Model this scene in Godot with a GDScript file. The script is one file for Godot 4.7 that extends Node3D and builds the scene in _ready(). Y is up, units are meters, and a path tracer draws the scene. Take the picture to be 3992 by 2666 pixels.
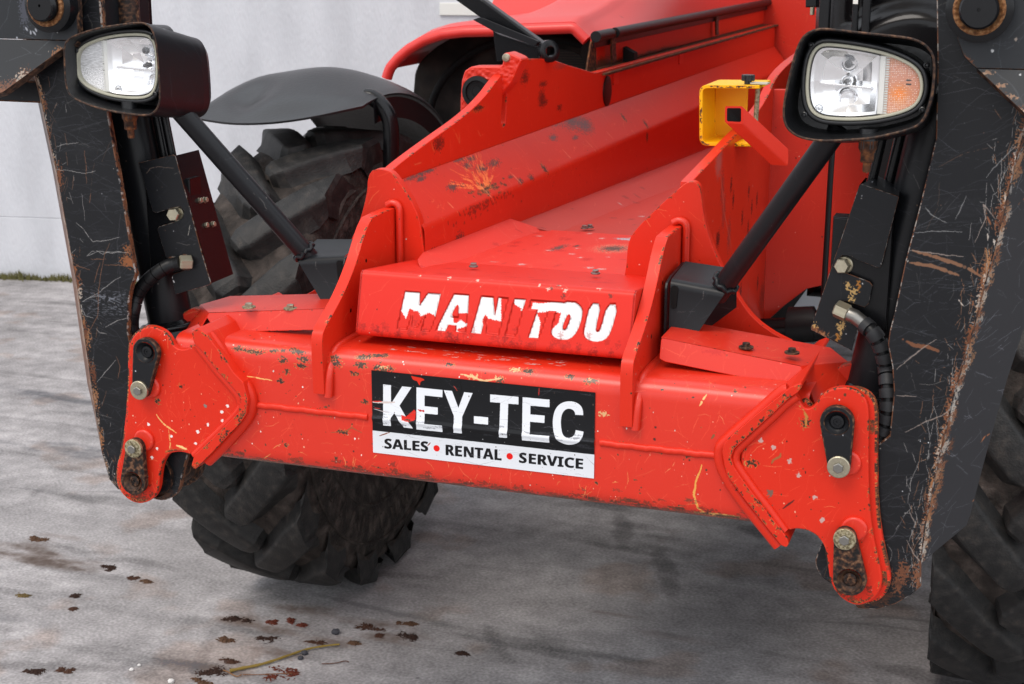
extends Node3D
# Front of a red telehandler with raised black stabiliser legs on a concrete yard.
# Metres, y up, z towards the viewer; the origin is on the ground under the front cross beam.

var rng := RandomNumberGenerator.new()
var nz := FastNoiseLite.new()
var M := {}
var T: Node3D
var ZF := Transform3D(Basis.IDENTITY, Vector3.ZERO)

class MB:
	var v := PackedVector3Array()
	var n := PackedVector3Array()
	var u := PackedVector2Array()
	func tri(a: Vector3, b: Vector3, c: Vector3, na: Vector3, nb: Vector3, nc: Vector3, ua: Vector2, ub: Vector2, uc: Vector2):
		var g := (b - a).cross(c - a)
		if g.length_squared() < 1e-18: return
		if g.dot(na + nb + nc) > 0.0:
			v.append(a); v.append(c); v.append(b); n.append(na); n.append(nc); n.append(nb); u.append(ua); u.append(uc); u.append(ub)
		else:
			v.append(a); v.append(b); v.append(c); n.append(na); n.append(nb); n.append(nc); u.append(ua); u.append(ub); u.append(uc)
	func quad(a: Vector3, b: Vector3, c: Vector3, d: Vector3, na: Vector3, nb: Vector3, nc: Vector3, nd: Vector3, ua: Vector2, ub: Vector2, uc: Vector2, ud: Vector2):
		tri(a, b, c, na, nb, nc, ua, ub, uc)
		tri(a, c, d, na, nc, nd, ua, uc, ud)
	func flat(a: Vector3, b: Vector3, c: Vector3, d: Vector3, nn: Vector3):
		quad(a, b, c, d, nn, nn, nn, nn, Vector2(a.x, -a.y), Vector2(b.x, -b.y), Vector2(c.x, -c.y), Vector2(d.x, -d.y))
	func commit(m: ArrayMesh, mat: Material) -> ArrayMesh:
		if v.size() == 0: return m
		var arr := []
		arr.resize(Mesh.ARRAY_MAX)
		arr[Mesh.ARRAY_VERTEX] = v; arr[Mesh.ARRAY_NORMAL] = n; arr[Mesh.ARRAY_TEX_UV] = u
		m.add_surface_from_arrays(Mesh.PRIMITIVE_TRIANGLES, arr)
		m.surface_set_material(m.get_surface_count() - 1, mat)
		return m

# ---- a picture of a painted surface: paint, chips, scratches, specks, in the surface's own metres
class Tx:
	var im: Image
	var r: Rect2
	var k: float
	var g := RandomNumberGenerator.new()
	var f := FastNoiseLite.new()
	func _init(rect: Rect2, ppm: float, c: Color, sd: int):
		r = rect; k = ppm; g.seed = sd; f.seed = sd; f.frequency = 0.08; f.fractal_octaves = 3
		im = Image.create(maxi(8, int(r.size.x * k)), maxi(8, int(r.size.y * k)), false, Image.FORMAT_RGB8)
		im.fill(c)
	func px(p: Vector2) -> Vector2: return Vector2((p.x - r.position.x) * k, (r.end.y - p.y) * k)
	func mix(x: int, y: int, c: Color, a: float):
		if x < 0 or y < 0 or x >= im.get_width() or y >= im.get_height() or a <= 0.0: return
		im.set_pixel(x, y, im.get_pixel(x, y).lerp(c, minf(a, 1.0)))
	func mottle(freq: float, amp: float, c: Color, stretch := 1.0):
		var w := im.get_width(); var h := im.get_height()
		for y in h:
			for x in w:
				var q := f.get_noise_2d(x * freq * 1000.0 / k, y * freq * stretch * 1000.0 / k)
				if q > 0.0: im.set_pixel(x, y, im.get_pixel(x, y).lerp(c, minf(q * amp * 2.0, 1.0)))
	func blob(p: Vector2, rx: float, ry: float, c: Color, rough := 0.8, a := 1.0, fr := 1.0):
		var o := px(p); var ax := rx * k; var ay := ry * k
		for y in range(int(o.y - ay * 1.7) - 1, int(o.y + ay * 1.7) + 2):
			for x in range(int(o.x - ax * 1.7) - 1, int(o.x + ax * 1.7) + 2):
				var d := Vector2((x + 0.5 - o.x) / ax, (y + 0.5 - o.y) / ay).length()
				var e := 1.0 - d + rough * f.get_noise_2d(x * 2.2 * fr * 1000.0 / k + p.x * 777.0, y * 2.2 * fr * 1000.0 / k)
				if e > 0.0: mix(x, y, c, minf(e * minf(ax, ay) * 1.2 + 0.25, 1.0) * a)
	func stain(p: Vector2, rx: float, ry: float, c: Color, al: float):
		var o := px(p); var ax := rx * k; var ay := ry * k
		for y in range(int(o.y - ay * 1.5) - 1, int(o.y + ay * 1.5) + 2):
			for x in range(int(o.x - ax * 1.5) - 1, int(o.x + ax * 1.5) + 2):
				var d := Vector2((x + 0.5 - o.x) / ax, (y + 0.5 - o.y) / ay).length()
				var e := 1.1 - d + 0.7 * f.get_noise_2d(x * 0.5, y * 1.5)
				if e > 0.0: mix(x, y, c, smoothstep(0.0, 1.2, e) * al * (0.75 + 0.5 * f.get_noise_2d(x * 4.0 + 500.0, y * 4.0)))
	func chip(p: Vector2, rx: float, ry: float, core := Color(0.2, 0.13, 0.11)):
		blob(p, rx * 0.92, ry * 0.92, Color(0.82, 0.52, 0.28).lerp(Color(0.66, 0.32, 0.15), g.randf()), 1.6)
		blob(p + Vector2(g.randf_range(-0.15, 0.15) * rx, g.randf_range(-0.1, 0.2) * ry), rx * 0.75, ry * 0.75, core.lerp(Color(0.36, 0.22, 0.13), g.randf() * 0.5), 1.7)
	func line(pts: Array, w: float, c: Color, a := 0.8, gap := 0.25):
		for i in pts.size() - 1:
			var p0 := px(pts[i]); var p1 := px(pts[i + 1])
			var s := int(p0.distance_to(p1) * 1.6) + 1
			for j in s:
				var q := p0.lerp(p1, float(j) / s)
				q += Vector2(f.get_noise_2d(q.x * 0.8, q.y * 0.8 + 90.0), f.get_noise_2d(q.x * 0.8 + 50.0, q.y * 0.8)) * 1.0
				var t := f.get_noise_2d(q.x * 1.1 + 300.0, q.y * 1.1)
				if t < 0.15 - gap * 0.9: continue
				var along := (i + float(j) / s) / (pts.size() - 1.0)
				var ww := w * k * (0.35 + 0.9 * absf(t) + 0.55 * sin(PI * along))
				var n := int(ceil(ww))
				for y in range(-n, n + 1):
					for x in range(-n, n + 1):
						var e := ww * 0.5 + 0.5 - Vector2(x, y).length()
						if e > 0.0: mix(int(q.x) + x, int(q.y) + y, c, minf(e, 1.0) * a)
	func scratches(n: int, lmin: float, lmax: float, ang: float, spread: float, c: Color, a := 0.5, w := 0.0006, inside := PackedVector2Array()):
		for i in n:
			var p := Vector2(g.randf_range(r.position.x, r.end.x), g.randf_range(r.position.y, r.end.y))
			if inside.size() > 2 and not Geometry2D.is_point_in_polygon(p, inside): continue
			var t := ang + g.randfn(0.0, spread); var l := g.randf_range(lmin, lmax)
			var d := Vector2(cos(t), sin(t)) * l
			var b := Vector2(-d.y, d.x) * g.randf_range(-0.15, 0.15)
			line([p, p + d * 0.5 + b, p + d], w * g.randf_range(0.6, 1.6), c, a * g.randf_range(0.3, 1.0), g.randf_range(0.3, 0.8))
	func specks(n: int, rmin: float, rmax: float, cols: Array):
		for i in n:
			var p := Vector2(g.randf_range(r.position.x, r.end.x), g.randf_range(r.position.y, r.end.y))
			var s := g.randf_range(rmin, rmax) * (0.4 + 0.6 * g.randf())
			blob(p, s, s * g.randf_range(0.7, 1.6), cols[g.randi() % cols.size()], 0.7)
	func edge_chips(o: Array, closed: bool, per_m: float, smin: float, smax: float, inset := 0.0):
		var c := o.size()
		for i in (c if closed else c - 1):
			var a: Vector2 = o[i]; var b: Vector2 = o[(i + 1) % c]
			var l := a.distance_to(b); var d := (b - a) / maxf(l, 1e-6)
			var m := int(l * per_m + g.randf())
			for j in m:
				var p := a + d * g.randf() * l
				if f.get_noise_2d(p.x * 180.0, p.y * 180.0) < -0.02: continue
				var s := g.randf_range(smin, smax)
				var q := p + Vector2(-d.y, d.x) * inset
				if absf(d.x) > absf(d.y): chip(q, s * g.randf_range(1.0, 2.6), s)
				else: chip(q, s, s * g.randf_range(1.0, 2.6))
	func poly(o: Array, c: Color, a := 1.0, wob := 0.0):
		var pp := PackedVector2Array()
		for p in o: pp.append(px(p))
		var bb := Rect2(pp[0], Vector2.ZERO)
		for p in pp: bb = bb.expand(p)
		for y in range(int(bb.position.y) - 1, int(bb.end.y) + 2):
			for x in range(int(bb.position.x) - 1, int(bb.end.x) + 2):
				var n := 0
				for s in 4:
					var q := Vector2(x + 0.25 + 0.5 * (s % 2), y + 0.25 + 0.5 * (s / 2))
					if wob > 0.0: q += Vector2(f.get_noise_2d(q.x * 3.0, q.y * 3.0), f.get_noise_2d(q.x * 3.0 + 70.0, q.y * 3.0)) * wob * k
					if Geometry2D.is_point_in_polygon(q, pp): n += 1
				if n: mix(x, y, c, a * n / 4.0)
	func tex() -> ImageTexture:
		im.generate_mipmaps()
		return ImageTexture.create_from_image(im)

func mat(c: Color, rough: float, metal := 0.0, tex: Texture2D = null, spec := 0.36) -> StandardMaterial3D:
	var m := StandardMaterial3D.new()
	m.albedo_color = c; m.roughness = rough; m.metallic = metal; m.metallic_specular = spec
	if tex: m.albedo_texture = tex; m.albedo_color = Color.WHITE
	return m

func noise_tex(sd: int, freq: float, size := 512, normal := false, strength := 4.0, ramp: Gradient = null, oct := 5) -> NoiseTexture2D:
	var n := FastNoiseLite.new(); n.seed = sd; n.frequency = freq; n.fractal_octaves = oct
	var t := NoiseTexture2D.new(); t.width = size; t.height = size; t.noise = n; t.seamless = true
	if normal: t.as_normal_map = true; t.bump_strength = strength
	if ramp: t.color_ramp = ramp
	return t

func ramp(cols: Array, offs: Array) -> Gradient:
	var gr := Gradient.new()
	gr.offsets = PackedFloat32Array(offs); gr.colors = PackedColorArray(cols)
	return gr

func tri_mat(m: StandardMaterial3D, sc: float) -> StandardMaterial3D:
	m.uv1_triplanar = true; m.uv1_world_triplanar = true; m.uv1_scale = Vector3.ONE * sc
	return m

func bump(m: StandardMaterial3D, t: Texture2D, s := 1.0) -> StandardMaterial3D:
	m.normal_enabled = true; m.normal_texture = t; m.normal_scale = s
	return m

# ---- outlines
func ccw(o: Array) -> PackedVector2Array:
	var p := PackedVector2Array(o)
	var s := 0.0
	for i in p.size(): s += p[i].cross(p[(i + 1) % p.size()])
	if s < 0.0: p.reverse()
	return p
func mir(o: Array) -> Array:
	var q := []
	for p in o: q.append(Vector2(-p.x, p.y))
	return q
func moved(o: Array, d: Vector2) -> Array:
	var q := []
	for p in o: q.append(p + d)
	return q
func chaikin(o: Array, closed := true, times := 2) -> Array:
	var a := o
	for t in times:
		var b := []
		var c := a.size()
		if not closed: b.append(a[0])
		for i in (c if closed else c - 1):
			var p: Vector2 = a[i]; var q: Vector2 = a[(i + 1) % c]
			b.append(p.lerp(q, 0.25)); b.append(p.lerp(q, 0.75))
		if not closed: b.append(a[c - 1])
		a = b
	return a
func fillet(o: Array, r: float, closed := true, seg := 5) -> Array:
	var out := []
	var c := o.size()
	for i in c:
		if not closed and (i == 0 or i == c - 1): out.append(o[i]); continue
		var p: Vector2 = o[i]; var a: Vector2 = o[(i + c - 1) % c]; var b: Vector2 = o[(i + 1) % c]
		var u := (a - p).normalized(); var w := (b - p).normalized()
		var half := acos(clampf(u.dot(w), -1, 1)) / 2.0
		if half > 1.5: out.append(p); continue
		var d := minf(r / tan(half), minf(a.distance_to(p), b.distance_to(p)) * 0.48)
		var s := p + u * d; var e := p + w * d
		for j in seg + 1:
			var t := float(j) / seg
			out.append(s.lerp(p, t).lerp(p.lerp(e, t), t))
	return out
func circle(c: Vector2, r: float, n := 24) -> Array:
	var o := []
	for i in n: o.append(c + Vector2.from_angle(TAU * i / n) * r)
	return o
func rect(x0: float, y0: float, x1: float, y1: float) -> Array:
	return [Vector2(x0, y0), Vector2(x1, y0), Vector2(x1, y1), Vector2(x0, y1)]
func hull(a: Array) -> Array:
	var h := Array(Geometry2D.convex_hull(PackedVector2Array(a)))
	h.pop_back()
	return h
func thick(line: Array, t: float) -> Array:      # a bent sheet seen end on
	var l := []; var rr := []
	for i in line.size():
		var p: Vector2 = line[i]
		var d0: Vector2 = (p - line[i - 1]).normalized() if i > 0 else (line[1] - p).normalized()
		var d1: Vector2 = (line[i + 1] - p).normalized() if i < line.size() - 1 else d0
		var m := (d0 + d1).normalized(); var nn := Vector2(-m.y, m.x) / maxf(0.5, m.dot(d0))
		l.append(p + nn * t / 2.0); rr.push_front(p - nn * t / 2.0)
	return l + rr
func XF(x: float, s := 1.0) -> Transform3D: return Transform3D(Basis(Vector3(0, 0, 1), Vector3(0, 1, 0), Vector3(s, 0, 0)), Vector3(x, 0, 0))
func YF(y: float, s := 1.0) -> Transform3D: return Transform3D(Basis(Vector3(1, 0, 0), Vector3(0, 0, 1), Vector3(0, s, 0)), Vector3(0, y, 0))
func ZAT(z: float, s := 1.0) -> Transform3D: return Transform3D(Basis(Vector3(1, 0, 0), Vector3(0, 1, 0), Vector3(0, 0, s)), Vector3(0, 0, z))

func tri_big(p: PackedVector2Array) -> PackedInt32Array:
	var q := PackedVector2Array()
	for v in p: q.append(v * 4000.0)
	return Geometry2D.triangulate_polygon(q)

# ---- solids
func plate(o0: Array, xf: Transform3D, t: float, face_mat: Material, edge_mat: Material, r := 0.0015, seg := 2, holes := [], uvr := Rect2(), soft := 0.8, edge_uv := Rect2()) -> ArrayMesh:
	var o := ccw(o0)
	var loops := [o]
	for h in holes:
		var hh := ccw(h); hh.reverse(); loops.append(hh)
	var face := MB.new(); var edge := MB.new()
	var top := []
	for o_ in loops:
		var c: int = o_.size()
		var nn := []; var mt := []; var sharp := []
		for i in c:
			var a: Vector2 = o_[(i + c - 1) % c]; var p: Vector2 = o_[i]; var b: Vector2 = o_[(i + 1) % c]
			var e0 := (p - a).normalized(); var e1 := (b - p).normalized()
			var n0 := Vector2(e0.y, -e0.x); var n1 := Vector2(e1.y, -e1.x)
			nn.append([n0, n1]); mt.append((n0 + n1) / maxf(0.35, 1.0 + n0.dot(n1))); sharp.append(n0.dot(n1) < soft)
		var rings := []
		for k in seg + 1:
			var a := PI / 2.0 * k / seg
			rings.append([r * (1.0 - sin(a)), r * (1.0 - cos(a)), cos(a), sin(a)])
		rings.append([0.0, t, 0.0, 1.0])
		var first := PackedVector2Array()
		for i in c: first.append(o_[i] - mt[i] * r)
		top.append(first)
		var per := 0.0
		for i in c:
			var j := (i + 1) % c
			var l: float = o_[i].distance_to(o_[j])
			var ni: Vector2 = nn[i][1] if sharp[i] else mt[i].normalized()
			var nj: Vector2 = nn[j][0] if sharp[j] else mt[j].normalized()
			for k in rings.size() - 1:
				var A: Array = rings[k]; var B: Array = rings[k + 1]
				var pa: Vector2 = o_[i] - mt[i] * A[0]; var pb: Vector2 = o_[j] - mt[j] * A[0]
				var pc: Vector2 = o_[j] - mt[j] * B[0]; var pd: Vector2 = o_[i] - mt[i] * B[0]
				var n_a := (xf.basis * Vector3(ni.x * A[3], ni.y * A[3], A[2])).normalized(); var n_b := (xf.basis * Vector3(nj.x * A[3], nj.y * A[3], A[2])).normalized()
				var n_c := (xf.basis * Vector3(nj.x * B[3], nj.y * B[3], B[2])).normalized(); var n_d := (xf.basis * Vector3(ni.x * B[3], ni.y * B[3], B[2])).normalized()
				edge.quad(xf * Vector3(pa.x, pa.y, -A[1]), xf * Vector3(pb.x, pb.y, -A[1]), xf * Vector3(pc.x, pc.y, -B[1]), xf * Vector3(pd.x, pd.y, -B[1]), n_a, n_b, n_c, n_d,
					Vector2(per, A[1]), Vector2(per + l, A[1]), Vector2(per + l, B[1]), Vector2(per, B[1]))
			per += l
	var merged: PackedVector2Array = top[0].duplicate()
	for q in range(1, top.size()):
		var h: PackedVector2Array = top[q]
		var bi := 0; var bj := 0; var bd := 1e9
		for i in merged.size():
			for j in h.size():
				var d := merged[i].distance_squared_to(h[j])
				if d < bd: bd = d; bi = i; bj = j
		var dir := (h[bj] - merged[bi]).normalized(); var off := Vector2(dir.y, -dir.x) * 2e-5
		var m2 := PackedVector2Array()
		for i in range(0, bi + 1): m2.append(merged[i])
		for j in h.size(): m2.append(h[(bj + j) % h.size()])
		m2.append(h[bj] + off); m2.append(merged[bi] + off)
		for i in range(bi + 1, merged.size()): m2.append(merged[i])
		merged = m2
	var idx := tri_big(merged)
	if idx.is_empty(): print("untriangulated outline of ", merged.size(), " ", merged[0], " ", merged[1])
	for s in 2:
		var zz := 0.0 if s == 0 else -t
		var fn := (xf.basis * Vector3(0, 0, 1.0 if s == 0 else -1.0)).normalized()
		for i in range(0, idx.size(), 3):
			var P := []; var U := []
			for k in 3:
				var p := merged[idx[i + k]]
				P.append(xf * Vector3(p.x, p.y, zz))
				U.append(Vector2((p.x - uvr.position.x) / uvr.size.x, (uvr.end.y - p.y) / uvr.size.y) if uvr.size.x > 0.0 else Vector2(p.x, -p.y))
			(face if s == 0 else edge).tri(P[0], P[1], P[2], fn, fn, fn, U[0], U[1], U[2])
	var m := ArrayMesh.new()
	face.commit(m, face_mat); edge.commit(m, edge_mat)
	return m

# a profile drawn out along an axis: pts in (a, b), xf maps (a, b, along)
func drawn(pts: Array, xf: Transform3D, l0: float, l1: float, m: Material, v0 := 0.0, uvr := Rect2(), closed := false, caps := false, soft := 0.8, mesh: ArrayMesh = null, side := 1.0, steps := 1) -> ArrayMesh:
	var b := MB.new()
	var c := pts.size()
	var segs := c if closed else c - 1
	var ns := []
	for i in segs:
		var d: Vector2 = (pts[(i + 1) % c] - pts[i]).normalized()
		ns.append(Vector2(d.y, -d.x) * side)
	var per := v0
	for i in segs:
		var j := (i + 1) % c
		var l: float = pts[i].distance_to(pts[j])
		var n0: Vector2 = ns[i]; var n1: Vector2 = ns[i]
		if (i > 0 or closed) and ns[(i + segs - 1) % segs].dot(ns[i]) > soft: n0 = (ns[i] + ns[(i + segs - 1) % segs]).normalized()
		if (i < segs - 1 or closed) and ns[(i + 1) % segs].dot(ns[i]) > soft: n1 = (ns[i] + ns[(i + 1) % segs]).normalized()
		var a3 := (xf.basis * Vector3(n0.x, n0.y, 0)).normalized(); var b3 := (xf.basis * Vector3(n1.x, n1.y, 0)).normalized()
		var U := []
		for q in [Vector2(l0, per), Vector2(l1, per), Vector2(l1, per + l), Vector2(l0, per + l)]:
			U.append(Vector2((q.x - uvr.position.x) / uvr.size.x, (uvr.end.y - q.y) / uvr.size.y) if uvr.size.x > 0.0 else Vector2(q.x, -q.y))
		b.quad(xf * Vector3(pts[i].x, pts[i].y, l0), xf * Vector3(pts[i].x, pts[i].y, l1), xf * Vector3(pts[j].x, pts[j].y, l1), xf * Vector3(pts[j].x, pts[j].y, l0), a3, a3, b3, b3, U[0], U[1], U[2], U[3])
		per += l
	if caps:
		var idx := tri_big(PackedVector2Array(pts))
		for s in [[l0, -1.0], [l1, 1.0]]:
			var fn := (xf.basis * Vector3(0, 0, s[1])).normalized() * (1.0 if l1 > l0 else -1.0)
			for i in range(0, idx.size(), 3):
				var p: Vector2 = pts[idx[i]]; var q: Vector2 = pts[idx[i + 1]]; var w: Vector2 = pts[idx[i + 2]]
				b.tri(xf * Vector3(p.x, p.y, s[0]), xf * Vector3(q.x, q.y, s[0]), xf * Vector3(w.x, w.y, s[0]), fn, fn, fn, p, q, w)
	if mesh == null: mesh = ArrayMesh.new()
	return b.commit(mesh, m)
var XAX := Transform3D(Basis(Vector3(0, 0, 1), Vector3(0, 1, 0), Vector3(1, 0, 0)), Vector3.ZERO)   # (z, y) drawn out along x
var ZAX := Transform3D(Basis.IDENTITY, Vector3.ZERO)                                                # (x, y) drawn out along z

func spline(p: Array, n := 8) -> Array:
	var o := []
	for i in p.size() - 1:
		var a: Vector3 = p[maxi(i - 1, 0)]; var b: Vector3 = p[i]; var c: Vector3 = p[i + 1]; var d: Vector3 = p[mini(i + 2, p.size() - 1)]
		for j in n: o.append(b.cubic_interpolate(c, a, d, float(j) / n))
	o.append(p[p.size() - 1])
	return o

func tube(p: Array, rad, m: Material, sides := 20, caps := true, mesh: ArrayMesh = null) -> ArrayMesh:
	var b := MB.new()
	var up := Vector3.UP
	var rings := []; var per := 0.0
	for i in p.size():
		var d: Vector3 = (p[mini(i + 1, p.size() - 1)] - p[maxi(i - 1, 0)]).normalized()
		if i == 0 and absf(d.y) > 0.9: up = Vector3.RIGHT
		var x := up.cross(d).normalized(); var y := d.cross(x).normalized(); up = y
		var r: float = rad[i] if rad is Array else rad
		if i > 0: per += p[i].distance_to(p[i - 1])
		var ring := []
		for j in sides + 1:
			var t := TAU * j / sides; var n := x * cos(t) + y * sin(t)
			ring.append([p[i] + n * r, n, Vector2(j * TAU * r / sides, per)])
		rings.append(ring)
	for i in p.size() - 1:
		for j in sides:
			var A: Array = rings[i][j]; var B: Array = rings[i][j + 1]; var C: Array = rings[i + 1][j + 1]; var D: Array = rings[i + 1][j]
			b.quad(A[0], B[0], C[0], D[0], A[1], B[1], C[1], D[1], A[2], B[2], C[2], D[2])
	if caps:
		for e in [0, p.size() - 1]:
			var n: Vector3 = ((p[1] - p[0]) * -1.0 if e == 0 else p[e] - p[e - 1]).normalized()
			for j in sides:
				b.tri(p[e], rings[e][j][0], rings[e][j + 1][0], n, n, n, Vector2.ZERO, Vector2(0.01, 0), Vector2(0, 0.01))
	if mesh == null: mesh = ArrayMesh.new()
	return b.commit(mesh, m)

# (radius, height) turned about the z axis of xf
func lathe(pr: Array, xf: Transform3D, m: Material, sides := 28, soft := 0.75, mesh: ArrayMesh = null, hexed := false) -> ArrayMesh:
	var b := MB.new()
	var ns := []
	for i in pr.size() - 1:
		var d: Vector2 = (pr[i + 1] - pr[i]).normalized()
		ns.append(Vector2(d.y, -d.x))
	for i in ns.size():
		var n0: Vector2 = ns[i]; var n1: Vector2 = ns[i]
		if i > 0 and ns[i - 1].dot(n0) > soft: n0 = (ns[i - 1] + ns[i]).normalized()
		if i < ns.size() - 1 and ns[i + 1].dot(n1) > soft: n1 = (ns[i + 1] + ns[i]).normalized()
		for j in sides:
			var t0 := TAU * j / sides; var t1 := TAU * (j + 1) / sides; var tm := (t0 + t1) / 2.0
			var P := []; var N := []; var U := []
			for q in [[pr[i], t0, n0], [pr[i], t1, n0], [pr[i + 1], t1, n1], [pr[i + 1], t0, n1]]:
				P.append(xf * Vector3(q[0].x * cos(q[1]), q[0].x * sin(q[1]), q[0].y))
				var tt: float = tm if hexed else q[1]
				N.append((xf.basis * Vector3(q[2].x * cos(tt), q[2].x * sin(tt), q[2].y)).normalized())
				U.append(Vector2(q[1] * 0.1, q[0].x + q[0].y))
			b.quad(P[0], P[1], P[2], P[3], N[0], N[1], N[2], N[3], U[0], U[1], U[2], U[3])
	if mesh == null: mesh = ArrayMesh.new()
	return b.commit(mesh, m)
func aim(at: Vector3, dir: Vector3, roll := 0.0) -> Transform3D:
	var z := dir.normalized(); var x := (Vector3.UP if absf(z.y) < 0.95 else Vector3.RIGHT).cross(z).normalized()
	return Transform3D(Basis(x, z.cross(x), z).rotated(z, roll), at)
func bolt_mesh(at: Vector3, dir: Vector3, r: float, h: float, wr: float, wh: float, m: Material, wm: Material, roll := 0.3) -> ArrayMesh:
	var xf := aim(at, dir, roll)
	var me := lathe([Vector2(wr, -0.001), Vector2(wr, wh * 0.8), Vector2(wr - wh * 0.3, wh), Vector2(0.0, wh)], xf, wm, 28, 0.9)
	return lathe([Vector2(r, wh), Vector2(r, wh + h * 0.85), Vector2(r * 0.86, wh + h), Vector2(0, wh + h)], xf, m, 6, 0.95, me, true)

func shell(f: Callable, nu: int, nv: int, m: Material, t := 0.0, us := 1.0, vs := 1.0, back: Material = null) -> ArrayMesh:
	var P := []; var N := []
	for i in nu + 1:
		var row := []
		for j in nv + 1: row.append(f.call(float(i) / nu, float(j) / nv))
		P.append(row)
	for i in nu + 1:
		var row := []
		for j in nv + 1:
			var a: Vector3 = P[mini(i + 1, nu)][j] - P[maxi(i - 1, 0)][j]; var b: Vector3 = P[i][mini(j + 1, nv)] - P[i][maxi(j - 1, 0)]
			row.append(a.cross(b).normalized())
		N.append(row)
	var mesh := ArrayMesh.new()
	for s in (2 if t > 0.0 else 1):
		var b := MB.new()
		for i in nu:
			for j in nv:
				var q := []
				for e in [[i, j], [i + 1, j], [i + 1, j + 1], [i, j + 1]]:
					var n: Vector3 = N[e[0]][e[1]] * (1.0 if s == 0 else -1.0)
					var p: Vector3 = P[e[0]][e[1]]
					if s == 1: p += n * t
					q.append([p, n, Vector2(us * e[0] / nu, vs * e[1] / nv)])
				b.quad(q[0][0], q[1][0], q[2][0], q[3][0], q[0][1], q[1][1], q[2][1], q[3][1], q[0][2], q[1][2], q[2][2], q[3][2])
		if t > 0.0 and s == 0:
			var rim := []
			for i in nu: rim.append([i, 0, i + 1, 0]); rim.append([i, nv, i + 1, nv])
			for j in nv: rim.append([0, j, 0, j + 1]); rim.append([nu, j, nu, j + 1])
			for e in rim:
				var p: Vector3 = P[e[0]][e[1]]; var q: Vector3 = P[e[2]][e[3]]; var n0: Vector3 = N[e[0]][e[1]]; var n1: Vector3 = N[e[2]][e[3]]
				var out := (q - p).cross(n0).normalized()
				b.quad(p, q, q - n1 * t, p - n0 * t, out, out, out, out, Vector2.ZERO, Vector2(0.01, 0), Vector2(0.01, 0.01), Vector2(0, 0.01))
		b.commit(mesh, m if s == 0 or back == null else back)
	return mesh

func loft(rings: Array, m: Material, closed := true, mesh: ArrayMesh = null, soft := true) -> ArrayMesh:
	var b := MB.new()
	var c: int = rings[0].size()
	var cen := Vector3.ZERO
	for r in rings:
		for p in r: cen += p / float(c * rings.size())
	for i in rings.size() - 1:
		var per := 0.0
		for j in (c if closed else c - 1):
			var k := (j + 1) % c
			var A: Vector3 = rings[i][j]; var B: Vector3 = rings[i][k]; var C: Vector3 = rings[i + 1][k]; var D: Vector3 = rings[i + 1][j]
			var n := (C - A).cross(D - B).normalized()
			if n.dot((A + C) / 2.0 - cen) < 0.0: n = -n
			var N := [n, n]
			if soft:
				var ap: Vector3 = rings[i][(j + c - 1) % c]; var dp: Vector3 = rings[i + 1][(j + c - 1) % c]
				var bn: Vector3 = rings[i][(k + 1) % c]; var cn: Vector3 = rings[i + 1][(k + 1) % c]
				var n0 := (D - ap).cross(dp - A).normalized(); var n1 := (cn - B).cross(C - bn).normalized()
				if n0.dot(n) < 0.0: n0 = -n0
				if n1.dot(n) < 0.0: n1 = -n1
				if n0.dot(n) > 0.7: N[0] = (n + n0).normalized()
				if n1.dot(n) > 0.7: N[1] = (n + n1).normalized()
			var l := A.distance_to(B)
			b.quad(A, B, C, D, N[0], N[1], N[1], N[0], Vector2(per, i * 0.1), Vector2(per + l, i * 0.1), Vector2(per + l, i * 0.1 + 0.1), Vector2(per, i * 0.1 + 0.1))
			per += l
	if mesh == null: mesh = ArrayMesh.new()
	return b.commit(mesh, m)

func add(called: String, mesh: Mesh, parent: Node, label := "", stuff := false) -> MeshInstance3D:
	var o := MeshInstance3D.new()
	o.mesh = mesh
	var nm := called; var i := 0
	while parent.has_node(NodePath(nm)):
		i += 1; nm = "%s_%03d" % [called, i]
	o.name = nm
	parent.add_child(o, true)
	if label: o.set_meta("label", label)
	if stuff: o.set_meta("kind", "stuff")
	return o
func tag(o: Node, label: String, category: String, group := ""):
	o.set_meta("label", label); o.set_meta("category", category)
	if group: o.set_meta("group", group)

const RED := Color(0.80, 0.165, 0.085)
const BLK := Color(0.088, 0.091, 0.102)
const RUST := Color(0.40, 0.235, 0.15)
const WSP := [Color(0.9, 0.88, 0.86), Color(0.75, 0.72, 0.7), Color(0.85, 0.6, 0.5)]

func red_tx(rc: Rect2, ppm: float, sd: int, density := 1.0) -> Tx:
	var t := Tx.new(rc, ppm, RED, sd)
	var area := rc.size.x * rc.size.y
	t.mottle(0.004, 0.12, Color(0.76, 0.115, 0.07))
	t.mottle(0.0011, 0.28, Color(0.84, 0.235, 0.165), 0.5)
	t.scratches(int(500 * area * density), 0.01, 0.06, 1.5, 0.25, Color(0.88, 0.34, 0.26), 0.35, 0.0006)
	t.scratches(int(450 * area * density), 0.01, 0.05, 0.9, 0.9, Color(0.93, 0.42, 0.30), 0.5, 0.0007)
	t.scratches(int(150 * area * density), 0.01, 0.04, -0.6, 0.9, Color(0.9, 0.62, 0.42), 0.5, 0.0007)
	t.specks(int(500 * area * density), 0.0007, 0.0018, WSP)
	t.specks(int(350 * area * density), 0.0008, 0.0022, [Color(0.3, 0.12, 0.09), Color(0.35, 0.2, 0.12)])
	return t

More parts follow.
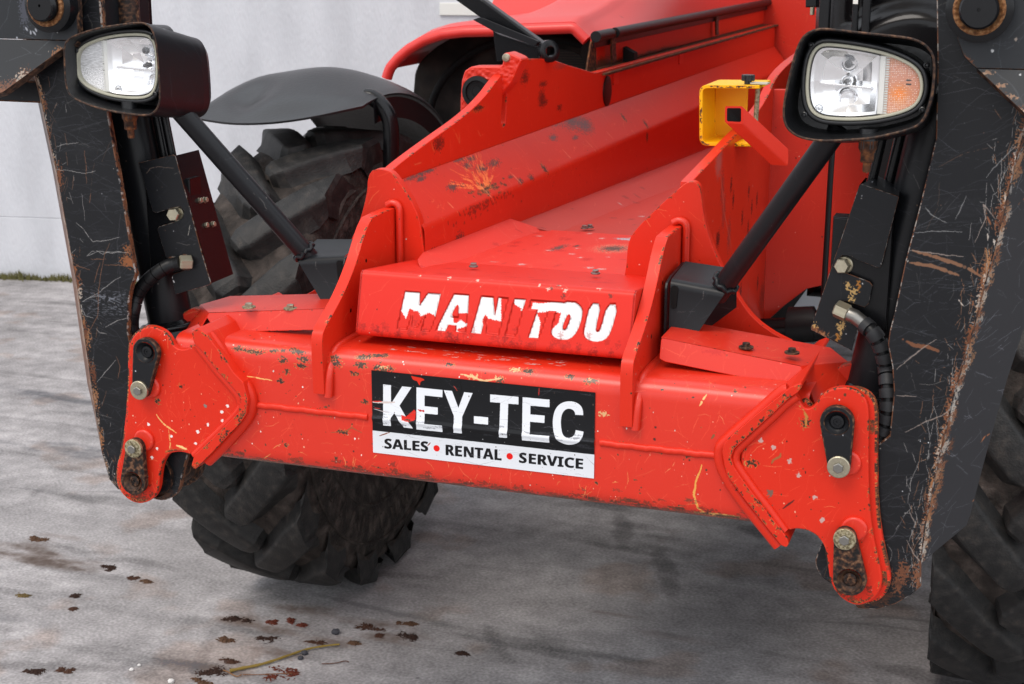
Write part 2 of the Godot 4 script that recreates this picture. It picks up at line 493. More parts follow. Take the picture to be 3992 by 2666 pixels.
func blk_tx(rc: Rect2, ppm: float, sd: int, density := 1.0) -> Tx:
	var t := Tx.new(rc, ppm, BLK, sd)
	var area := rc.size.x * rc.size.y
	t.mottle(0.003, 0.25, Color(0.12, 0.124, 0.136))
	t.scratches(int(700 * area * density), 0.01, 0.09, 0.2, 0.6, Color(0.30, 0.31, 0.335), 0.3, 0.0006)
	t.scratches(int(90 * area * density), 0.01, 0.05, 0.9, 0.8, Color(0.55, 0.53, 0.5), 0.45, 0.0007)
	t.specks(int(170 * area * density), 0.0007, 0.0018, [Color(0.85, 0.86, 0.88), Color(0.6, 0.58, 0.55), Color(0.5, 0.38, 0.3)])
	return t

func make_materials():
	var fine := noise_tex(5, 0.06, 256, true, 1.5)
	var t := red_tx(Rect2(0, 0, 1, 1), 800, 11, 0.6)
	M.red = bump(mat(Color.WHITE, 0.36, 0, t.tex(), 0.5), noise_tex(6, 0.012, 256, true, 0.8), 0.25)
	M.red_dull = mat(Color.WHITE, 0.5, 0, M.red.albedo_texture)
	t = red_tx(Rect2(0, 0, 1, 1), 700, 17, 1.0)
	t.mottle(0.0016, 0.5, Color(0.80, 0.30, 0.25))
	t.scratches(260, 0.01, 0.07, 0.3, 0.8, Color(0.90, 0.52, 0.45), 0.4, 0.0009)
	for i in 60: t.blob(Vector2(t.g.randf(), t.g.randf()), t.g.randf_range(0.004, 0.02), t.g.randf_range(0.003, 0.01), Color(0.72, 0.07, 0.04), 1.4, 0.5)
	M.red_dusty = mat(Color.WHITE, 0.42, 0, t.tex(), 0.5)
	t = Tx.new(Rect2(0, 0, 1, 0.25), 1000, RED, 12)
	t.scratches(60, 0.01, 0.04, 0.1, 0.3, Color(0.9, 0.5, 0.35), 0.5)
	t.edge_chips([Vector2(0, 0.2475), Vector2(1, 0.2475)], false, 120, 0.001, 0.0035)
	t.specks(40, 0.001, 0.003, [Color(0.3, 0.15, 0.1), Color(0.85, 0.6, 0.45)])
	M.red_edge = mat(Color.WHITE, 0.38, 0, t.tex()); M.red_edge.uv1_scale = Vector3(1, 4, 1)
	t = Tx.new(Rect2(0, 0, 1, 0.25), 1000, RED, 13)
	t.edge_chips([Vector2(0, 0.247), Vector2(1, 0.247)], false, 400, 0.002, 0.006)
	t.edge_chips([Vector2(0, 0.235), Vector2(1, 0.235)], false, 200, 0.002, 0.006)
	for i in 120: t.blob(Vector2(t.g.randf(), 0.245 - 0.02 * t.g.randf()), 0.012, 0.006, RUST, 1.3, 0.5)
	M.red_rusty = mat(Color.WHITE, 0.6, 0, t.tex()); M.red_rusty.uv1_scale = Vector3(1, 4, 1)
	t = blk_tx(Rect2(0, 0, 1, 1), 800, 14, 0.7)
	M.black = mat(Color.WHITE, 0.36, 0, t.tex())
	t = Tx.new(Rect2(0, 0, 1, 0.25), 1000, BLK, 15)
	for i in 260: t.blob(Vector2(t.g.randf(), 0.25 - 0.012 * t.g.randf()), t.g.randf_range(0.003, 0.014), t.g.randf_range(0.002, 0.006), RUST.lerp(Color(0.55, 0.4, 0.3), t.g.randf() * 0.5), 1.3, 0.8)
	for i in 60: t.blob(Vector2(t.g.randf(), 0.248), t.g.randf_range(0.002, 0.006), 0.0025, Color(0.6, 0.58, 0.56), 1.3, 0.8)
	M.black_edge = mat(Color.WHITE, 0.5, 0, t.tex()); M.black_edge.uv1_scale = Vector3(1, 4, 1)
	M.black_clean = mat(Color(0.065, 0.067, 0.076), 0.26, 0, null, 0.38)
	M.plastic = bump(mat(Color(0.085, 0.088, 0.098), 0.36, 0, null, 0.55), noise_tex(8, 0.3, 256, true, 1.0), 0.15)
	M.fairing = mat(Color(0.05, 0.045, 0.05), 0.16)
	M.dark = mat(Color(0.03, 0.03, 0.032), 0.8)
	M.cloth_dark = tri_mat(mat(Color.WHITE, 0.85, 0, noise_tex(21, 0.02, 256, false, 1, ramp([Color(0.05, 0.045, 0.04), Color(0.13, 0.11, 0.1), Color(0.2, 0.17, 0.15)], [0.2, 0.6, 0.95]))), 1.5)
	M.hose = mat(Color(0.075, 0.078, 0.085), 0.42)
	M.wrap = mat(Color(0.15, 0.153, 0.162), 0.5)
	M.zinc = bump(mat(Color(0.66, 0.63, 0.55), 0.38, 0.85), fine, 0.3)
	M.zinc_dull = tri_mat(mat(Color.WHITE, 0.5, 0.6, noise_tex(22, 0.05, 256, false, 1, ramp([Color(0.42, 0.38, 0.3), Color(0.62, 0.58, 0.46), Color(0.7, 0.66, 0.58)], [0.25, 0.5, 0.8]))), 12)
	M.steel = mat(Color(0.55, 0.54, 0.52), 0.35, 0.9)
	M.rust = bump(tri_mat(mat(Color.WHITE, 0.85, 0, noise_tex(23, 0.03, 256, false, 1, ramp([Color(0.16, 0.11, 0.09), Color(0.33, 0.2, 0.13), Color(0.5, 0.31, 0.18)], [0.25, 0.55, 0.85]))), 8), fine, 0.6)
	M.rust_ring = tri_mat(mat(Color.WHITE, 0.7, 0.2, noise_tex(24, 0.05, 256, false, 1, ramp([Color(0.28, 0.17, 0.1), Color(0.52, 0.34, 0.2), Color(0.68, 0.56, 0.42)], [0.25, 0.55, 0.85]))), 10)
	M.rusty_black = bump(tri_mat(mat(Color.WHITE, 0.55, 0.1, noise_tex(25, 0.035, 256, false, 1, ramp([Color(0.1, 0.09, 0.09), Color(0.22, 0.15, 0.12), Color(0.36, 0.25, 0.18), Color(0.52, 0.4, 0.3)], [0.3, 0.5, 0.68, 0.95]))), 9), fine, 0.8)
	M.yellow = mat(Color(0.95, 0.70, 0.03), 0.4)
	M.white = mat(Color(0.85, 0.85, 0.83), 0.5)
	M.pale = mat(Color(0.70, 0.69, 0.62), 0.35)
	M.chrome = mat(Color(0.97, 0.97, 0.975), 0.16, 1.0)
	M.chrome_soft = mat(Color(0.97, 0.97, 0.975), 0.36, 1.0)
	M.tip = mat(Color(0.35, 0.35, 0.36), 0.25, 0.6)
	M.glass = mat(Color(1, 1, 1, 0.06), 0.02); M.glass.transparency = BaseMaterial3D.TRANSPARENCY_ALPHA
	M.bulb = mat(Color(0.95, 0.97, 1, 0.15), 0.03); M.bulb.transparency = BaseMaterial3D.TRANSPARENCY_ALPHA
	M.amber = mat(Color(0.95, 0.38, 0.03), 0.15)
	M.rubber = bump(tri_mat(mat(Color.WHITE, 0.55, 0, noise_tex(26, 0.02, 512, false, 1, ramp([Color(0.125, 0.123, 0.123), Color(0.15, 0.147, 0.145), Color(0.18, 0.173, 0.168), Color(0.24, 0.22, 0.205)], [0.25, 0.5, 0.7, 0.95]))), 2.6), noise_tex(27, 0.12, 512, true, 4.0), 0.3)
	M.rubber.uv1_triplanar_sharpness = 4.0
	M.muddy = bump(tri_mat(mat(Color.WHITE, 0.8, 0, noise_tex(28, 0.014, 512, false, 1, ramp([Color(0.135, 0.118, 0.108), Color(0.175, 0.153, 0.14), Color(0.245, 0.217, 0.2), Color(0.34, 0.305, 0.285)], [0.25, 0.46, 0.66, 0.95]))), 2.2), noise_tex(29, 0.06, 512, true, 6.0), 0.7)
	M.mesh = mat(Color.WHITE, 0.8)
	var im := Image.create(64, 64, false, Image.FORMAT_RGB8); im.fill(Color(0.03, 0.028, 0.026))
	for y in range(0, 64, 8): im.fill_rect(Rect2i(0, y, 64, 3), Color(0.17, 0.14, 0.11))
	for x in range(0, 64, 16): im.fill_rect(Rect2i(x, 0, 2, 64), Color(0.1, 0.085, 0.07))
	M.mesh.albedo_texture = ImageTexture.create_from_image(im); M.mesh.uv1_scale = Vector3(16, 16, 1)

func v_start(p: Array, i: int, v: float) -> float:
	for k in i: v -= p[k].distance_to(p[k + 1])
	return v

func rusty_edge(t: Tx, o: Array, closed: bool, per_m: float, s0: float, s1: float, inset := 0.0):
	for i in (o.size() if closed else o.size() - 1):
		var a: Vector2 = o[i]; var b: Vector2 = o[(i + 1) % o.size()]
		var d := (b - a).normalized(); var l := a.distance_to(b)
		for j in int(l * per_m + t.g.randf()):
			var p := a + d * t.g.randf() * l + Vector2(-d.y, d.x) * (inset + t.g.randfn(0, s0 * 0.7))
			if t.f.get_noise_2d(p.x * 130.0, p.y * 130.0) < -0.12: continue
			var s := t.g.randf_range(s0, s1)
			var c: Color = [Color(0.42, 0.25, 0.16), Color(0.35, 0.2, 0.13), Color(0.56, 0.38, 0.25), Color(0.62, 0.58, 0.54)][t.g.randi() % 4]
			t.blob(p, s * (0.6 + absf(d.x) * 1.2), s * (0.6 + absf(d.y) * 1.6), c, 1.6, 0.85)

func _ready():
	rng.seed = 7
	nz.seed = 3; nz.frequency = 0.5
	make_camera_and_light()
	make_materials()
	make_place()
	T = Node3D.new(); T.name = "telehandler"; add_child(T)
	tag(T, "red and black telehandler seen close from its front, stabiliser legs folded up", "telehandler")
	make_beam()
	make_covers()
	make_chassis()
	make_legs()
	make_struts()
	make_lights()
	make_wheels()
	make_rear()
	make_litter()

func make_camera_and_light():
	var cam := Camera3D.new(); cam.name = "camera"
	cam.position = Vector3(0.8914, 1.7216, 2.3279); cam.rotation = Vector3(-0.25582, 0.33441, 0.00254)
	cam.fov = 25.26; cam.near = 0.05; cam.far = 200.0
	var at := CameraAttributesPhysical.new()
	at.frustum_focal_length = 53.55; at.frustum_focus_distance = 2.55; at.exposure_aperture = 13.0; at.frustum_near = 0.05; at.frustum_far = 200.0
	cam.attributes = at
	add_child(cam); cam.current = true
	var we := WorldEnvironment.new(); we.name = "environment"
	var e := Environment.new()
	e.background_mode = Environment.BG_SKY
	var sm := ProceduralSkyMaterial.new()
	sm.sky_top_color = Color(0.93, 0.95, 0.98); sm.sky_horizon_color = Color(0.93, 0.94, 0.955); sm.sky_curve = 0.2
	sm.ground_bottom_color = Color(0.35, 0.34, 0.33); sm.ground_horizon_color = Color(0.6, 0.6, 0.6)
	sm.sun_angle_max = 0.0
	var sk := Sky.new(); sk.sky_material = sm; e.sky = sk
	e.background_energy_multiplier = 1.1
	e.tonemap_mode = Environment.TONE_MAPPER_LINEAR; e.tonemap_exposure = 1.75
	e.sdfgi_enabled = true; e.ssao_enabled = true; e.ssil_enabled = true
	we.environment = e; add_child(we)
	var sun := DirectionalLight3D.new(); sun.name = "sun"
	sun.light_energy = 0.38; sun.light_angular_distance = 30.0; sun.light_color = Color(1, 0.97, 0.94); sun.shadow_enabled = true
	sun.rotation_degrees = Vector3(-56, -24, 0)
	add_child(sun)

func make_place():
	# ground: 12 m square of swept, stained concrete near the machine inside one large sheet
	var n := 1664; var span := 6.0
	var a := FastNoiseLite.new(); a.seed = 31; a.frequency = 0.005; a.fractal_octaves = 4
	var b := FastNoiseLite.new(); b.seed = 32; b.frequency = 0.02; b.fractal_octaves = 4
	var c := FastNoiseLite.new(); c.seed = 33; c.frequency = 0.02; c.fractal_octaves = 4
	var big := a.get_seamless_image(n, n).get_data()
	var w2 := b.get_seamless_image(n / 8, n); w2.resize(n, n, Image.INTERPOLATE_CUBIC)
	var streak := w2.get_data()
	var w3 := c.get_seamless_image(n / 7, n); w3.resize(n, n, Image.INTERPOLATE_CUBIC)
	var dark := w3.get_data()
	c.seed = 35; c.frequency = 0.35
	var grain := c.get_image(n, n).get_data()
	b.seed = 39; b.frequency = 0.035
	var blot := b.get_seamless_image(n, n).get_data()
	a.seed = 36; a.frequency = 0.008
	var brown := a.get_seamless_image(n, n).get_data()
	var d := PackedByteArray(); d.resize(n * n * 3)
	for i in n * n:
		var v := 148.0 + (big[i] - 128) * 0.09 + (streak[i] - 128) * 0.13 + (grain[i] - 128) * 0.24 + (blot[i] - 128) * 0.14
		if dark[i] < 82: v -= (82 - dark[i]) * 0.55
		var w := clampf((brown[i] - 172) * 0.008, 0.0, 0.25)
		d[i * 3] = int(v * (1.0 - w * 0.18)); d[i * 3 + 1] = int(v * (0.978 - w * 0.34)); d[i * 3 + 2] = int(v * (0.980 - w * 0.45))
	var im := Image.create_from_data(n, n, false, Image.FORMAT_RGB8, d)
	# smears and trodden dirt, in metres (x, -z)
	var gt := Tx.new(Rect2(-4.6, -1.4, 0.1, 0.1), n / span, Color.GRAY, 38)
	gt.r = Rect2(-4.6, -1.4, span, span); gt.im = im; gt.f.frequency = 0.03
	for i in 190:
		var p := Vector2(gt.g.randf_range(-4.4, 1.2), gt.g.randf_range(-1.3, 2.2))
		var t := gt.g.randfn(0.06, 0.16) if i % 4 else gt.g.randfn(-0.9, 0.4); var l := gt.g.randf_range(0.1, 0.5)
		var q := p + Vector2(cos(t), sin(t)) * l
		var w := gt.g.randf_range(0.006, 0.06)
		gt.line([p, p.lerp(q, 0.5) + Vector2(0, gt.g.randfn(0, 0.03)), q], w, Color(0.36, 0.355, 0.365) if i % 3 else Color(0.70, 0.685, 0.68), gt.g.randf_range(0.1, 0.3) / maxf(1.0, w * gt.k * 1.6), 0.9)
	for i in 60:
		var p := Vector2(gt.g.randf_range(-4.4, 1.2), gt.g.randf_range(-1.3, 1.6))
		gt.stain(p, gt.g.randf_range(0.04, 0.22), gt.g.randf_range(0.012, 0.05), [Color(0.36, 0.355, 0.365), Color(0.43, 0.38, 0.36), Color(0.34, 0.335, 0.34)][i % 3], gt.g.randf_range(0.25, 0.7))
	for q in [Vector3(-1.8284, 0, -1.1565), Vector3(-1.8454, 0, -1.0978), Vector3(-1.7205, 0, -1.0906), Vector3(-1.6638, 0, -1.0938)]: gt.stain(Vector2(q.x, -q.z), 0.16, 0.06, Color(0.31, 0.26, 0.235), 0.85)
	for q in [Vector3(-0.9844, 0, -0.9325), Vector3(-0.8947, 0, -0.9083), Vector3(-0.8578, 0, -1.0348), Vector3(-0.6496, 0, -1.0229), Vector3(-0.8029, 0, -0.781), Vector3(-0.9309, 0, -0.6603), Vector3(-0.712, 0, -0.8916), Vector3(-0.5756, 0, -0.9667)]: gt.stain(Vector2(q.x, -q.z), 0.11, 0.045, Color(0.36, 0.30, 0.27), 0.7)
	for q in [Vector3(-2.7312, 0, -2.4957), Vector3(-2.5506, 0, -2.4663), Vector3(-2.2541, 0, -1.9578)]: gt.stain(Vector2(q.x, -q.z), 0.30, 0.07, Color(0.33, 0.33, 0.345), 0.8)
	for i in 900: gt.blob(Vector2(gt.g.randf_range(-2.5, 1.2), gt.g.randf_range(-1.2, 0.8)), gt.g.randf_range(0.002, 0.006), gt.g.randf_range(0.001, 0.003), [Color(0.3, 0.22, 0.18), Color(0.3, 0.3, 0.3), Color(0.75, 0.74, 0.73)][i % 3], 1.0, 0.7)
	im.generate_mipmaps()
	M.ground = mat(Color.WHITE, 0.84, 0, ImageTexture.create_from_image(im))
	M.ground.uv1_scale = Vector3(1.0 / span, 1.0 / span, 1)
	M.ground.uv1_offset = Vector3(4.6 / span, 4.6 / span, 0)
	bump(M.ground, noise_tex(37, 0.5, 1024, true, 2.0), 0.15)
	var b2 := MB.new()
	b2.quad(Vector3(-60, 0, -60), Vector3(60, 0, -60), Vector3(60, 0, 60), Vector3(-60, 0, 60), Vector3.UP, Vector3.UP, Vector3.UP, Vector3.UP, Vector2(-60, -60), Vector2(60, -60), Vector2(60, 60), Vector2(-60, 60))
	var g := add("ground", b2.commit(ArrayMesh.new(), M.ground), self, "stained pale grey concrete yard with swept streaks")
	g.set_meta("kind", "structure"); g.set_meta("category", "ground")
	# wall of pale concrete panels
	M.wall = bump(tri_mat(mat(Color.WHITE, 0.9, 0, noise_tex(41, 0.008, 512, false, 1, ramp([Color(0.735, 0.74, 0.76), Color(0.765, 0.77, 0.79), Color(0.785, 0.79, 0.81)], [0.2, 0.5, 0.8]))), 0.6), noise_tex(42, 0.2, 512, true, 1.5), 0.2)
	M.wall.uv1_scale = Vector3(0.9, 0.22, 0.9)
	var wa := 0.171
	var wx := Transform3D(Basis(Vector3(cos(wa), 0, -sin(wa)), Vector3.UP, Vector3(sin(wa), 0, cos(wa))), Vector3(-4.265, 0, -4.249))
	var wall := add("concrete_wall", plate(rect(-10, 0.327, 14, 6), wx, 0.25, M.wall, M.wall, 0.004), self)
	tag(wall, "pale grey plain concrete wall standing behind the telehandler", "wall")
	add("base_panel", plate(rect(-10, -0.05, 14, 0.3266), wx.translated_local(Vector3(0, 0, 0.0005)), 0.27, M.wall, M.wall, 0.004), wall)
	var ws := [Vector2(-1.9062, 1.4325), Vector2(-1.6464, 1.3833)]
	add("white_strip", plate(rect((ws[0].x + 4.265) / cos(wa), ws[1].y, (ws[1].x + 4.265) / cos(wa), ws[0].y + 0.01), wx.translated_local(Vector3(0, 0, 0.012)), 0.02, M.white, M.white, 0.003), wall)
	var ms := MB.new()
	for i in 5200:
		var x := rng.randf_range(-2.5, 2.5); var hh := 0.02 + 0.055 * maxf(0.0, nz.get_noise_1d(x * 9.0) + 0.35)
		var p := wx * Vector3(x, 0, 0.01 + absf(rng.randfn(0, 0.02)))
		var q := p + Vector3(rng.randfn(0, 0.012), hh * rng.randf_range(0.4, 1.0), rng.randf_range(0, 0.02))
		var s := Vector3(rng.randf_range(-0.006, 0.006), 0, rng.randf_range(-0.006, 0.006))
		ms.tri(p - s, p + s, q, Vector3(0, 0.4, 1), Vector3(0, 0.4, 1), Vector3(0, 0.4, 1), Vector2.ZERO, Vector2.RIGHT, Vector2.ONE)
	var moss := add("moss", ms.commit(ArrayMesh.new(), mat(Color(0.34, 0.33, 0.20), 0.9)), self, "thin line of moss and weeds along the wall foot")
	moss.set_meta("kind", "stuff"); moss.set_meta("category", "moss")

# ------------------------------------------------------------------ front beam, ears, sticker
func make_beam():
	var rc := Rect2(-0.58, 0.70, 1.16, 0.62)
	var t := red_tx(rc, 1300, 50, 1.5)
	# chips where the photograph has them
	t.edge_chips([Vector2(-0.4467, 1.0146), Vector2(-0.4068, 1.0114), Vector2(-0.3712, 1.0173), Vector2(-0.3302, 1.0224)], false, 330, 0.002, 0.0055)
	t.edge_chips([Vector2(-0.26, 1.0153), Vector2(-0.2159, 1.018), Vector2(-0.1595, 1.0312)], false, 330, 0.002, 0.006)
	for p in [Vector2(-0.3529, 1.0014), Vector2(-0.3463, 0.9821), Vector2(-0.3134, 1.0064), Vector2(-0.2474, 1.0058), Vector2(-0.3246, 1.0188), Vector2(-0.2035, 1.0072), Vector2(-0.1952, 0.9409), Vector2(-0.3182, 0.9951), Vector2(-0.3588, 0.9626), Vector2(-0.2396, 0.8804), Vector2(-0.1712, 1.0049)]: t.chip(p, t.g.randf_range(0.006, 0.013), t.g.randf_range(0.004, 0.006))
	for p in [Vector2(-0.2495, 1.0047), Vector2(-0.2005, 1.0075), Vector2(-0.1461, 1.0061), Vector2(-0.0375, 1.0237), Vector2(0.1031, 1.0254), Vector2(0.178, 1.0226), Vector2(0.2093, 1.0185), Vector2(0.1077, 0.9741), Vector2(-0.2135, 0.9908), Vector2(0.0082, 0.8575)]: t.chip(p, t.g.randf_range(0.006, 0.014), t.g.randf_range(0.004, 0.007))
	for p in [Vector2(-0.16, 1.0054), Vector2(0.0548, 1.0064), Vector2(0.0074, 1.0061), Vector2(0.2385, 0.9647), Vector2(0.0797, 1.026), Vector2(0.2178, 1.0194)]: t.blob(p, 0.008, 0.004, Color(0.82, 0.64, 0.44), 1.6)
	for p in [Vector2(-0.1585, 1.002), Vector2(0.0563, 1.0045), Vector2(0.2192, 1.0187)]: t.blob(p, 0.006, 0.004, Color(0.35, 0.24, 0.16), 1.6)
	t.edge_chips([Vector2(-0.307, 0.912), Vector2(-0.2426, 0.9126), Vector2(-0.1824, 0.9129)], false, 90, 0.002, 0.006)
	t.edge_chips([Vector2(0.2309, 0.9151), Vector2(0.2959, 0.9124), Vector2(0.3902, 0.9103)], false, 90, 0.002, 0.006)
	t.line([Vector2(-0.2628, 0.8764), Vector2(-0.2309, 0.884), Vector2(-0.2221, 0.8905), Vector2(-0.2023, 0.8831)], 0.0016, Color(0.55, 0.33, 0.18), 0.9, 0.6)
	t.line([Vector2(-0.4387, 0.9645), Vector2(-0.4178, 0.9651), Vector2(-0.3765, 0.9623)], 0.0022, Color(0.9, 0.7, 0.42), 0.9, 0.6)
	t.line([Vector2(0.4078, 0.8942), Vector2(0.3985, 0.8637), Vector2(0.3961, 0.8404), Vector2(0.4032, 0.8182), Vector2(0.4129, 0.8111)], 0.0032, Color(0.85, 0.6, 0.28), 0.95, 0.7)
	t.line([Vector2(0.4099, 1.0149), Vector2(0.4003, 0.9948)], 0.003, Color(0.88, 0.7, 0.45), 0.9, 0.6)
	t.line([Vector2(0.4282, 0.953), Vector2(0.4224, 0.9411)], 0.003, Color(0.5, 0.32, 0.18), 0.9, 0.6)
	t.line([Vector2(-0.0151, 1.0084), Vector2(0.0089, 1.0063), Vector2(0.0237, 1.0005), Vector2(0.0415, 1.0037), Vector2(0.0592, 1.0083)], 0.003, Color(0.88, 0.7, 0.5), 0.9, 0.7)
	t.line([Vector2(0.3972, 0.8075), Vector2(0.4335, 0.8072), Vector2(0.4709, 0.8088)], 0.008, Color(0.80, 0.58, 0.32), 0.85, 0.6)
	t.line([Vector2(0.4052, 0.8058), Vector2(0.4429, 0.8068), Vector2(0.471, 0.8065)], 0.004, Color(0.25, 0.16, 0.11), 0.85, 0.35)
	t.edge_chips([Vector2(-0.4475, 0.8007), Vector2(-0.26, 0.7977)], false, 260, 0.0025, 0.007, -0.004)
	t.edge_chips([Vector2(-0.4403, 0.7934), Vector2(0.5133, 0.7972)], false, 150, 0.002, 0.006)
	t.scratches(420, 0.008, 0.035, 1.2, 0.6, Color(0.86, 0.62, 0.36), 0.75, 0.0009, PackedVector2Array(rect(-0.5, 0.79, 0.52, 0.85)))
	for i in 900: t.blob(Vector2(t.g.randf_range(-0.52, 0.52), 0.792 + absf(t.g.randfn(0, 0.012))), t.g.randf_range(0.002, 0.012), t.g.randf_range(0.001, 0.004), RUST.lerp(Color(0.25, 0.15, 0.1), t.g.randf()), 1.4, 0.45)
	for i in 400: t.blob(Vector2(t.g.randf_range(-0.55, 0.55), 0.70 + 0.085 * t.g.randf()), 0.02, 0.01, RUST, 1.4, 0.4)
	for i in 46: t.chip(Vector2(t.g.randf_range(-0.5, 0.5), t.g.randf_range(0.8, 1.03)), t.g.randf_range(0.001, 0.004), t.g.randf_range(0.001, 0.004))
	for i in 40: t.blob(Vector2(t.g.randf_range(-0.18, 0.16), 1.045 + t.g.randf() * 0.05), t.g.randf_range(0.002, 0.010), 0.002, Color(0.72, 0.7, 0.7), 1.5, 0.7)
	M.beam = bump(mat(Color.WHITE, 0.34, 0, t.tex(), 0.5), noise_tex(51, 0.012, 256, true, 0.8), 0.2)
	var front := fillet([Vector2(-0.30, 0.797), Vector2(-0.012, 0.797), Vector2(-0.012, 1.029), Vector2(-0.30, 1.029)], 0.034, false, 8)
	var beam := add("front_beam", drawn(front, XAX, -0.575, 0.575, M.beam, v_start(front, 9, front[9].y), rc, false, false, 0.6), T)
	# weld bead along the middle of the beam
	for s in [[-0.49, -0.19], [0.235, 0.475]]:
		var pts := []
		for i in 40:
			var x: float = lerpf(s[0], s[1], i / 39.0)
			pts.append(Vector3(x, 0.913 + 0.0006 * sin(i * 0.9) + 0.0005 * sin(i * 2.3), -0.0135))
		add("weld_bead", tube(pts, 0.0065, M.red_edge, 12), beam)
	make_sticker(beam)
	for side in [-1.0, 1.0]:
		# end flange bent to a V, standing proud of the beam
		var ln: Array; var band: Array
		if side < 0:
			band = [Vector2(-0.5217, 1.0444), Vector2(-0.5094, 1.0539), Vector2(-0.4917, 1.0439), Vector2(-0.4669, 1.0129), Vector2(-0.439, 0.9761), Vector2(-0.4216, 0.961), Vector2(-0.4132, 0.9299), Vector2(-0.4178, 0.9018), Vector2(-0.4302, 0.8845), Vector2(-0.4903, 0.8224), Vector2(-0.5299, 0.783)] + [Vector2(-0.537, 0.7901), Vector2(-0.53, 0.8109), Vector2(-0.4782, 0.8597), Vector2(-0.4343, 0.9032), Vector2(-0.4275, 0.9284), Vector2(-0.4405, 0.9455), Vector2(-0.4721, 0.9759), Vector2(-0.5035, 1.012), Vector2(-0.5187, 1.0258)]
		else:
			band = [Vector2(0.566, 1.0567), Vector2(0.5494, 1.048), Vector2(0.5381, 1.0367), Vector2(0.4953, 0.9953), Vector2(0.4552, 0.9532), Vector2(0.4474, 0.9418), Vector2(0.4454, 0.9289), Vector2(0.4496, 0.907), Vector2(0.4556, 0.8884), Vector2(0.4766, 0.862), Vector2(0.5023, 0.8323), Vector2(0.5247, 0.8068), Vector2(0.5471, 0.7816), Vector2(0.5564, 0.7786)] + [Vector2(0.5596, 0.7862), Vector2(0.5571, 0.7949), Vector2(0.5458, 0.8096), Vector2(0.5235, 0.8341), Vector2(0.501, 0.8612), Vector2(0.4792, 0.8874), Vector2(0.4663, 0.9051), Vector2(0.4604, 0.921), Vector2(0.465, 0.9359), Vector2(0.4963, 0.971), Vector2(0.5249, 1.0022), Vector2(0.5488, 1.0295), Vector2(0.5615, 1.04), Vector2(0.5675, 1.0498)]
		var tx := red_tx(Rect2(-0.9 if side < 0 else 0.35, 0.66, 0.55, 0.45), 1100, 60 + int(side), 0.3)
		tx.edge_chips(band, true, 210, 0.0015, 0.0045)
		if side < 0: tx.edge_chips([Vector2(-0.4178, 0.9018), Vector2(-0.4302, 0.8851), Vector2(-0.4903, 0.8224), Vector2(-0.5298, 0.7846)], false, 350, 0.002, 0.007, 0.004)
		var fm := mat(Color.WHITE, 0.4, 0, tx.tex())
		var fl := add("end_flange", plate(fillet(band, 0.005, true, 3), ZAT(0.012), 0.31, fm, M.red_edge, 0.0016, 2, [], tx.r), T)
		var w1 := []
		if side < 0: w1 = [Vector3(-0.4986, 1.0385, -0.008), Vector3(-0.4813, 1.0181, -0.008), Vector3(-0.469, 0.9985, -0.008), Vector3(-0.4488, 0.9713, -0.008), Vector3(-0.425, 0.9476, -0.008), Vector3(-0.4168, 0.9238, -0.008), Vector3(-0.4223, 0.8985, -0.008), Vector3(-0.4385, 0.8735, -0.008), Vector3(-0.4848, 0.8236, -0.008), Vector3(-0.5135, 0.7959, -0.008)]
		else: w1 = [Vector3(0.5437, 1.0373, -0.008), Vector3(0.5306, 1.0297, -0.008), Vector3(0.4904, 0.9864, -0.008), Vector3(0.4474, 0.9403, -0.008), Vector3(0.4394, 0.9218, -0.008), Vector3(0.4451, 0.8934, -0.008), Vector3(0.4699, 0.8542, -0.008), Vector3(0.4991, 0.8204, -0.008), Vector3(0.5411, 0.7737, -0.008)]
		add("weld_bead", tube(spline(w1, 8), 0.011, M.red_edge, 14), fl)
		var w2 := []
		if side < 0: w2 = [Vector3(-0.5185, 1.0189, 0), Vector3(-0.4791, 0.9736, 0), Vector3(-0.4474, 0.9414, 0), Vector3(-0.435, 0.9227, 0), Vector3(-0.4422, 0.8988, 0), Vector3(-0.5356, 0.807, 0)]
		else: w2 = [Vector3(0.56, 1.0318, 0), Vector3(0.543, 1.0171, 0), Vector3(0.5232, 0.9944, 0), Vector3(0.4945, 0.9624, 0), Vector3(0.4698, 0.9336, 0), Vector3(0.4652, 0.9193, 0), Vector3(0.4695, 0.9038, 0), Vector3(0.4986, 0.8654, 0), Vector3(0.5211, 0.8392, 0), Vector3(0.5502, 0.8024, 0)]
		add("weld_bead", tube(spline(w2, 8), 0.008, M.red_edge, 12), fl)
		make_ear(side)
		make_rib(side)

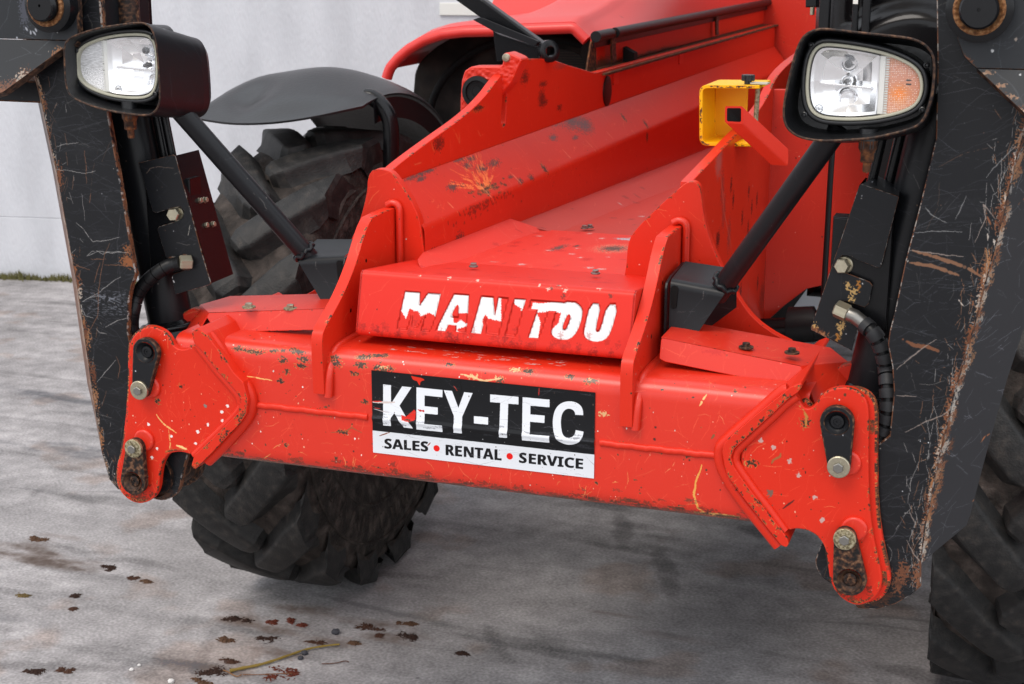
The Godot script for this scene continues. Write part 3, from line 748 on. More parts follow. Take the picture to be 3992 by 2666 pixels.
func make_ear(side: float):
	var o: Array
	if side < 0:
		o = [Vector2(-0.6609, 1.0078), Vector2(-0.651, 1.0242), Vector2(-0.6346, 1.0373), Vector2(-0.6169, 1.0449), Vector2(-0.5966, 1.0427), Vector2(-0.5801, 1.0334), Vector2(-0.5724, 1.0218), Vector2(-0.5679, 1.0115), Vector2(-0.5563, 1.0064), Vector2(-0.5376, 1.009), Vector2(-0.525, 1.0223), Vector2(-0.4792, 0.9721), Vector2(-0.4474, 0.9414), Vector2(-0.435, 0.9242), Vector2(-0.4412, 0.8989), Vector2(-0.5374, 0.8052), Vector2(-0.5595, 0.81), Vector2(-0.5769, 0.808), Vector2(-0.5911, 0.8032), Vector2(-0.6024, 0.7898), Vector2(-0.6098, 0.7728), Vector2(-0.6133, 0.7563), Vector2(-0.6163, 0.7365), Vector2(-0.6247, 0.7159), Vector2(-0.6397, 0.7026), Vector2(-0.6615, 0.695), Vector2(-0.6826, 0.6989), Vector2(-0.698, 0.7101), Vector2(-0.7065, 0.7254), Vector2(-0.708, 0.7449), Vector2(-0.7006, 0.7719), Vector2(-0.6891, 0.8088), Vector2(-0.6787, 0.8549), Vector2(-0.672, 0.9001), Vector2(-0.6663, 0.9449), Vector2(-0.6637, 0.992)]
	else:
		o = [Vector2(0.5788, 1.0115), Vector2(0.5886, 1.0208), Vector2(0.5952, 1.0338), Vector2(0.6063, 1.0457), Vector2(0.6291, 1.0532), Vector2(0.6494, 1.0509), Vector2(0.666, 1.0379), Vector2(0.6718, 1.0126), Vector2(0.6745, 0.945), Vector2(0.6806, 0.8674), Vector2(0.6899, 0.8115), Vector2(0.7048, 0.7591), Vector2(0.7093, 0.7339), Vector2(0.7032, 0.7136), Vector2(0.6908, 0.6987), Vector2(0.6736, 0.6895), Vector2(0.6554, 0.6933), Vector2(0.6367, 0.7069), Vector2(0.6265, 0.7283), Vector2(0.6223, 0.7506), Vector2(0.6185, 0.776), Vector2(0.6111, 0.7912), Vector2(0.5984, 0.804), Vector2(0.5832, 0.8085), Vector2(0.5666, 0.8085), Vector2(0.5532, 0.8028), Vector2(0.5211, 0.8408), Vector2(0.4986, 0.867), Vector2(0.4664, 0.9194), Vector2(0.4945, 0.9608), Vector2(0.5232, 0.9938), Vector2(0.5458, 1.0195), Vector2(0.5602, 1.0288), Vector2(0.5699, 1.0127)]
	o = chaikin(o, true, 2)
	var rc := Rect2(-0.74, 0.66, 0.34, 0.42) if side < 0 else Rect2(0.40, 0.66, 0.36, 0.42)
	var t := red_tx(rc, 1300, 70 + int(side), 1.6)
	if side < 0:
		t.edge_chips([Vector2(-0.5911, 0.8039), Vector2(-0.5769, 0.8087), Vector2(-0.5595, 0.81)], false, 300, 0.0025, 0.006)
		t.line([Vector2(-0.6124, 0.8778), Vector2(-0.6012, 0.8632), Vector2(-0.5879, 0.8551), Vector2(-0.5712, 0.8459)], 0.0028, Color(0.88, 0.66, 0.4), 0.9, 0.6)
		t.line([Vector2(-0.5881, 0.8519), Vector2(-0.5864, 0.8235), Vector2(-0.5891, 0.8073)], 0.002, Color(0.85, 0.6, 0.36), 0.9, 0.4)
		t.line([Vector2(-0.5726, 0.8219), Vector2(-0.5624, 0.8199), Vector2(-0.5529, 0.8171)], 0.004, Color(0.9, 0.75, 0.5), 0.9, 0.6)
		for p in [Vector2(-0.4624, 0.9091), Vector2(-0.4747, 0.897), Vector2(-0.5048, 0.8697), Vector2(-0.5268, 0.8532), Vector2(-0.5326, 0.8305), Vector2(-0.6157, 0.8113), Vector2(-0.6267, 0.7918), Vector2(-0.6305, 0.8569), Vector2(-0.583, 0.8389), Vector2(-0.4746, 0.8808)]: t.blob(p, 0.0032, 0.0032, Color(0.88, 0.85, 0.84), 0.6)
		t.blob(Vector2(-0.5087, 0.9049), 0.003, 0.005, Color(0.5, 0.45, 0.43), 0.7)
		t.chip(Vector2(-0.6083, 0.9035), 0.005, 0.006); t.chip(Vector2(-0.5588, 0.9372), 0.004, 0.004)
		for i in 240:
			var p := Vector2(t.g.randf_range(-0.72, -0.58), 0.66 + absf(t.g.randfn(0, 0.035)))
			t.blob(p, t.g.randf_range(0.002, 0.009), t.g.randf_range(0.002, 0.007), RUST.lerp(Color(0.25, 0.14, 0.1), t.g.randf()), 1.5, 0.5)
	else:
		t.chip(Vector2(0.5741, 0.9883), 0.008, 0.008); t.chip(Vector2(0.4906, 0.911), 0.010, 0.006)
		t.line([Vector2(0.5238, 0.9149), Vector2(0.5265, 0.9216), Vector2(0.5368, 0.9275), Vector2(0.538, 0.934)], 0.003, Color(0.6, 0.35, 0.2), 0.9, 0.7)
		t.line([Vector2(0.57, 1.0096), Vector2(0.575, 0.9993), Vector2(0.5744, 0.9805)], 0.004, Color(0.7, 0.45, 0.22), 0.8, 0.4)
		for p in [Vector2(0.5046, 0.9524), Vector2(0.5256, 0.9421), Vector2(0.5529, 0.9221), Vector2(0.5678, 0.9001), Vector2(0.4773, 0.9366), Vector2(0.4726, 0.8265), Vector2(0.5136, 0.8372), Vector2(0.6091, 0.8296), Vector2(0.5952, 0.8662)]: t.blob(p, 0.0036, 0.0044, Color(0.72, 0.66, 0.65), 0.8, 0.85)
		for p in [Vector2(0.5243, 0.8644), Vector2(0.5248, 0.8387)]: t.blob(p, 0.0055, 0.006, Color(0.42, 0.36, 0.32), 0.8, 0.9)
		t.line([Vector2(0.5627, 0.8573), Vector2(0.5555, 0.85), Vector2(0.5454, 0.8406)], 0.0025, Color(0.35, 0.12, 0.1), 0.9, 0.6)
		for i in 260:
			var p := Vector2(t.g.randf_range(0.55, 0.72), 0.66 + absf(t.g.randfn(0, 0.03)))
			t.blob(p, t.g.randf_range(0.002, 0.009), t.g.randf_range(0.002, 0.007), RUST.lerp(Color(0.25, 0.14, 0.1), t.g.randf()), 1.5, 0.5)
	t.edge_chips(o, true, 130, 0.0012, 0.0036)
	var low := []
	for p in o:
		if p.y < 0.76: low.append(p)
	t.edge_chips(low, false, 260, 0.002, 0.006)
	var m := mat(Color.WHITE, 0.38, 0, t.tex())
	var ear := add("ear_plate", plate(o, ZAT(0), 0.013, m, M.red_edge, 0.003, 3, [], rc), T)
	add("backing_plate", plate(moved(o, Vector2(side * 0.0125, -0.003)), ZAT(-0.0135), 0.013, M.red_rusty, M.red_rusty, 0.005, 3), ear)
	add("backing_plate", plate(o, ZAT(-0.15), 0.02, M.red, M.red_rusty, 0.003, 2), ear)
	# two pins, each held by a keeper plate with one bolt
	var P: Array; var B: Array
	if side < 0: P = [Vector2(-0.6158, 1.0003), Vector2(-0.6602, 0.7463)]; B = [Vector2(-0.6321, 0.9279), Vector2(-0.6522, 0.8135)]
	else: P = [Vector2(0.625, 0.9995), Vector2(0.6596, 0.7397)]; B = [Vector2(0.6321, 0.9284), Vector2(0.6482, 0.8096)]
	for i in 2:
		var a: Vector2 = P[i]; var b: Vector2 = B[i]
		var km: Material = M.black if i == 0 else M.rusty_black
		var ke: Material = M.rusty_black
		var boss := a.lerp(b, 1.0) + Vector2(0.012 if side < 0 or true else -0.012, 0.002 if i == 0 else 0.012)
		add("welded_boss", plate(circle(boss, 0.021, 28), ZAT(0.007), 0.02, M.red, M.red, 0.005, 3), ear)
		var kp := add("keeper_plate", plate(hull(circle(a, 0.0265, 30) + circle(b, 0.0175, 26)), ZAT(0.019), 0.012, km, ke, 0.0018, 2, [circle(a, 0.0185, 30)]), ear)
		var pin := add("pin", lathe([Vector2(0.0187, 0.001), Vector2(0.017, -0.0015), Vector2(0.0125, -0.008), Vector2(0.0105, -0.009), Vector2(0.0102, -0.005), Vector2(0.006, -0.0045), Vector2(0.0055, -0.006), Vector2(0.002, -0.006), Vector2(0.0018, -0.0075), Vector2(0, -0.0075)], aim(Vector3(a.x, a.y, 0.019), Vector3.BACK), M.black if i == 0 else M.rusty_black, 36), kp)
		add("bolt", bolt_mesh(Vector3(b.x, b.y, 0.019), Vector3.BACK, 0.0085, 0.006, 0.0178, 0.005, M.steel, M.zinc if i == 0 else M.zinc_dull, 0.5), kp)

func make_rib(side: float):
	var pr := [Vector2(0.0032, 0.9515), Vector2(0.0055, 1.0072), Vector2(0.0064, 1.0554), Vector2(-0.0074, 1.0706), Vector2(-0.0317, 1.0822), Vector2(-0.0878, 1.114), Vector2(-0.1401, 1.1575), Vector2(-0.1742, 1.1974), Vector2(-0.1947, 1.2185), Vector2(-0.2149, 1.2301)]
	pr = chaikin(pr, false, 2)
	pr += [Vector2(-0.262, 1.232), Vector2(-0.325, 1.232), Vector2(-0.325, 1.03), Vector2(-0.06, 1.0), Vector2(-0.03, 0.94)]
	var x := -0.266 if side < 0 else 0.293
	var rc := Rect2(-0.33, 0.93, 0.34, 0.32)
	var t := red_tx(rc, 900, 80 + int(side), 0.8)
	for p in [Vector2(-0.1849, 1.1556), Vector2(-0.1136, 1.0779)]: t.blob(p, 0.004, 0.004, Color(0.1, 0.04, 0.03), 0.2)
	t.edge_chips(pr.slice(0, pr.size() - 5), false, 140, 0.001, 0.003)
	var rib := add("gusset_rib", plate(pr, XF(x), 0.021, mat(Color.WHITE, 0.40, 0, t.tex()), M.red_edge, 0.0016, 2, [], rc), T)
	var xx := x + 0.003
	add("weld_bead", tube(spline([Vector3(xx, 0.945, -0.006), Vector3(xx + 0.002, 0.985, -0.009), Vector3(xx + 0.002, 1.005, -0.022), Vector3(xx + 0.002, 1.026, -0.05), Vector3(xx + 0.002, 1.026, -0.2)], 8), 0.008, M.red, 12), rib)
	add("weld_bead", tube(spline([Vector3(xx - 0.02, 1.236, -0.322), Vector3(xx - 0.008, 1.241, -0.322), Vector3(xx + 0.004, 1.233, -0.322), Vector3(xx + 0.005, 1.2, -0.322), Vector3(xx + 0.005, 1.1, -0.322)], 8), 0.007, M.red, 12), rib)

func make_sticker(beam: Node):
	var rc := Rect2(-0.182, 0.848, 0.410, 0.154)
	var t := Tx.new(rc, 2400, Color(0.83, 0.84, 0.86), 90)
	var K := Color(0.062, 0.066, 0.078); var W := Color(0.85, 0.86, 0.88)
	var dark := Color(0.055, 0.056, 0.068)
	t.poly([Vector2(-0.183, 1.0029), Vector2(0.2324, 1.0069), Vector2(0.2344, 0.8922), Vector2(-0.1856, 0.8905)], K)
	for q in [
		[Vector2(-0.1586, 0.978), Vector2(-0.1437, 0.9779), Vector2(-0.1443, 0.9442), Vector2(-0.1227, 0.9779), Vector2(-0.1048, 0.9779), Vector2(-0.1282, 0.9423), Vector2(-0.1035, 0.9022), Vector2(-0.1208, 0.9024), Vector2(-0.1384, 0.9275), Vector2(-0.1448, 0.9187), Vector2(-0.1451, 0.9022), Vector2(-0.1602, 0.902)],
		[Vector2(-0.0959, 0.9788), Vector2(-0.0474, 0.9789), Vector2(-0.0476, 0.9656), Vector2(-0.0808, 0.9655), Vector2(-0.081, 0.9463), Vector2(-0.0566, 0.9464), Vector2(-0.0567, 0.9334), Vector2(-0.0812, 0.9329), Vector2(-0.0814, 0.9144), Vector2(-0.0481, 0.9147), Vector2(-0.0482, 0.9019), Vector2(-0.097, 0.9014)],
		[Vector2(-0.0453, 0.9788), Vector2(-0.0299, 0.9789), Vector2(-0.0184, 0.9498), Vector2(-0.0077, 0.979), Vector2(0.0079, 0.9788), Vector2(-0.0115, 0.9343), Vector2(-0.0123, 0.9032), Vector2(-0.0278, 0.9029), Vector2(-0.0269, 0.9341)],
		[Vector2(0.0098, 0.938), Vector2(0.0359, 0.9384), Vector2(0.0358, 0.9252), Vector2(0.0098, 0.9248)],
		[Vector2(0.0395, 0.9797), Vector2(0.0905, 0.9804), Vector2(0.0905, 0.9669), Vector2(0.0723, 0.9664), Vector2(0.0703, 0.9043), Vector2(0.0555, 0.9038), Vector2(0.0578, 0.9664), Vector2(0.0395, 0.966)],
		[Vector2(0.0978, 0.9806), Vector2(0.1457, 0.9811), Vector2(0.1456, 0.9676), Vector2(0.1119, 0.967), Vector2(0.1117, 0.9517), Vector2(0.1373, 0.9523), Vector2(0.1368, 0.939), Vector2(0.1114, 0.9386), Vector2(0.111, 0.9164), Vector2(0.1463, 0.9174), Vector2(0.1458, 0.9042), Vector2(0.0969, 0.9031)]]:
		t.poly(q, W)
	var co := [Vector2(0.2048, 0.96), Vector2(0.2041, 0.97), Vector2(0.1989, 0.978), Vector2(0.1888, 0.9821), Vector2(0.1765, 0.9817), Vector2(0.1645, 0.9765), Vector2(0.156, 0.9664), Vector2(0.1521, 0.953), Vector2(0.1513, 0.9385), Vector2(0.1535, 0.9213), Vector2(0.1609, 0.9091), Vector2(0.1754, 0.9037), Vector2(0.1898, 0.9059), Vector2(0.1998, 0.9128), Vector2(0.2045, 0.9226), Vector2(0.2058, 0.9314), Vector2(0.192, 0.9328), Vector2(0.1904, 0.9245), Vector2(0.1848, 0.9187), Vector2(0.1767, 0.9172), Vector2(0.1697, 0.9211), Vector2(0.1667, 0.9315), Vector2(0.1657, 0.9444), Vector2(0.167, 0.9566), Vector2(0.1715, 0.9651), Vector2(0.1784, 0.969), Vector2(0.1858, 0.9683), Vector2(0.1899, 0.9642), Vector2(0.1908, 0.9591)]
	t.poly(chaikin(co.slice(0, 16), false, 2) + chaikin(co.slice(16), false, 2), W)
	var f := SystemFont.new(); f.font_names = PackedStringArray(["Droid Sans"]); f.font_weight = 800
	for w in [["SALES", [Vector2(-0.1579, 0.8599), Vector2(-0.0759, 0.8632), Vector2(-0.1575, 0.8781)]], ["RENTAL", [Vector2(-0.0422, 0.861), Vector2(0.0597, 0.8629), Vector2(-0.042, 0.8799)]], ["SERVICE", [Vector2(0.0924, 0.8626), Vector2(0.2054, 0.8641), Vector2(0.0923, 0.8809)]]]:
		var tm := TextMesh.new(); tm.font = f; tm.text = w[0]; tm.font_size = 64; tm.pixel_size = 0.01; tm.depth = 0.0
		var bb := tm.get_aabb(); var v: PackedVector3Array = tm.get_mesh_arrays()[Mesh.ARRAY_VERTEX]
		var ix: PackedInt32Array = PackedInt32Array(range(v.size()))
		if tm.get_mesh_arrays()[Mesh.ARRAY_INDEX] != null: ix = tm.get_mesh_arrays()[Mesh.ARRAY_INDEX]
		var o: Vector2 = w[1][0]; var e: Vector2 = w[1][1]; var hgt: float = w[1][2].y - o.y
		for i in range(0, ix.size(), 3):
			var tr := []
			for k in 3:
				var p := v[ix[i + k]]
				tr.append(o + (e - o) * ((p.x - bb.position.x) / bb.size.x) + Vector2(0, hgt * (p.y - bb.position.y) / bb.size.y))
			if absf((tr[1] - tr[0]).cross(tr[2] - tr[0])) < 1e-9: continue
			for of in [Vector2(0, 0), Vector2(0.0006, 0.0003), Vector2(-0.0006, -0.0003), Vector2(0.0003, -0.0004)]: t.poly(tr.map(func(q): return q + of), dark)
	for p in [Vector2(-0.0595, 0.871), Vector2(0.0749, 0.8718)]: t.poly(circle(p, 0.0058, 20), Color(0.85, 0.1, 0.08))
	# torn and scraped places
	t.poly([Vector2(-0.1057, 0.9985), Vector2(-0.0843, 0.9961), Vector2(-0.0807, 0.9935), Vector2(-0.0875, 0.9899), Vector2(-0.09, 0.9823), Vector2(-0.0942, 0.9893), Vector2(-0.1027, 0.9923)], RED, 1.0, 0.001)
	t.poly([Vector2(-0.1254, 0.9253), Vector2(-0.1161, 0.9238), Vector2(-0.1005, 0.9383), Vector2(-0.0975, 0.9342), Vector2(-0.0992, 0.9191), Vector2(-0.1101, 0.9143), Vector2(-0.124, 0.9164)], Color(0.80, 0.14, 0.09), 1.0, 0.0015)
	t.blob(Vector2(-0.1131, 0.9182), 0.006, 0.002, Color(0.35, 0.2, 0.14), 1.3)
	t.blob(Vector2(-0.0882, 0.9375), 0.006, 0.0018, Color(0.7, 0.12, 0.09), 1.0)
	t.line([Vector2(-0.1787, 0.9437), Vector2(-0.1561, 0.9454), Vector2(-0.1374, 0.9473)], 0.003, Color(0.78, 0.72, 0.7), 0.9, 0.7)
	t.line([Vector2(-0.1787, 0.9449), Vector2(-0.1624, 0.9466)], 0.002, Color(0.75, 0.15, 0.1), 0.9, 0.7)
	t.line([Vector2(-0.1783, 0.9317), Vector2(-0.1627, 0.9288), Vector2(-0.1471, 0.9275)], 0.0012, Color(0.7, 0.66, 0.66), 0.8, 0.6)
	t.line([Vector2(-0.1767, 0.9334), Vector2(-0.1642, 0.9332)], 0.001, Color(0.75, 0.2, 0.15), 0.8, 0.6)
	t.line([Vector2(-0.0268, 0.9885), Vector2(-0.0203, 0.9798)], 0.0016, Color(0.6, 0.2, 0.16), 0.8, 0.5)
	t.line([Vector2(0.1268, 0.9993), Vector2(0.1263, 0.9864)], 0.002, Color(0.6, 0.14, 0.12), 0.85, 0.6)
	t.line([Vector2(-0.1669, 0.8823), Vector2(-0.1479, 0.8904)], 0.0016, Color(0.5, 0.3, 0.22), 0.8, 0.6)
	t.line([Vector2(-0.0767, 0.8736), Vector2(-0.0705, 0.8803)], 0.0014, Color(0.5, 0.26, 0.2), 0.8, 0.6)
	t.line([Vector2(-0.0147, 0.9979), Vector2(-0.0124, 0.9841), Vector2(-0.0164, 0.9691)], 0.0012, Color(0.02, 0.02, 0.02), 0.8, 0.9)
	t.scratches(70, 0.01, 0.06, -0.1, 0.25, Color(0.5, 0.5, 0.52), 0.35, 0.0005)
	t.specks(160, 0.0004, 0.0012, [Color(0.6, 0.6, 0.6), Color(0.3, 0.25, 0.22)])
	var pr := []
	for i in 25:
		var y := lerpf(0.8495, 1.0005, i / 24.0)
		pr.append(Vector2(-0.0105 + 0.0028 * exp(-pow((y - 0.913) / 0.0055, 2.0)), y))
	for i in 30: t.blob(Vector2(t.g.randf_range(-0.18, 0.22), t.g.randf_range(0.9, 0.925)), 0.01, 0.0015, Color(0.3, 0.3, 0.33), 1.2, 0.35)
	var d := []
	for y in [0.905, 0.908, 0.9105, 0.913, 0.9155, 0.918, 0.921]: d.append(Vector2(-0.0105 + 0.0028 * exp(-pow((y - 0.913) / 0.0045, 2.0)), y))
	pr = [Vector2(-0.0105, 0.8495)] + d + [Vector2(-0.0105, 1.0005)]
	var st := add("sticker", drawn(pr, XAX, -0.1805, 0.2255, mat(Color.WHITE, 0.3, 0, t.tex()), 0.8495, rc, false, false, 0.5), beam, "black and white printed sticker, scraped and torn at its upper left")

# ------------------------------------------------------------------ sheet covers
func make_covers():
	# lettered nose cover
	var rc := Rect2(-0.26, 1.00, 0.54, 0.62)
	var t := Tx.new(rc, 1500, Color(0.815, 0.155, 0.10), 100)
	t.mottle(0.004, 0.12, Color(0.78, 0.12, 0.09))
	t.scratches(240, 0.01, 0.05, 1.2, 0.6, Color(0.9, 0.42, 0.36), 0.3, 0.0007)
	t.specks(90, 0.0006, 0.0016, WSP)
	t.specks(30, 0.0008, 0.002, [Color(0.25, 0.12, 0.1)])
	var L := [
		[Vector2(-0.1446, 1.1309), Vector2(-0.1169, 1.1315), Vector2(-0.1151, 1.1089), Vector2(-0.1012, 1.1316), Vector2(-0.0775, 1.1322), Vector2(-0.0857, 1.0811), Vector2(-0.0918, 1.0639), Vector2(-0.1082, 1.0643), Vector2(-0.102, 1.097), Vector2(-0.1161, 1.0694), Vector2(-0.1249, 1.0698), Vector2(-0.1266, 1.0951), Vector2(-0.1349, 1.0644), Vector2(-0.154, 1.0645)],
		[Vector2(-0.0527, 1.133), Vector2(-0.0254, 1.1333), Vector2(-0.0241, 1.1032), Vector2(-0.024, 1.069), Vector2(-0.0431, 1.0689), Vector2(-0.0432, 1.0797), Vector2(-0.0585, 1.0799), Vector2(-0.0629, 1.0681), Vector2(-0.0807, 1.068)],
		[Vector2(-0.002, 1.1328), Vector2(0.0197, 1.1328), Vector2(0.0255, 1.1015), Vector2(0.0295, 1.1335), Vector2(0.0477, 1.1338), Vector2(0.0355, 1.0684), Vector2(0.0144, 1.0689), Vector2(0.0088, 1.1002), Vector2(0.0027, 1.069), Vector2(-0.0149, 1.0692)],
		[Vector2(0.0584, 1.1338), Vector2(0.0786, 1.1339), Vector2(0.0667, 1.0696), Vector2(0.0473, 1.0694)],
		[Vector2(0.0881, 1.1332), Vector2(0.1461, 1.1341), Vector2(0.1431, 1.1188), Vector2(0.1212, 1.1184), Vector2(0.1086, 1.0703), Vector2(0.0897, 1.0701), Vector2(0.1021, 1.1189), Vector2(0.0858, 1.119)],
		[Vector2(0.1447, 1.1334), Vector2(0.1574, 1.1372), Vector2(0.1706, 1.1354), Vector2(0.1804, 1.1265), Vector2(0.1812, 1.1112), Vector2(0.175, 1.0871), Vector2(0.1632, 1.073), Vector2(0.146, 1.0707), Vector2(0.1325, 1.0752), Vector2(0.1284, 1.0846), Vector2(0.1314, 1.103), Vector2(0.1367, 1.1244)],
		[Vector2(0.1935, 1.1372), Vector2(0.2127, 1.1376), Vector2(0.2061, 1.0939), Vector2(0.2094, 1.0886), Vector2(0.215, 1.0932), Vector2(0.223, 1.1376), Vector2(0.2423, 1.138), Vector2(0.2335, 1.0906), Vector2(0.224, 1.0766), Vector2(0.2072, 1.0723), Vector2(0.1895, 1.0767), Vector2(0.186, 1.0894)]]
	var holes := [[Vector2(-0.0556, 1.0944), Vector2(-0.0415, 1.0944), Vector2(-0.0423, 1.1155), Vector2(-0.0466, 1.1157)], [Vector2(0.1546, 1.1141), Vector2(0.1588, 1.1158), Vector2(0.1616, 1.1097), Vector2(0.1553, 1.0896), Vector2(0.1503, 1.0876), Vector2(0.1475, 1.0932)]]
	var low := [[Vector2(-0.1587, 1.0983), Vector2(-0.1492, 1.0967), Vector2(-0.1386, 1.0831), Vector2(-0.1335, 1.1026), Vector2(-0.1244, 1.0981), Vector2(-0.1183, 1.0992), Vector2(-0.1112, 1.09), Vector2(-0.0958, 1.0975), Vector2(-0.0862, 1.0937), Vector2(-0.0765, 1.0818), Vector2(-0.0774, 1.0588), Vector2(-0.1607, 1.0518)],
		[Vector2(-0.0522, 1.1004), Vector2(-0.0249, 1.1023), Vector2(-0.0159, 1.0868), Vector2(-0.02, 1.0822), Vector2(-0.0311, 1.087), Vector2(-0.036, 1.0909), Vector2(-0.0431, 1.0846), Vector2(-0.0491, 1.0841)], [Vector2(-0.0406, 1.0739), Vector2(-0.0185, 1.0823), Vector2(-0.0183, 1.0638), Vector2(-0.0434, 1.0717)],
		[Vector2(0.0082, 1.1035), Vector2(0.0134, 1.0963), Vector2(0.0256, 1.0944), Vector2(0.0407, 1.0928), Vector2(0.0522, 1.098), Vector2(0.0508, 1.064), Vector2(0.0092, 1.0605), Vector2(0.0034, 1.0941)],
		[Vector2(0.0337, 1.1361), Vector2(0.057, 1.1365), Vector2(0.0593, 1.124), Vector2(0.071, 1.1193), Vector2(0.0722, 1.1132), Vector2(0.0791, 1.1283), Vector2(0.0845, 1.1175), Vector2(0.0761, 1.0634), Vector2(0.0404, 1.0631)],
		[Vector2(0.0811, 1.1383), Vector2(0.1485, 1.1393), Vector2(0.1688, 1.1395), Vector2(0.1691, 1.1364), Vector2(0.1285, 1.1344), Vector2(0.1055, 1.1298), Vector2(0.0921, 1.1307), Vector2(0.0894, 1.1185), Vector2(0.0833, 1.1146)], [Vector2(0.1011, 1.1132), Vector2(0.1213, 1.1171), Vector2(0.1433, 1.1166), Vector2(0.1405, 1.0996), Vector2(0.1299, 1.0875), Vector2(0.129, 1.0651), Vector2(0.1067, 1.0688), Vector2(0.1085, 1.097)]]
	var hm := Image.create(int(rc.size.x * 1500), int(rc.size.y * 1500), false, Image.FORMAT_RGB8); hm.fill(Color(0.6, 0.6, 0.6))
	var hx := Tx.new(rc, 1500, Color(0.6, 0.6, 0.6), 101); hx.im = hm
	for i in L.size():
		var o: Array = L[i]
		if i >= 5: o = chaikin(o, true, 1)
		hx.poly(o, Color(0.15, 0.15, 0.15))
		t.poly(o, Color(0.86, 0.85, 0.85))
	for o in holes:
		hx.poly(o, Color(0.6, 0.6, 0.6)); t.poly(chaikin(o), Color(0.815, 0.155, 0.10))
	for o in low: t.poly(o, Color(0.81, 0.15, 0.095), 1.0, 0.0022)
	hm.resize(hm.get_width() / 4, hm.get_height() / 4, Image.INTERPOLATE_BILINEAR); hm.resize(hm.get_width() * 2, hm.get_height() * 2, Image.INTERPOLATE_CUBIC)
	# worn top, wet marks and scuffs
	for p in [Vector2(-0.0656, 1.1629), Vector2(0.0996, 1.1622), Vector2(0.1345, 1.1648), Vector2(0.1178, 1.1551), Vector2(0.147, 1.1559), Vector2(0.2054, 1.1644), Vector2(-0.1211, 1.1632), Vector2(-0.0122, 1.1611)]: t.blob(p, t.g.randf_range(0.002, 0.005), t.g.randf_range(0.002, 0.004), Color(0.85, 0.75, 0.7), 1.6, 0.8)
	for p in [Vector2(0.1221, 1.1569), Vector2(0.1451, 1.1446), Vector2(0.1332, 1.1633), Vector2(0.228, 1.1523)]: t.blob(p, 0.003, 0.004, Color(0.3, 0.2, 0.16), 1.5, 0.6)
	for i in 90: t.blob(Vector2(t.g.randf_range(-0.23, 0.25), 1.05 + absf(t.g.randfn(0, 0.012))), 0.004, 0.006, Color(0.5, 0.09, 0.07), 1.4, 0.25)
	for i in 26: t.blob(Vector2(t.g.randf_range(-0.15, 0.2), t.g.randf_range(1.19, 1.3)), t.g.randf_range(0.004, 0.018), t.g.randf_range(0.002, 0.006), Color(0.70, 0.06, 0.045), 1.4, 0.75)
	t.scratches(120, 0.01, 0.04, 0.4, 0.8, Color(0.88, 0.5, 0.44), 0.4, 0.0008, PackedVector2Array(rect(-0.23, 1.16, 0.25, 1.5)))
	M.cover = bump(mat(Color.WHITE, 0.4, 0, t.tex()), ImageTexture.create_from_image(hm.duplicate()), 1.0)
	hm.bump_map_to_normal_map(7.0); M.cover.normal_texture = ImageTexture.create_from_image(hm); M.cover.normal_scale = 1.0
	var pr := fillet([Vector2(-0.20, 1.045), Vector2(-0.06, 1.045), Vector2(-0.090, 1.159), Vector2(-0.17, 1.150), Vector2(-0.335, 1.1315)], 0.012, false, 6)
	var pp: Array = pr.slice(0, 1) + pr.slice(1)
	var cov := add("nose_cover", drawn(pp, XAX, -0.233, 0.270, M.cover, v_start(pp, 7, 1.045 + pp[7].distance_to(Vector2(-0.06, 1.045))), rc, false, false, 0.6), T, "red nose cover with embossed white letters, partly peeled")
	add("end_return", plate(pr + [Vector2(-0.335, 1.045)], XF(-0.2335, -1.0), 0.004, M.red, M.red, 0.001), cov)
	add("end_return", plate(pr + [Vector2(-0.335, 1.045)], XF(0.2705), 0.004, M.red, M.red, 0.001), cov)
	for p in [Vector3(-0.073, 1.149, -0.2321), Vector3(0.1538, 1.149, -0.2501)]: add("bolt", bolt_mesh(p, Vector3.UP, 0.0062, 0.005, 0.0085, 0.0016, M.steel, M.steel, 0.2), cov)
	# trough floor, two overlapping pieces with turned-up sides
	for k in 2:
		var z0 := -0.325 if k == 0 else -0.86; var z1 := -0.88 if k == 0 else -3.3
		var fr := Rect2(z1, -0.35, z0 - z1, 0.7)
		var ft := Tx.new(fr, 700, Color(0.83, 0.19, 0.14), 105 + k)
		ft.mottle(0.0025, 0.55, Color(0.70, 0.27, 0.23) if k == 0 else Color(0.62, 0.27, 0.24))
		for i in (26 if k == 0 else 60): ft.blob(Vector2(ft.g.randf_range(z1, z0), ft.g.randf_range(-0.18, 0.18)), ft.g.randf_range(0.004, 0.02), ft.g.randf_range(0.003, 0.01), Color(0.66, 0.07, 0.05) if k == 0 else Color(0.45, 0.15, 0.13), 1.4, 0.5)
		for i in 14: ft.blob(Vector2(ft.g.randf_range(z1, z0), ft.g.randf_range(-0.14, 0.14)), ft.g.randf_range(0.003, 0.012), ft.g.randf_range(0.002, 0.008), Color(0.74, 0.72, 0.72), 1.5, 0.7)
		ft.scratches(260, 0.01, 0.06, 0.3, 0.9, Color(0.9, 0.6, 0.53), 0.35, 0.0009)
		if k == 0:
			ft.blob(Vector2(-0.66, 0.075), 0.05, 0.03, Color(0.85, 0.6, 0.48), 1.6, 0.8); ft.blob(Vector2(-0.66, 0.075), 0.034, 0.021, Color(0.3, 0.24, 0.21), 1.5)
			ft.blob(Vector2(-0.62, -0.03), 0.04, 0.009, Color(0.36, 0.26, 0.24), 1.6); ft.blob(Vector2(-0.66, -0.005), 0.015, 0.005, Color(0.3, 0.22, 0.2), 1.4)
			for i in 14: ft.blob(Vector2(-0.80 - ft.g.randf() * 0.04, ft.g.randf_range(0.02, 0.16)), 0.012, 0.014, Color(0.66, 0.66, 0.70), 1.3, 0.8)
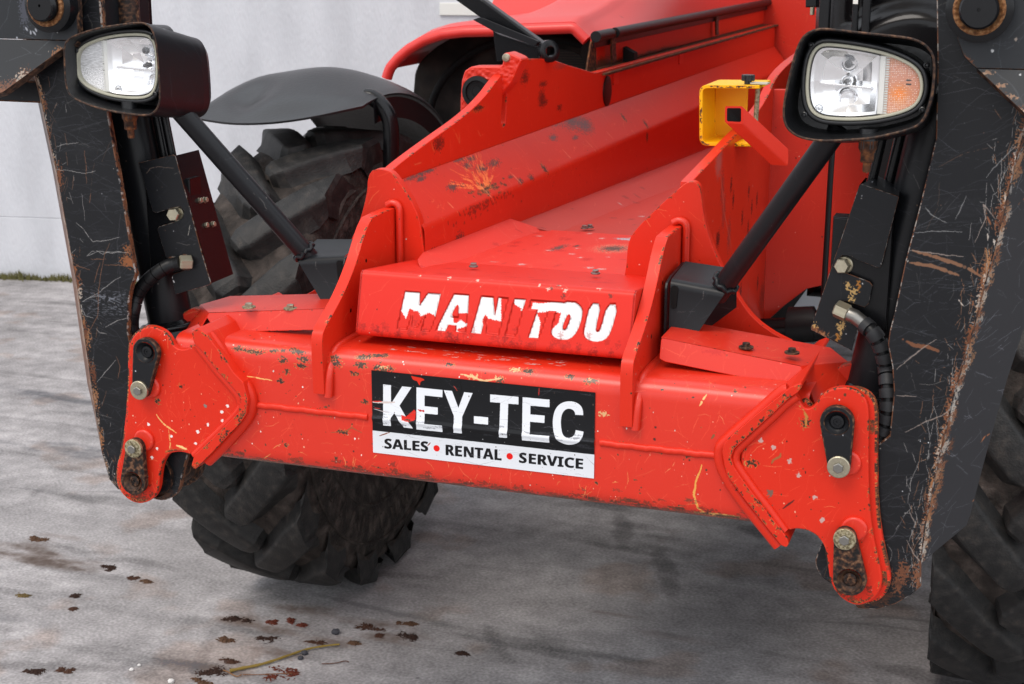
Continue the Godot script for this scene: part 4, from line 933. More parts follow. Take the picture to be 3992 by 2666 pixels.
			ft.scratches(90, 0.006, 0.02, 0.8, 1.0, Color(0.85, 0.72, 0.62), 0.6, 0.001, PackedVector2Array(rect(-0.62, -0.21, -0.42, -0.15)))
		var fm := mat(Color.WHITE, 0.5, 0, ft.tex())
		var xb := -0.150 if k == 0 else -0.112; var xr := 0.20
		var yf := func(z: float) -> float: return (1.1315 + (z + 0.33) * 0.0566) if k == 0 else (1.0945 + (z + 0.93) * 0.058)
		var yt := func(z: float) -> float: return (1.148 + (z + 0.33) * 0.036) if k == 0 else (1.106 + (z + 1.04) * 0.040)
		var uv := func(p: Vector3) -> Vector2: return Vector2((p.z - fr.position.x) / fr.size.x, (fr.end.y - p.x) / fr.size.y)
		var fb := MB.new()
		var un := Vector3(0, 1, -0.057).normalized(); var fn := Vector3(0.3, 0.95, -0.05).normalized()
		var P := [Vector3(xb, yf.call(z0), z0), Vector3(xr, yf.call(z0), z0), Vector3(xr, yf.call(z1), z1), Vector3(xb, yf.call(z1), z1), Vector3(-0.211, yt.call(z1), z1), Vector3(-0.211, yt.call(z0), z0)]
		if k == 0: P[4].z += 0.05; P[4].y = yt.call(P[4].z)
		fb.quad(P[0], P[1], P[2], P[3], un, un, un, un, uv.call(P[0]), uv.call(P[1]), uv.call(P[2]), uv.call(P[3]))
		fb.quad(P[0], P[3], P[4], P[5], fn, fn, fn, fn, uv.call(P[0]), uv.call(P[3]), uv.call(P[4]), uv.call(P[5]))
		if k == 0:
			var Q := [Vector3(-0.145, 1.1475, -0.185), Vector3(-0.168, 1.1465, -0.205), Vector3(-0.196, 1.1475, -0.262)]
			fb.quad(P[0], P[5], Q[2], Q[1], fn, fn, fn, fn, uv.call(P[0]), uv.call(P[5]), uv.call(Q[2]), uv.call(Q[1]))
			fb.tri(P[0], Q[1], Q[0], fn, fn, fn, uv.call(P[0]), uv.call(Q[1]), uv.call(Q[0]))
			var e := Vector3(0, -0.003, 0)
			fb.quad(P[3], P[2], P[2] + e, P[3] + e, Vector3.FORWARD, Vector3.FORWARD, Vector3.FORWARD, Vector3.FORWARD, Vector2.ZERO, Vector2.ZERO, Vector2.ZERO, Vector2.ZERO)
			fb.quad(P[3], P[4], P[4] + e, P[3] + e, Vector3.FORWARD, Vector3.FORWARD, Vector3.FORWARD, Vector3.FORWARD, Vector2.ZERO, Vector2.ZERO, Vector2.ZERO, Vector2.ZERO)
		var fl := add("trough_floor", fb.commit(ArrayMesh.new(), fm), T)
		if k == 0:
			for p in [Vector3(-0.0669, 1.101, -0.9239), Vector3(-0.0576, 1.101, -0.9374)]: add("bolt", bolt_mesh(p, Vector3.UP, 0.0062, 0.005, 0.0085, 0.0016, M.steel, M.steel, 0.2), fl)
	# small covers at the beam ends
	for side in [-1.0, 1.0]:
		var s: float = side
		var front := [Vector2(0.312, 1.044), Vector2(0.322, 1.0395), Vector2(0.521, 1.0185), Vector2(0.541, 1.031), Vector2(0.553, 1.044), Vector2(0.549, 1.053), Vector2(0.312, 1.080)]
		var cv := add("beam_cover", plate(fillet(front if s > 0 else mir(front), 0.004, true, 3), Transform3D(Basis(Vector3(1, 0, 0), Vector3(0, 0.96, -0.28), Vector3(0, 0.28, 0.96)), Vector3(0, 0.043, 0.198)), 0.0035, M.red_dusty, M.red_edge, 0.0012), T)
		var zt := func(x: float) -> float: return 0.198 - 0.28 * (1.114 - 0.11 * absf(x))
		var yy := func(x: float) -> float: return 0.043 + 0.96 * (1.114 - 0.11 * absf(x))
		var A := Vector3(0.549 * s, yy.call(0.549), zt.call(0.549) + 0.001); var A0 := Vector3(0.312 * s, yy.call(0.312), zt.call(0.312) + 0.001)
		var B := Vector3(0.615 * s, 1.046, -0.178); var C := Vector3(0.622 * s, 1.008, -0.135); var D := Vector3(0.578 * s, 0.998, -0.075)
		var E1 := Vector3(0.578 * s, 1.055, -0.228); var E0 := Vector3(0.312 * s, 1.082, -0.228)
		var tm := MB.new()
		var tn := Vector3(0.1 * s, 0.99, 0.02).normalized()
		tm.quad(A0, A, E1, E0, tn, tn, tn, tn, Vector2(A0.x, A0.z), Vector2(A.x, A.z), Vector2(E1.x, E1.z), Vector2(E0.x, E0.z))
		tm.tri(A, B, E1, tn, tn, tn, Vector2(A.x, A.z), Vector2(B.x, B.z), Vector2(E1.x, E1.z))
		tm.flat(E0, E1, E1 - Vector3(0, 0.003, 0), E0 - Vector3(0, 0.003, 0), Vector3.FORWARD)
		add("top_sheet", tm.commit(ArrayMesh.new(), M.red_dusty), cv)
		var wing := MB.new()
		var wn := (B - A).cross(D - A).normalized() * -s
		wing.flat(A, B, C, D, wn); wing.flat(A - wn * 0.003, B - wn * 0.003, C - wn * 0.003, D - wn * 0.003, -wn)
		wing.flat(D, C, C - wn * 0.003, D - wn * 0.003, Vector3(0, -1, 0.3)); wing.flat(A, D, D - wn * 0.003, A - wn * 0.003, Vector3(0, 0, 1))
		add("corner_wing", wing.commit(ArrayMesh.new(), M.red), cv)
		var bl := [Vector3(-0.4626, 1.072, -0.0937), Vector3(-0.3855, 1.072, -0.1091)] if s < 0 else [Vector3(0.452, 1.069, -0.1287), Vector3(0.5298, 1.069, -0.1194)]
		for p in bl: add("bolt", bolt_mesh(p, Vector3.UP, 0.0072, 0.0062, 0.0125, 0.0018, M.zinc if s < 0 else M.rusty_black, M.zinc_dull if s < 0 else M.rusty_black, 0.25), cv)

# ------------------------------------------------------------------ chassis plates behind the beam
func make_chassis():
	for side in [-1.0, 1.0]:
		var o := [Vector2(0.2952, 1.0404), Vector2(0.2824, 1.0531), Vector2(0.2544, 1.0675), Vector2(0.1836, 1.1174), Vector2(0.1861, 1.1314), Vector2(0.1897, 1.1565), Vector2(0.1905, 1.1853), Vector2(0.1982, 1.2112), Vector2(0.249, 1.2647), Vector2(0.2858, 1.3001), Vector2(0.2962, 1.3086), Vector2(0.3095, 1.3119), Vector2(0.319, 1.3058), Vector2(0.3229, 1.2941), Vector2(0.3272, 1.2626), Vector2(0.3349, 1.2311), Vector2(0.3454, 1.1997), Vector2(0.3657, 1.1581), Vector2(0.3971, 1.1063), Vector2(0.4252, 1.0705), Vector2(0.4607, 1.0463), Vector2(0.4957, 1.0316)]
		if side < 0:
			o = [Vector2(-0.50, 0.97), Vector2(-0.19, 0.97)] + [Vector2(-0.2002, 1.0956), Vector2(-0.2098, 1.1249), Vector2(-0.2129, 1.163), Vector2(-0.2194, 1.2132), Vector2(-0.2387, 1.2499), Vector2(-0.2695, 1.2926), Vector2(-0.2828, 1.3019), Vector2(-0.3082, 1.304), Vector2(-0.3211, 1.2958), Vector2(-0.327, 1.2787)] + mir([Vector2(0.3272, 1.2626), Vector2(0.3349, 1.2311), Vector2(0.3454, 1.1997), Vector2(0.3657, 1.1581), Vector2(0.3971, 1.1063), Vector2(0.4252, 1.0705), Vector2(0.4607, 1.0463), Vector2(0.4957, 1.0316)])
		else:
			o = [Vector2(0.50, 0.97), Vector2(0.19, 0.97)] + o.slice(3)
		o = [o[0], o[1]] + chaikin(o.slice(2), false, 2)
		var t := red_tx(Rect2(-0.52 if side < 0 else 0.15, 0.95, 0.37, 0.38), 900, 110 + int(side), 0.7)
		t.edge_chips(o, true, 120, 0.001, 0.003)
		add("transverse_plate", plate(o, ZAT(-0.33), 0.02, mat(Color.WHITE, 0.40, 0, t.tex()), M.red_edge, 0.0016, 2, [], t.r), T)
	# long side plates
	var top := [Vector2(-0.3349, 1.2983), Vector2(-0.3925, 1.3108), Vector2(-0.5486, 1.3358), Vector2(-0.7276, 1.3624), Vector2(-0.8574, 1.3922), Vector2(-0.9431, 1.4254), Vector2(-1.0144, 1.4435), Vector2(-1.0882, 1.4562), Vector2(-1.1651, 1.4555), Vector2(-1.318, 1.444), Vector2(-1.3718, 1.4361), Vector2(-1.484, 1.4167)]
	top = chaikin(top, false, 2) + [Vector2(-1.7282, 1.3788)]
	top = [Vector2(-0.36, 1.27)] + top + [Vector2(-4.6, 1.372), Vector2(-4.6, 0.9)]
	var lw: Array = top + [Vector2(-0.36, 0.9)]
	var rc := Rect2(-4.65, 0.86, 4.35, 0.62)
	var t := red_tx(Rect2(-4.65, 0.86, 4.35, 0.62), 465, 120, 0.5)
	t.edge_chips(top.slice(0, 40), false, 60, 0.0015, 0.004)
	t.chip(Vector2(-0.8158, 1.3719), 0.035, 0.007)
	for q in [Vector2(-1.1317, 1.4135), Vector2(-1.2724, 1.3865), Vector2(-1.2628, 1.3538), Vector2(-1.2787, 1.3411), Vector2(-1.4087, 1.3157), Vector2(-0.584, 1.3223)]: t.blob(q, t.g.randf_range(0.01, 0.03), t.g.randf_range(0.006, 0.016), Color(0.30, 0.12, 0.1), 1.5, 0.75)
	t.line([Vector2(-0.6658, 1.3441), Vector2(-0.7034, 1.3094), Vector2(-0.6999, 1.3321)], 0.002, Color(0.85, 0.45, 0.25), 0.7, 0.5)
	t.line([Vector2(-0.5381, 1.337), Vector2(-0.5585, 1.308)], 0.002, Color(0.85, 0.45, 0.25), 0.7, 0.5)
	t.blob(Vector2(-1.4273, 1.4214), 0.06, 0.008, Color(0.55, 0.25, 0.25), 1.2, 0.6)
	var slot := hull(circle(Vector2(-0.9938, 1.4051), 0.0155, 16) + circle(Vector2(-0.9806, 1.329), 0.0155, 16))
	var side_l := add("side_plate", plate(lw, XF(-0.28), 0.02, mat(Color.WHITE, 0.36, 0, t.tex()), M.red_edge, 0.002, 2, [slot], rc), T)
	add("grommet", lathe([Vector2(0.042, -0.002), Vector2(0.042, 0.003), Vector2(0.03, 0.006), Vector2(0, 0.006)], aim(Vector3(-0.28, 1.3192, -1.8505), Vector3.RIGHT), M.hose, 30), side_l)
	add("slot_backing", plate(rect(-0.90, 1.27, -0.79, 1.355), XF(-0.312), 0.01, M.red, M.red, 0.002), side_l)
	# the folded inner trough wall
	var tr := Rect2(-4.6, 0.9, 4.3, 0.45)
	var tt := red_tx(Rect2(-4.6, 0.9, 4.3, 0.45), 470, 121, 0.7)
	# picture height follows the sheet: 1.275 at the upper fold, downwards
	var marks := [Vector2(-0.473, 1.2783), Vector2(-0.515, 1.2751), Vector2(-0.4623, 1.2654), Vector2(-0.4251, 1.2732), Vector2(-0.5718, 1.2254), Vector2(-0.6241, 1.2203), Vector2(-0.6945, 1.2757), Vector2(-0.7505, 1.2684), Vector2(-0.7102, 1.2568), Vector2(-0.7708, 1.2401), Vector2(-0.8508, 1.2409), Vector2(-0.8857, 1.1978), Vector2(-0.9213, 1.1806), Vector2(-0.9946, 1.1775), Vector2(-1.3915, 1.2953), Vector2(-1.4966, 1.2709), Vector2(-1.5701, 1.2493), Vector2(-1.2941, 1.247), Vector2(-1.4401, 1.2265)]
	for i in marks.size():
		var q: Vector2 = marks[i]
		var big := i >= 14 and i < 17
		var c := Color(0.33, 0.24, 0.23) if i < 14 else Color(0.36, 0.3, 0.31)
		tt.blob(Vector2(q.x, q.y), 0.05 if big else t.g.randf_range(0.012, 0.03), 0.02 if big else t.g.randf_range(0.003, 0.008), c, 1.6, 0.9)
	var cen := Vector2(-0.7229, 1.192)
	for i in 60:
		var an := t.g.randf_range(0.3, 2.8); var l := t.g.randf_range(0.03, 0.12)
		tt.line([cen + Vector2(t.g.randfn(0, 0.02), t.g.randfn(0, 0.004)), cen + Vector2(cos(an) * 1.5, sin(an)) * l * 0.6 + Vector2(t.g.randfn(0, 0.01), 0), cen + Vector2(cos(an) * 1.5, sin(an)) * l], 0.0016, Color(0.93, 0.5, 0.25), 0.75, 0.35)
	for i in 40: tt.chip(cen + Vector2(t.g.randfn(0, 0.05), t.g.randfn(0, 0.006)), t.g.randf_range(0.004, 0.012), t.g.randf_range(0.002, 0.005))
	for i in 90: tt.blob(cen + Vector2(t.g.randfn(0.06, 0.08), -0.02 - absf(t.g.randfn(0, 0.012))), 0.004, 0.003, Color(0.42, 0.15, 0.12), 1.3, 0.7)
	for q in [Vector2(-0.40, 1.10), Vector2(-0.43, 1.105), Vector2(-0.46, 1.10), Vector2(-0.37, 1.11), Vector2(-0.52, 1.115)]: tt.blob(q, 0.02, 0.012, Color(0.27, 0.19, 0.19), 1.5, 0.9)
	for i in 9: tt.line([Vector2(-0.5 - i * 0.2, 1.21), Vector2(-0.52 - i * 0.2, 1.17)], 0.003, Color(0.9, 0.6, 0.45), 0.6, 0.3)
	for q in [Vector2(-1.9205, 1.2268), Vector2(-0.9627, 1.2912), Vector2(-1.1039, 1.1846), Vector2(-2.0743, 1.1834), Vector2(-2.0546, 1.147)]: tt.chip(q, 0.012, 0.014)
	var prf := fillet([Vector2(-0.2785, 1.277), Vector2(-0.212, 1.192), Vector2(-0.207, 0.98)], 0.03, false, 8)
	prf.reverse()
	var ln := 0.0
	for i in prf.size() - 1: ln += prf[i].distance_to(prf[i + 1])
	add("trough_wall", drawn(prf, ZAX, -0.335, -4.6, mat(Color.WHITE, 0.36, 0, tt.tex()), 1.277 - ln, Rect2(-4.6, 0.9, 4.3, 0.45), false, false, 0.6), side_l)
	# right side plate, seen from outside
	var rw: Array = [Vector2(-0.35, 1.25)] + chaikin([Vector2(-0.3558, 1.3057), Vector2(-0.5334, 1.322), Vector2(-0.7322, 1.3425), Vector2(-0.958, 1.3606), Vector2(-1.0646, 1.3764), Vector2(-1.1506, 1.3975), Vector2(-1.2133, 1.4218), Vector2(-1.3085, 1.4355), Vector2(-1.4293, 1.4453)], false, 2) + [Vector2(-1.7, 1.46), Vector2(-2.0, 1.46), Vector2(-2.0, 0.86), Vector2(-0.34, 0.86)]
	var rt := red_tx(Rect2(-2.05, 0.84, 1.75, 0.68), 800, 122, 0.6)
	for q in [Vector2(-0.6391, 1.2527), Vector2(-0.6627, 1.2032), Vector2(-0.7262, 1.1427)]: rt.blob(q, 0.016, 0.03, Color(0.60, 0.20, 0.17), 1.3, 0.9)
	for q in [Vector2(-1.1599, 0.9187), Vector2(-1.2134, 0.9786)]: rt.blob(q, 0.03, 0.03, Color(0.55, 0.18, 0.15), 1.3, 0.9)
	for q in [[Vector2(-0.6284, 1.2717), Vector2(-0.6627, 1.2032), Vector2(-0.7444, 1.1271), Vector2(-0.7869, 1.0692)], [Vector2(-1.148, 0.9283), Vector2(-1.1955, 0.8535)], [Vector2(-0.6071, 1.3188), Vector2(-0.6306, 1.259), Vector2(-0.664, 1.2173)], [Vector2(-0.9668, 1.0007), Vector2(-0.9901, 0.9352)]]: rt.line(q, 0.003, Color(0.75, 0.3, 0.24), 0.8, 0.8)
	rt.blob(Vector2(-0.5958, 1.3126), 0.03, 0.03, Color(0.68, 0.33, 0.3), 1.0, 0.9)
	for q in [Vector2(-0.7286, 1.247), Vector2(-0.7584, 1.2122), Vector2(-0.9303, 1.2034), Vector2(-0.9743, 1.161), Vector2(-1.0339, 1.1714), Vector2(-0.8654, 1.1562), Vector2(-0.9401, 1.1211), Vector2(-0.6069, 1.1549), Vector2(-1.0912, 0.9682), Vector2(-0.8837, 0.9917), Vector2(-0.621, 1.1554)]: rt.blob(q, 0.008, 0.014, Color(0.25, 0.09, 0.08), 1.5, 0.9)
	rt.edge_chips(rw.slice(0, 30), false, 60, 0.0015, 0.004)
	var side_r := add("side_plate", plate(rw, XF(0.30), 0.02, mat(Color.WHITE, 0.34, 0, rt.tex()), M.red_edge, 0.002, 2, [], rt.r), T)
	# the body panel that turns outwards behind it, with the wheel arch cut from its foot
	var ax := [Vector2(0.2882, 0.8417), Vector2(0.3055, 0.8507), Vector2(0.348, 0.8946), Vector2(0.397, 0.9373), Vector2(0.4369, 0.9487)] + [Vector2(0.62, 0.90), Vector2(0.62, 1.40), Vector2(0.29, 1.40)]
	ax = ax.map(func(p): return Vector2(p.x - 0.30, p.y))
	ax.append(Vector2(-0.012, 0.86))
	add("body_panel", plate(ax, Transform3D(Basis(Vector3(1, 0, -0.12).normalized(), Vector3.UP, Vector3(0.12, 0, 1).normalized()), Vector3(0.30, 0, -1.19)), 0.012, M.red, M.red, 0.002), T)
	add("inner_wall", plate(rect(-4.6, 0.9, -1.26, 1.37), XF(0.30), 0.02, M.red, M.red, 0.002), T)
	var prr := moved(mir(prf), Vector2(0.0, 0.0))
	for q in prr.size(): prr[q].x = minf(0.2785, prr[q].x + 0.045)
	add("trough_wall", drawn(prr, ZAX, -0.335, -4.6, M.red, 0.0, Rect2(), false, false, 0.6, null, -1.0), side_r)
	# square socket tube welded over the front edge
	var sq: Array = []
	var o1 := fillet([Vector2(0.3007, 1.4144), Vector2(0.3321, 1.4155), Vector2(0.3347, 1.4131), Vector2(0.3359, 1.384), Vector2(0.3335, 1.3809), Vector2(0.3025, 1.3814), Vector2(0.2998, 1.3839), Vector2(0.299, 1.4118)], 0.004)
	var o2 := moved(o1, Vector2(0.0, 0.0))
	var c1 := Vector2.ZERO
	for p in o1: c1 += p / o1.size()
	var far := Vector3(0.088, -0.080, -0.02)
	var r1 := []; var r2 := []; var r3 := []; var r4 := []
	for p in o1:
		var a := Vector3(p.x, p.y, -0.64)
		var ii: Vector2 = c1 + (p - c1) * 0.78
		r1.append(a); r2.append(a + far); r3.append(Vector3(ii.x, ii.y, -0.64)); r4.append(Vector3(ii.x, ii.y, -0.64) + far)
	var sm := loft([r1, r2], M.red)
	loft([r3, r4], M.dark, true, sm)  # inner walls coloured near black: the shade of the hollow is painted in
	loft([r1, r3], M.red_edge, true, sm, false)
	var capf := MB.new()
	for i in r2.size(): capf.tri(r2[i], r2[(i + 1) % r2.size()], Vector3(c1.x, c1.y, -0.64) + far, Vector3.BACK, Vector3.BACK, Vector3.BACK, Vector2.ZERO, Vector2.ZERO, Vector2.ZERO)
	capf.commit(sm, M.red)
	add("socket_tube", sm, T)
	# yellow channel bracket with its knurled knob
	var yb := thick(fillet([Vector2(0.345, 1.4435), Vector2(0.226, 1.4405), Vector2(0.2305, 1.324), Vector2(0.345, 1.327)], 0.014, false, 5), 0.007)
	var yt := Tx.new(Rect2(0.2, 1.3, 0.2, 0.17), 900, Color(0.95, 0.70, 0.03), 125)
	yt.edge_chips(yb, true, 90, 0.0015, 0.004)
	for q in [Vector2(0.3045, 1.4432), Vector2(0.2247, 1.3878), Vector2(0.2258, 1.3719), Vector2(0.2376, 1.3298)]: yt.chip(q, 0.006, 0.006)
	var ybr := add("yellow_bracket", plate(yb, ZAT(-0.75), 0.13, mat(Color.WHITE, 0.4, 0, yt.tex()), M.yellow, 0.001, 1, [], yt.r), T, "yellow folded channel bracket")
	add("back_plate", plate(rect(0.2315, 1.328, 0.30, 1.4385), ZAT(-0.87), 0.004, M.yellow, M.yellow, 0.0008), ybr)
	add("worn_label", plate([Vector2(0.2178, 1.3634), Vector2(0.23, 1.3762), Vector2(0.234, 1.3571), Vector2(0.2206, 1.342)], ZAT(-0.868), 0.001, mat(Color(0.55, 0.42, 0.22), 0.7), M.yellow, 0.0002), ybr)
	var kn := Vector3(0.318, 1.447, -0.77)
	var kx := aim(kn, Vector3.UP)
	var kp := []
	for i in 40: kp.append(Vector2.from_angle(TAU * i / 40.0) * (0.0135 if i % 2 == 0 else 0.0122))
	var km := plate(kp, Transform3D(Basis(Vector3(1, 0, 0), Vector3(0, 0, -1), Vector3(0, 1, 0)), kn + Vector3(0, 0.0185, 0)), 0.012, M.plastic, M.plastic, 0.0008)
	lathe([Vector2(0.0075, 0), Vector2(0.0075, 0.008)], kx, M.plastic, 20, 0.7, km)
	add("knob", km, ybr)
	add("clamp_plate", plate(rect(0.325, 1.4478, 0.36, 1.4508), ZAT(-0.755), 0.03, M.pale, M.pale, 0.0006), ybr)
	add("rod", tube([Vector3(0.337, 1.445, -0.78), Vector3(0.335, 1.36, -0.78)], 0.005, M.zinc_dull, 14), ybr)
	# warning label on the outside of the right plate
	var lt := Tx.new(Rect2(0, 0, 0.05, 0.05), 1600, Color(0.93, 0.78, 0.12), 126)
	lt.line([Vector2(0.012, 0.034), Vector2(0.028, 0.03), Vector2(0.034, 0.018), Vector2(0.02, 0.01)], 0.006, Color(0.05, 0.05, 0.05), 1.0, 0.9)
	lt.line([Vector2(0.0, 0.002), Vector2(0.05, 0.002)], 0.003, Color(0.05, 0.05, 0.05), 1.0, 0.9)
	var lb := Vector2(-1.4275, 1.2591)
	add("warning_label", plate(rect(lb.x - 0.16, lb.y - 0.018, lb.x + 0.06, lb.y + 0.05), XF(0.3012), 0.0008, mat(Color.WHITE, 0.4, 0, lt.tex()), M.yellow, 0.0002, 1, [], Rect2(lb.x - 0.16, lb.y - 0.018, 0.22, 0.068)), side_r)
	add("cable", tube(spline([Vector3(0.4776, 1.3444, -0.9), Vector3(0.4763, 1.2532, -0.9), Vector3(0.476, 1.142, -0.9), Vector3(0.4758, 1.0097, -0.9), Vector3(0.4791, 0.9138, -0.9)], 5), 0.0062, M.hose, 12), T)
	# plates under the boom pivot on the left
	var ear := [Vector2(-0.3829, 1.3386), Vector2(-0.3817, 1.3744), Vector2(-0.3785, 1.416), Vector2(-0.371, 1.4383), Vector2(-0.3551, 1.4485), Vector2(-0.2825, 1.4511), Vector2(-0.2778, 1.4599), Vector2(-0.2818, 1.4714), Vector2(-0.2778, 1.4788), Vector2(-0.2684, 1.4828), Vector2(-0.2513, 1.4766), Vector2(-0.2311, 1.4684), Vector2(-0.2574, 1.4139), Vector2(-0.3333, 1.3345)]
	var pl := add("pivot_casting", plate(fillet(ear, 0.012), ZAT(-0.97), 0.05, bump(M.red.duplicate() as StandardMaterial3D, noise_tex(61, 0.3, 256, true, 3.0), 0.5), M.red, 0.004, 3), T)
	var pc := Vector2(-0.3389, 1.3919)
	add("pivot_bush", lathe([Vector2(0.037, -0.002), Vector2(0.036, 0.007), Vector2(0.027, 0.009), Vector2(0.025, 0.003), Vector2(0.013, 0.002), Vector2(0.011, 0.005), Vector2(0, 0.005)], aim(Vector3(pc.x, pc.y, -0.97), Vector3.BACK), M.hose, 36), pl)
	var rv := Vector2(-0.27, 1.4703)
	add("rivet", lathe([Vector2(0.010, 0), Vector2(0.008, 0.004), Vector2(0, 0.005)], aim(Vector3(rv.x, rv.y, -0.97), Vector3.BACK), M.zinc, 18), pl)
	add("rear_tower", plate(rect(-0.36, 0.9, 0.42, 1.9), ZAT(-4.62), 0.05, M.red, M.red, 0.004), T)
	# underside: belly, axle and pipes in the shade
	add("belly_pan", plate(rect(-0.26, 0.72, 0.26, 0.86), ZAT(-0.45), 4.0, M.cloth_dark, M.cloth_dark, 0.01), T)
	var ax2 := add("front_axle", tube([Vector3(-0.78, 0.62, -1.345), Vector3(-0.3, 0.62, -1.345), Vector3(-0.2, 0.64, -1.345), Vector3(0.2, 0.64, -1.345), Vector3(0.3, 0.62, -1.345), Vector3(0.78, 0.62, -1.345)], [0.09, 0.09, 0.13, 0.13, 0.09, 0.09], M.cloth_dark, 24), T)
	add("steering_cylinder", tube([Vector3(0.2971, 0.8468, -1.15), Vector3(0.3884, 0.8588, -1.15), Vector3(0.3904, 0.859, -1.15), Vector3(0.4584, 0.8668, -1.15)], [0.022, 0.022, 0.036, 0.036], M.black_clean, 20), ax2)
	add("boot", tube([Vector3(0.363, 0.8598, -1.15), Vector3(0.3681, 0.8602, -1.15), Vector3(0.4263, 0.8672, -1.15), Vector3(0.4303, 0.8676, -1.15)], [0.03, 0.042, 0.042, 0.03], M.hose, 24), ax2)

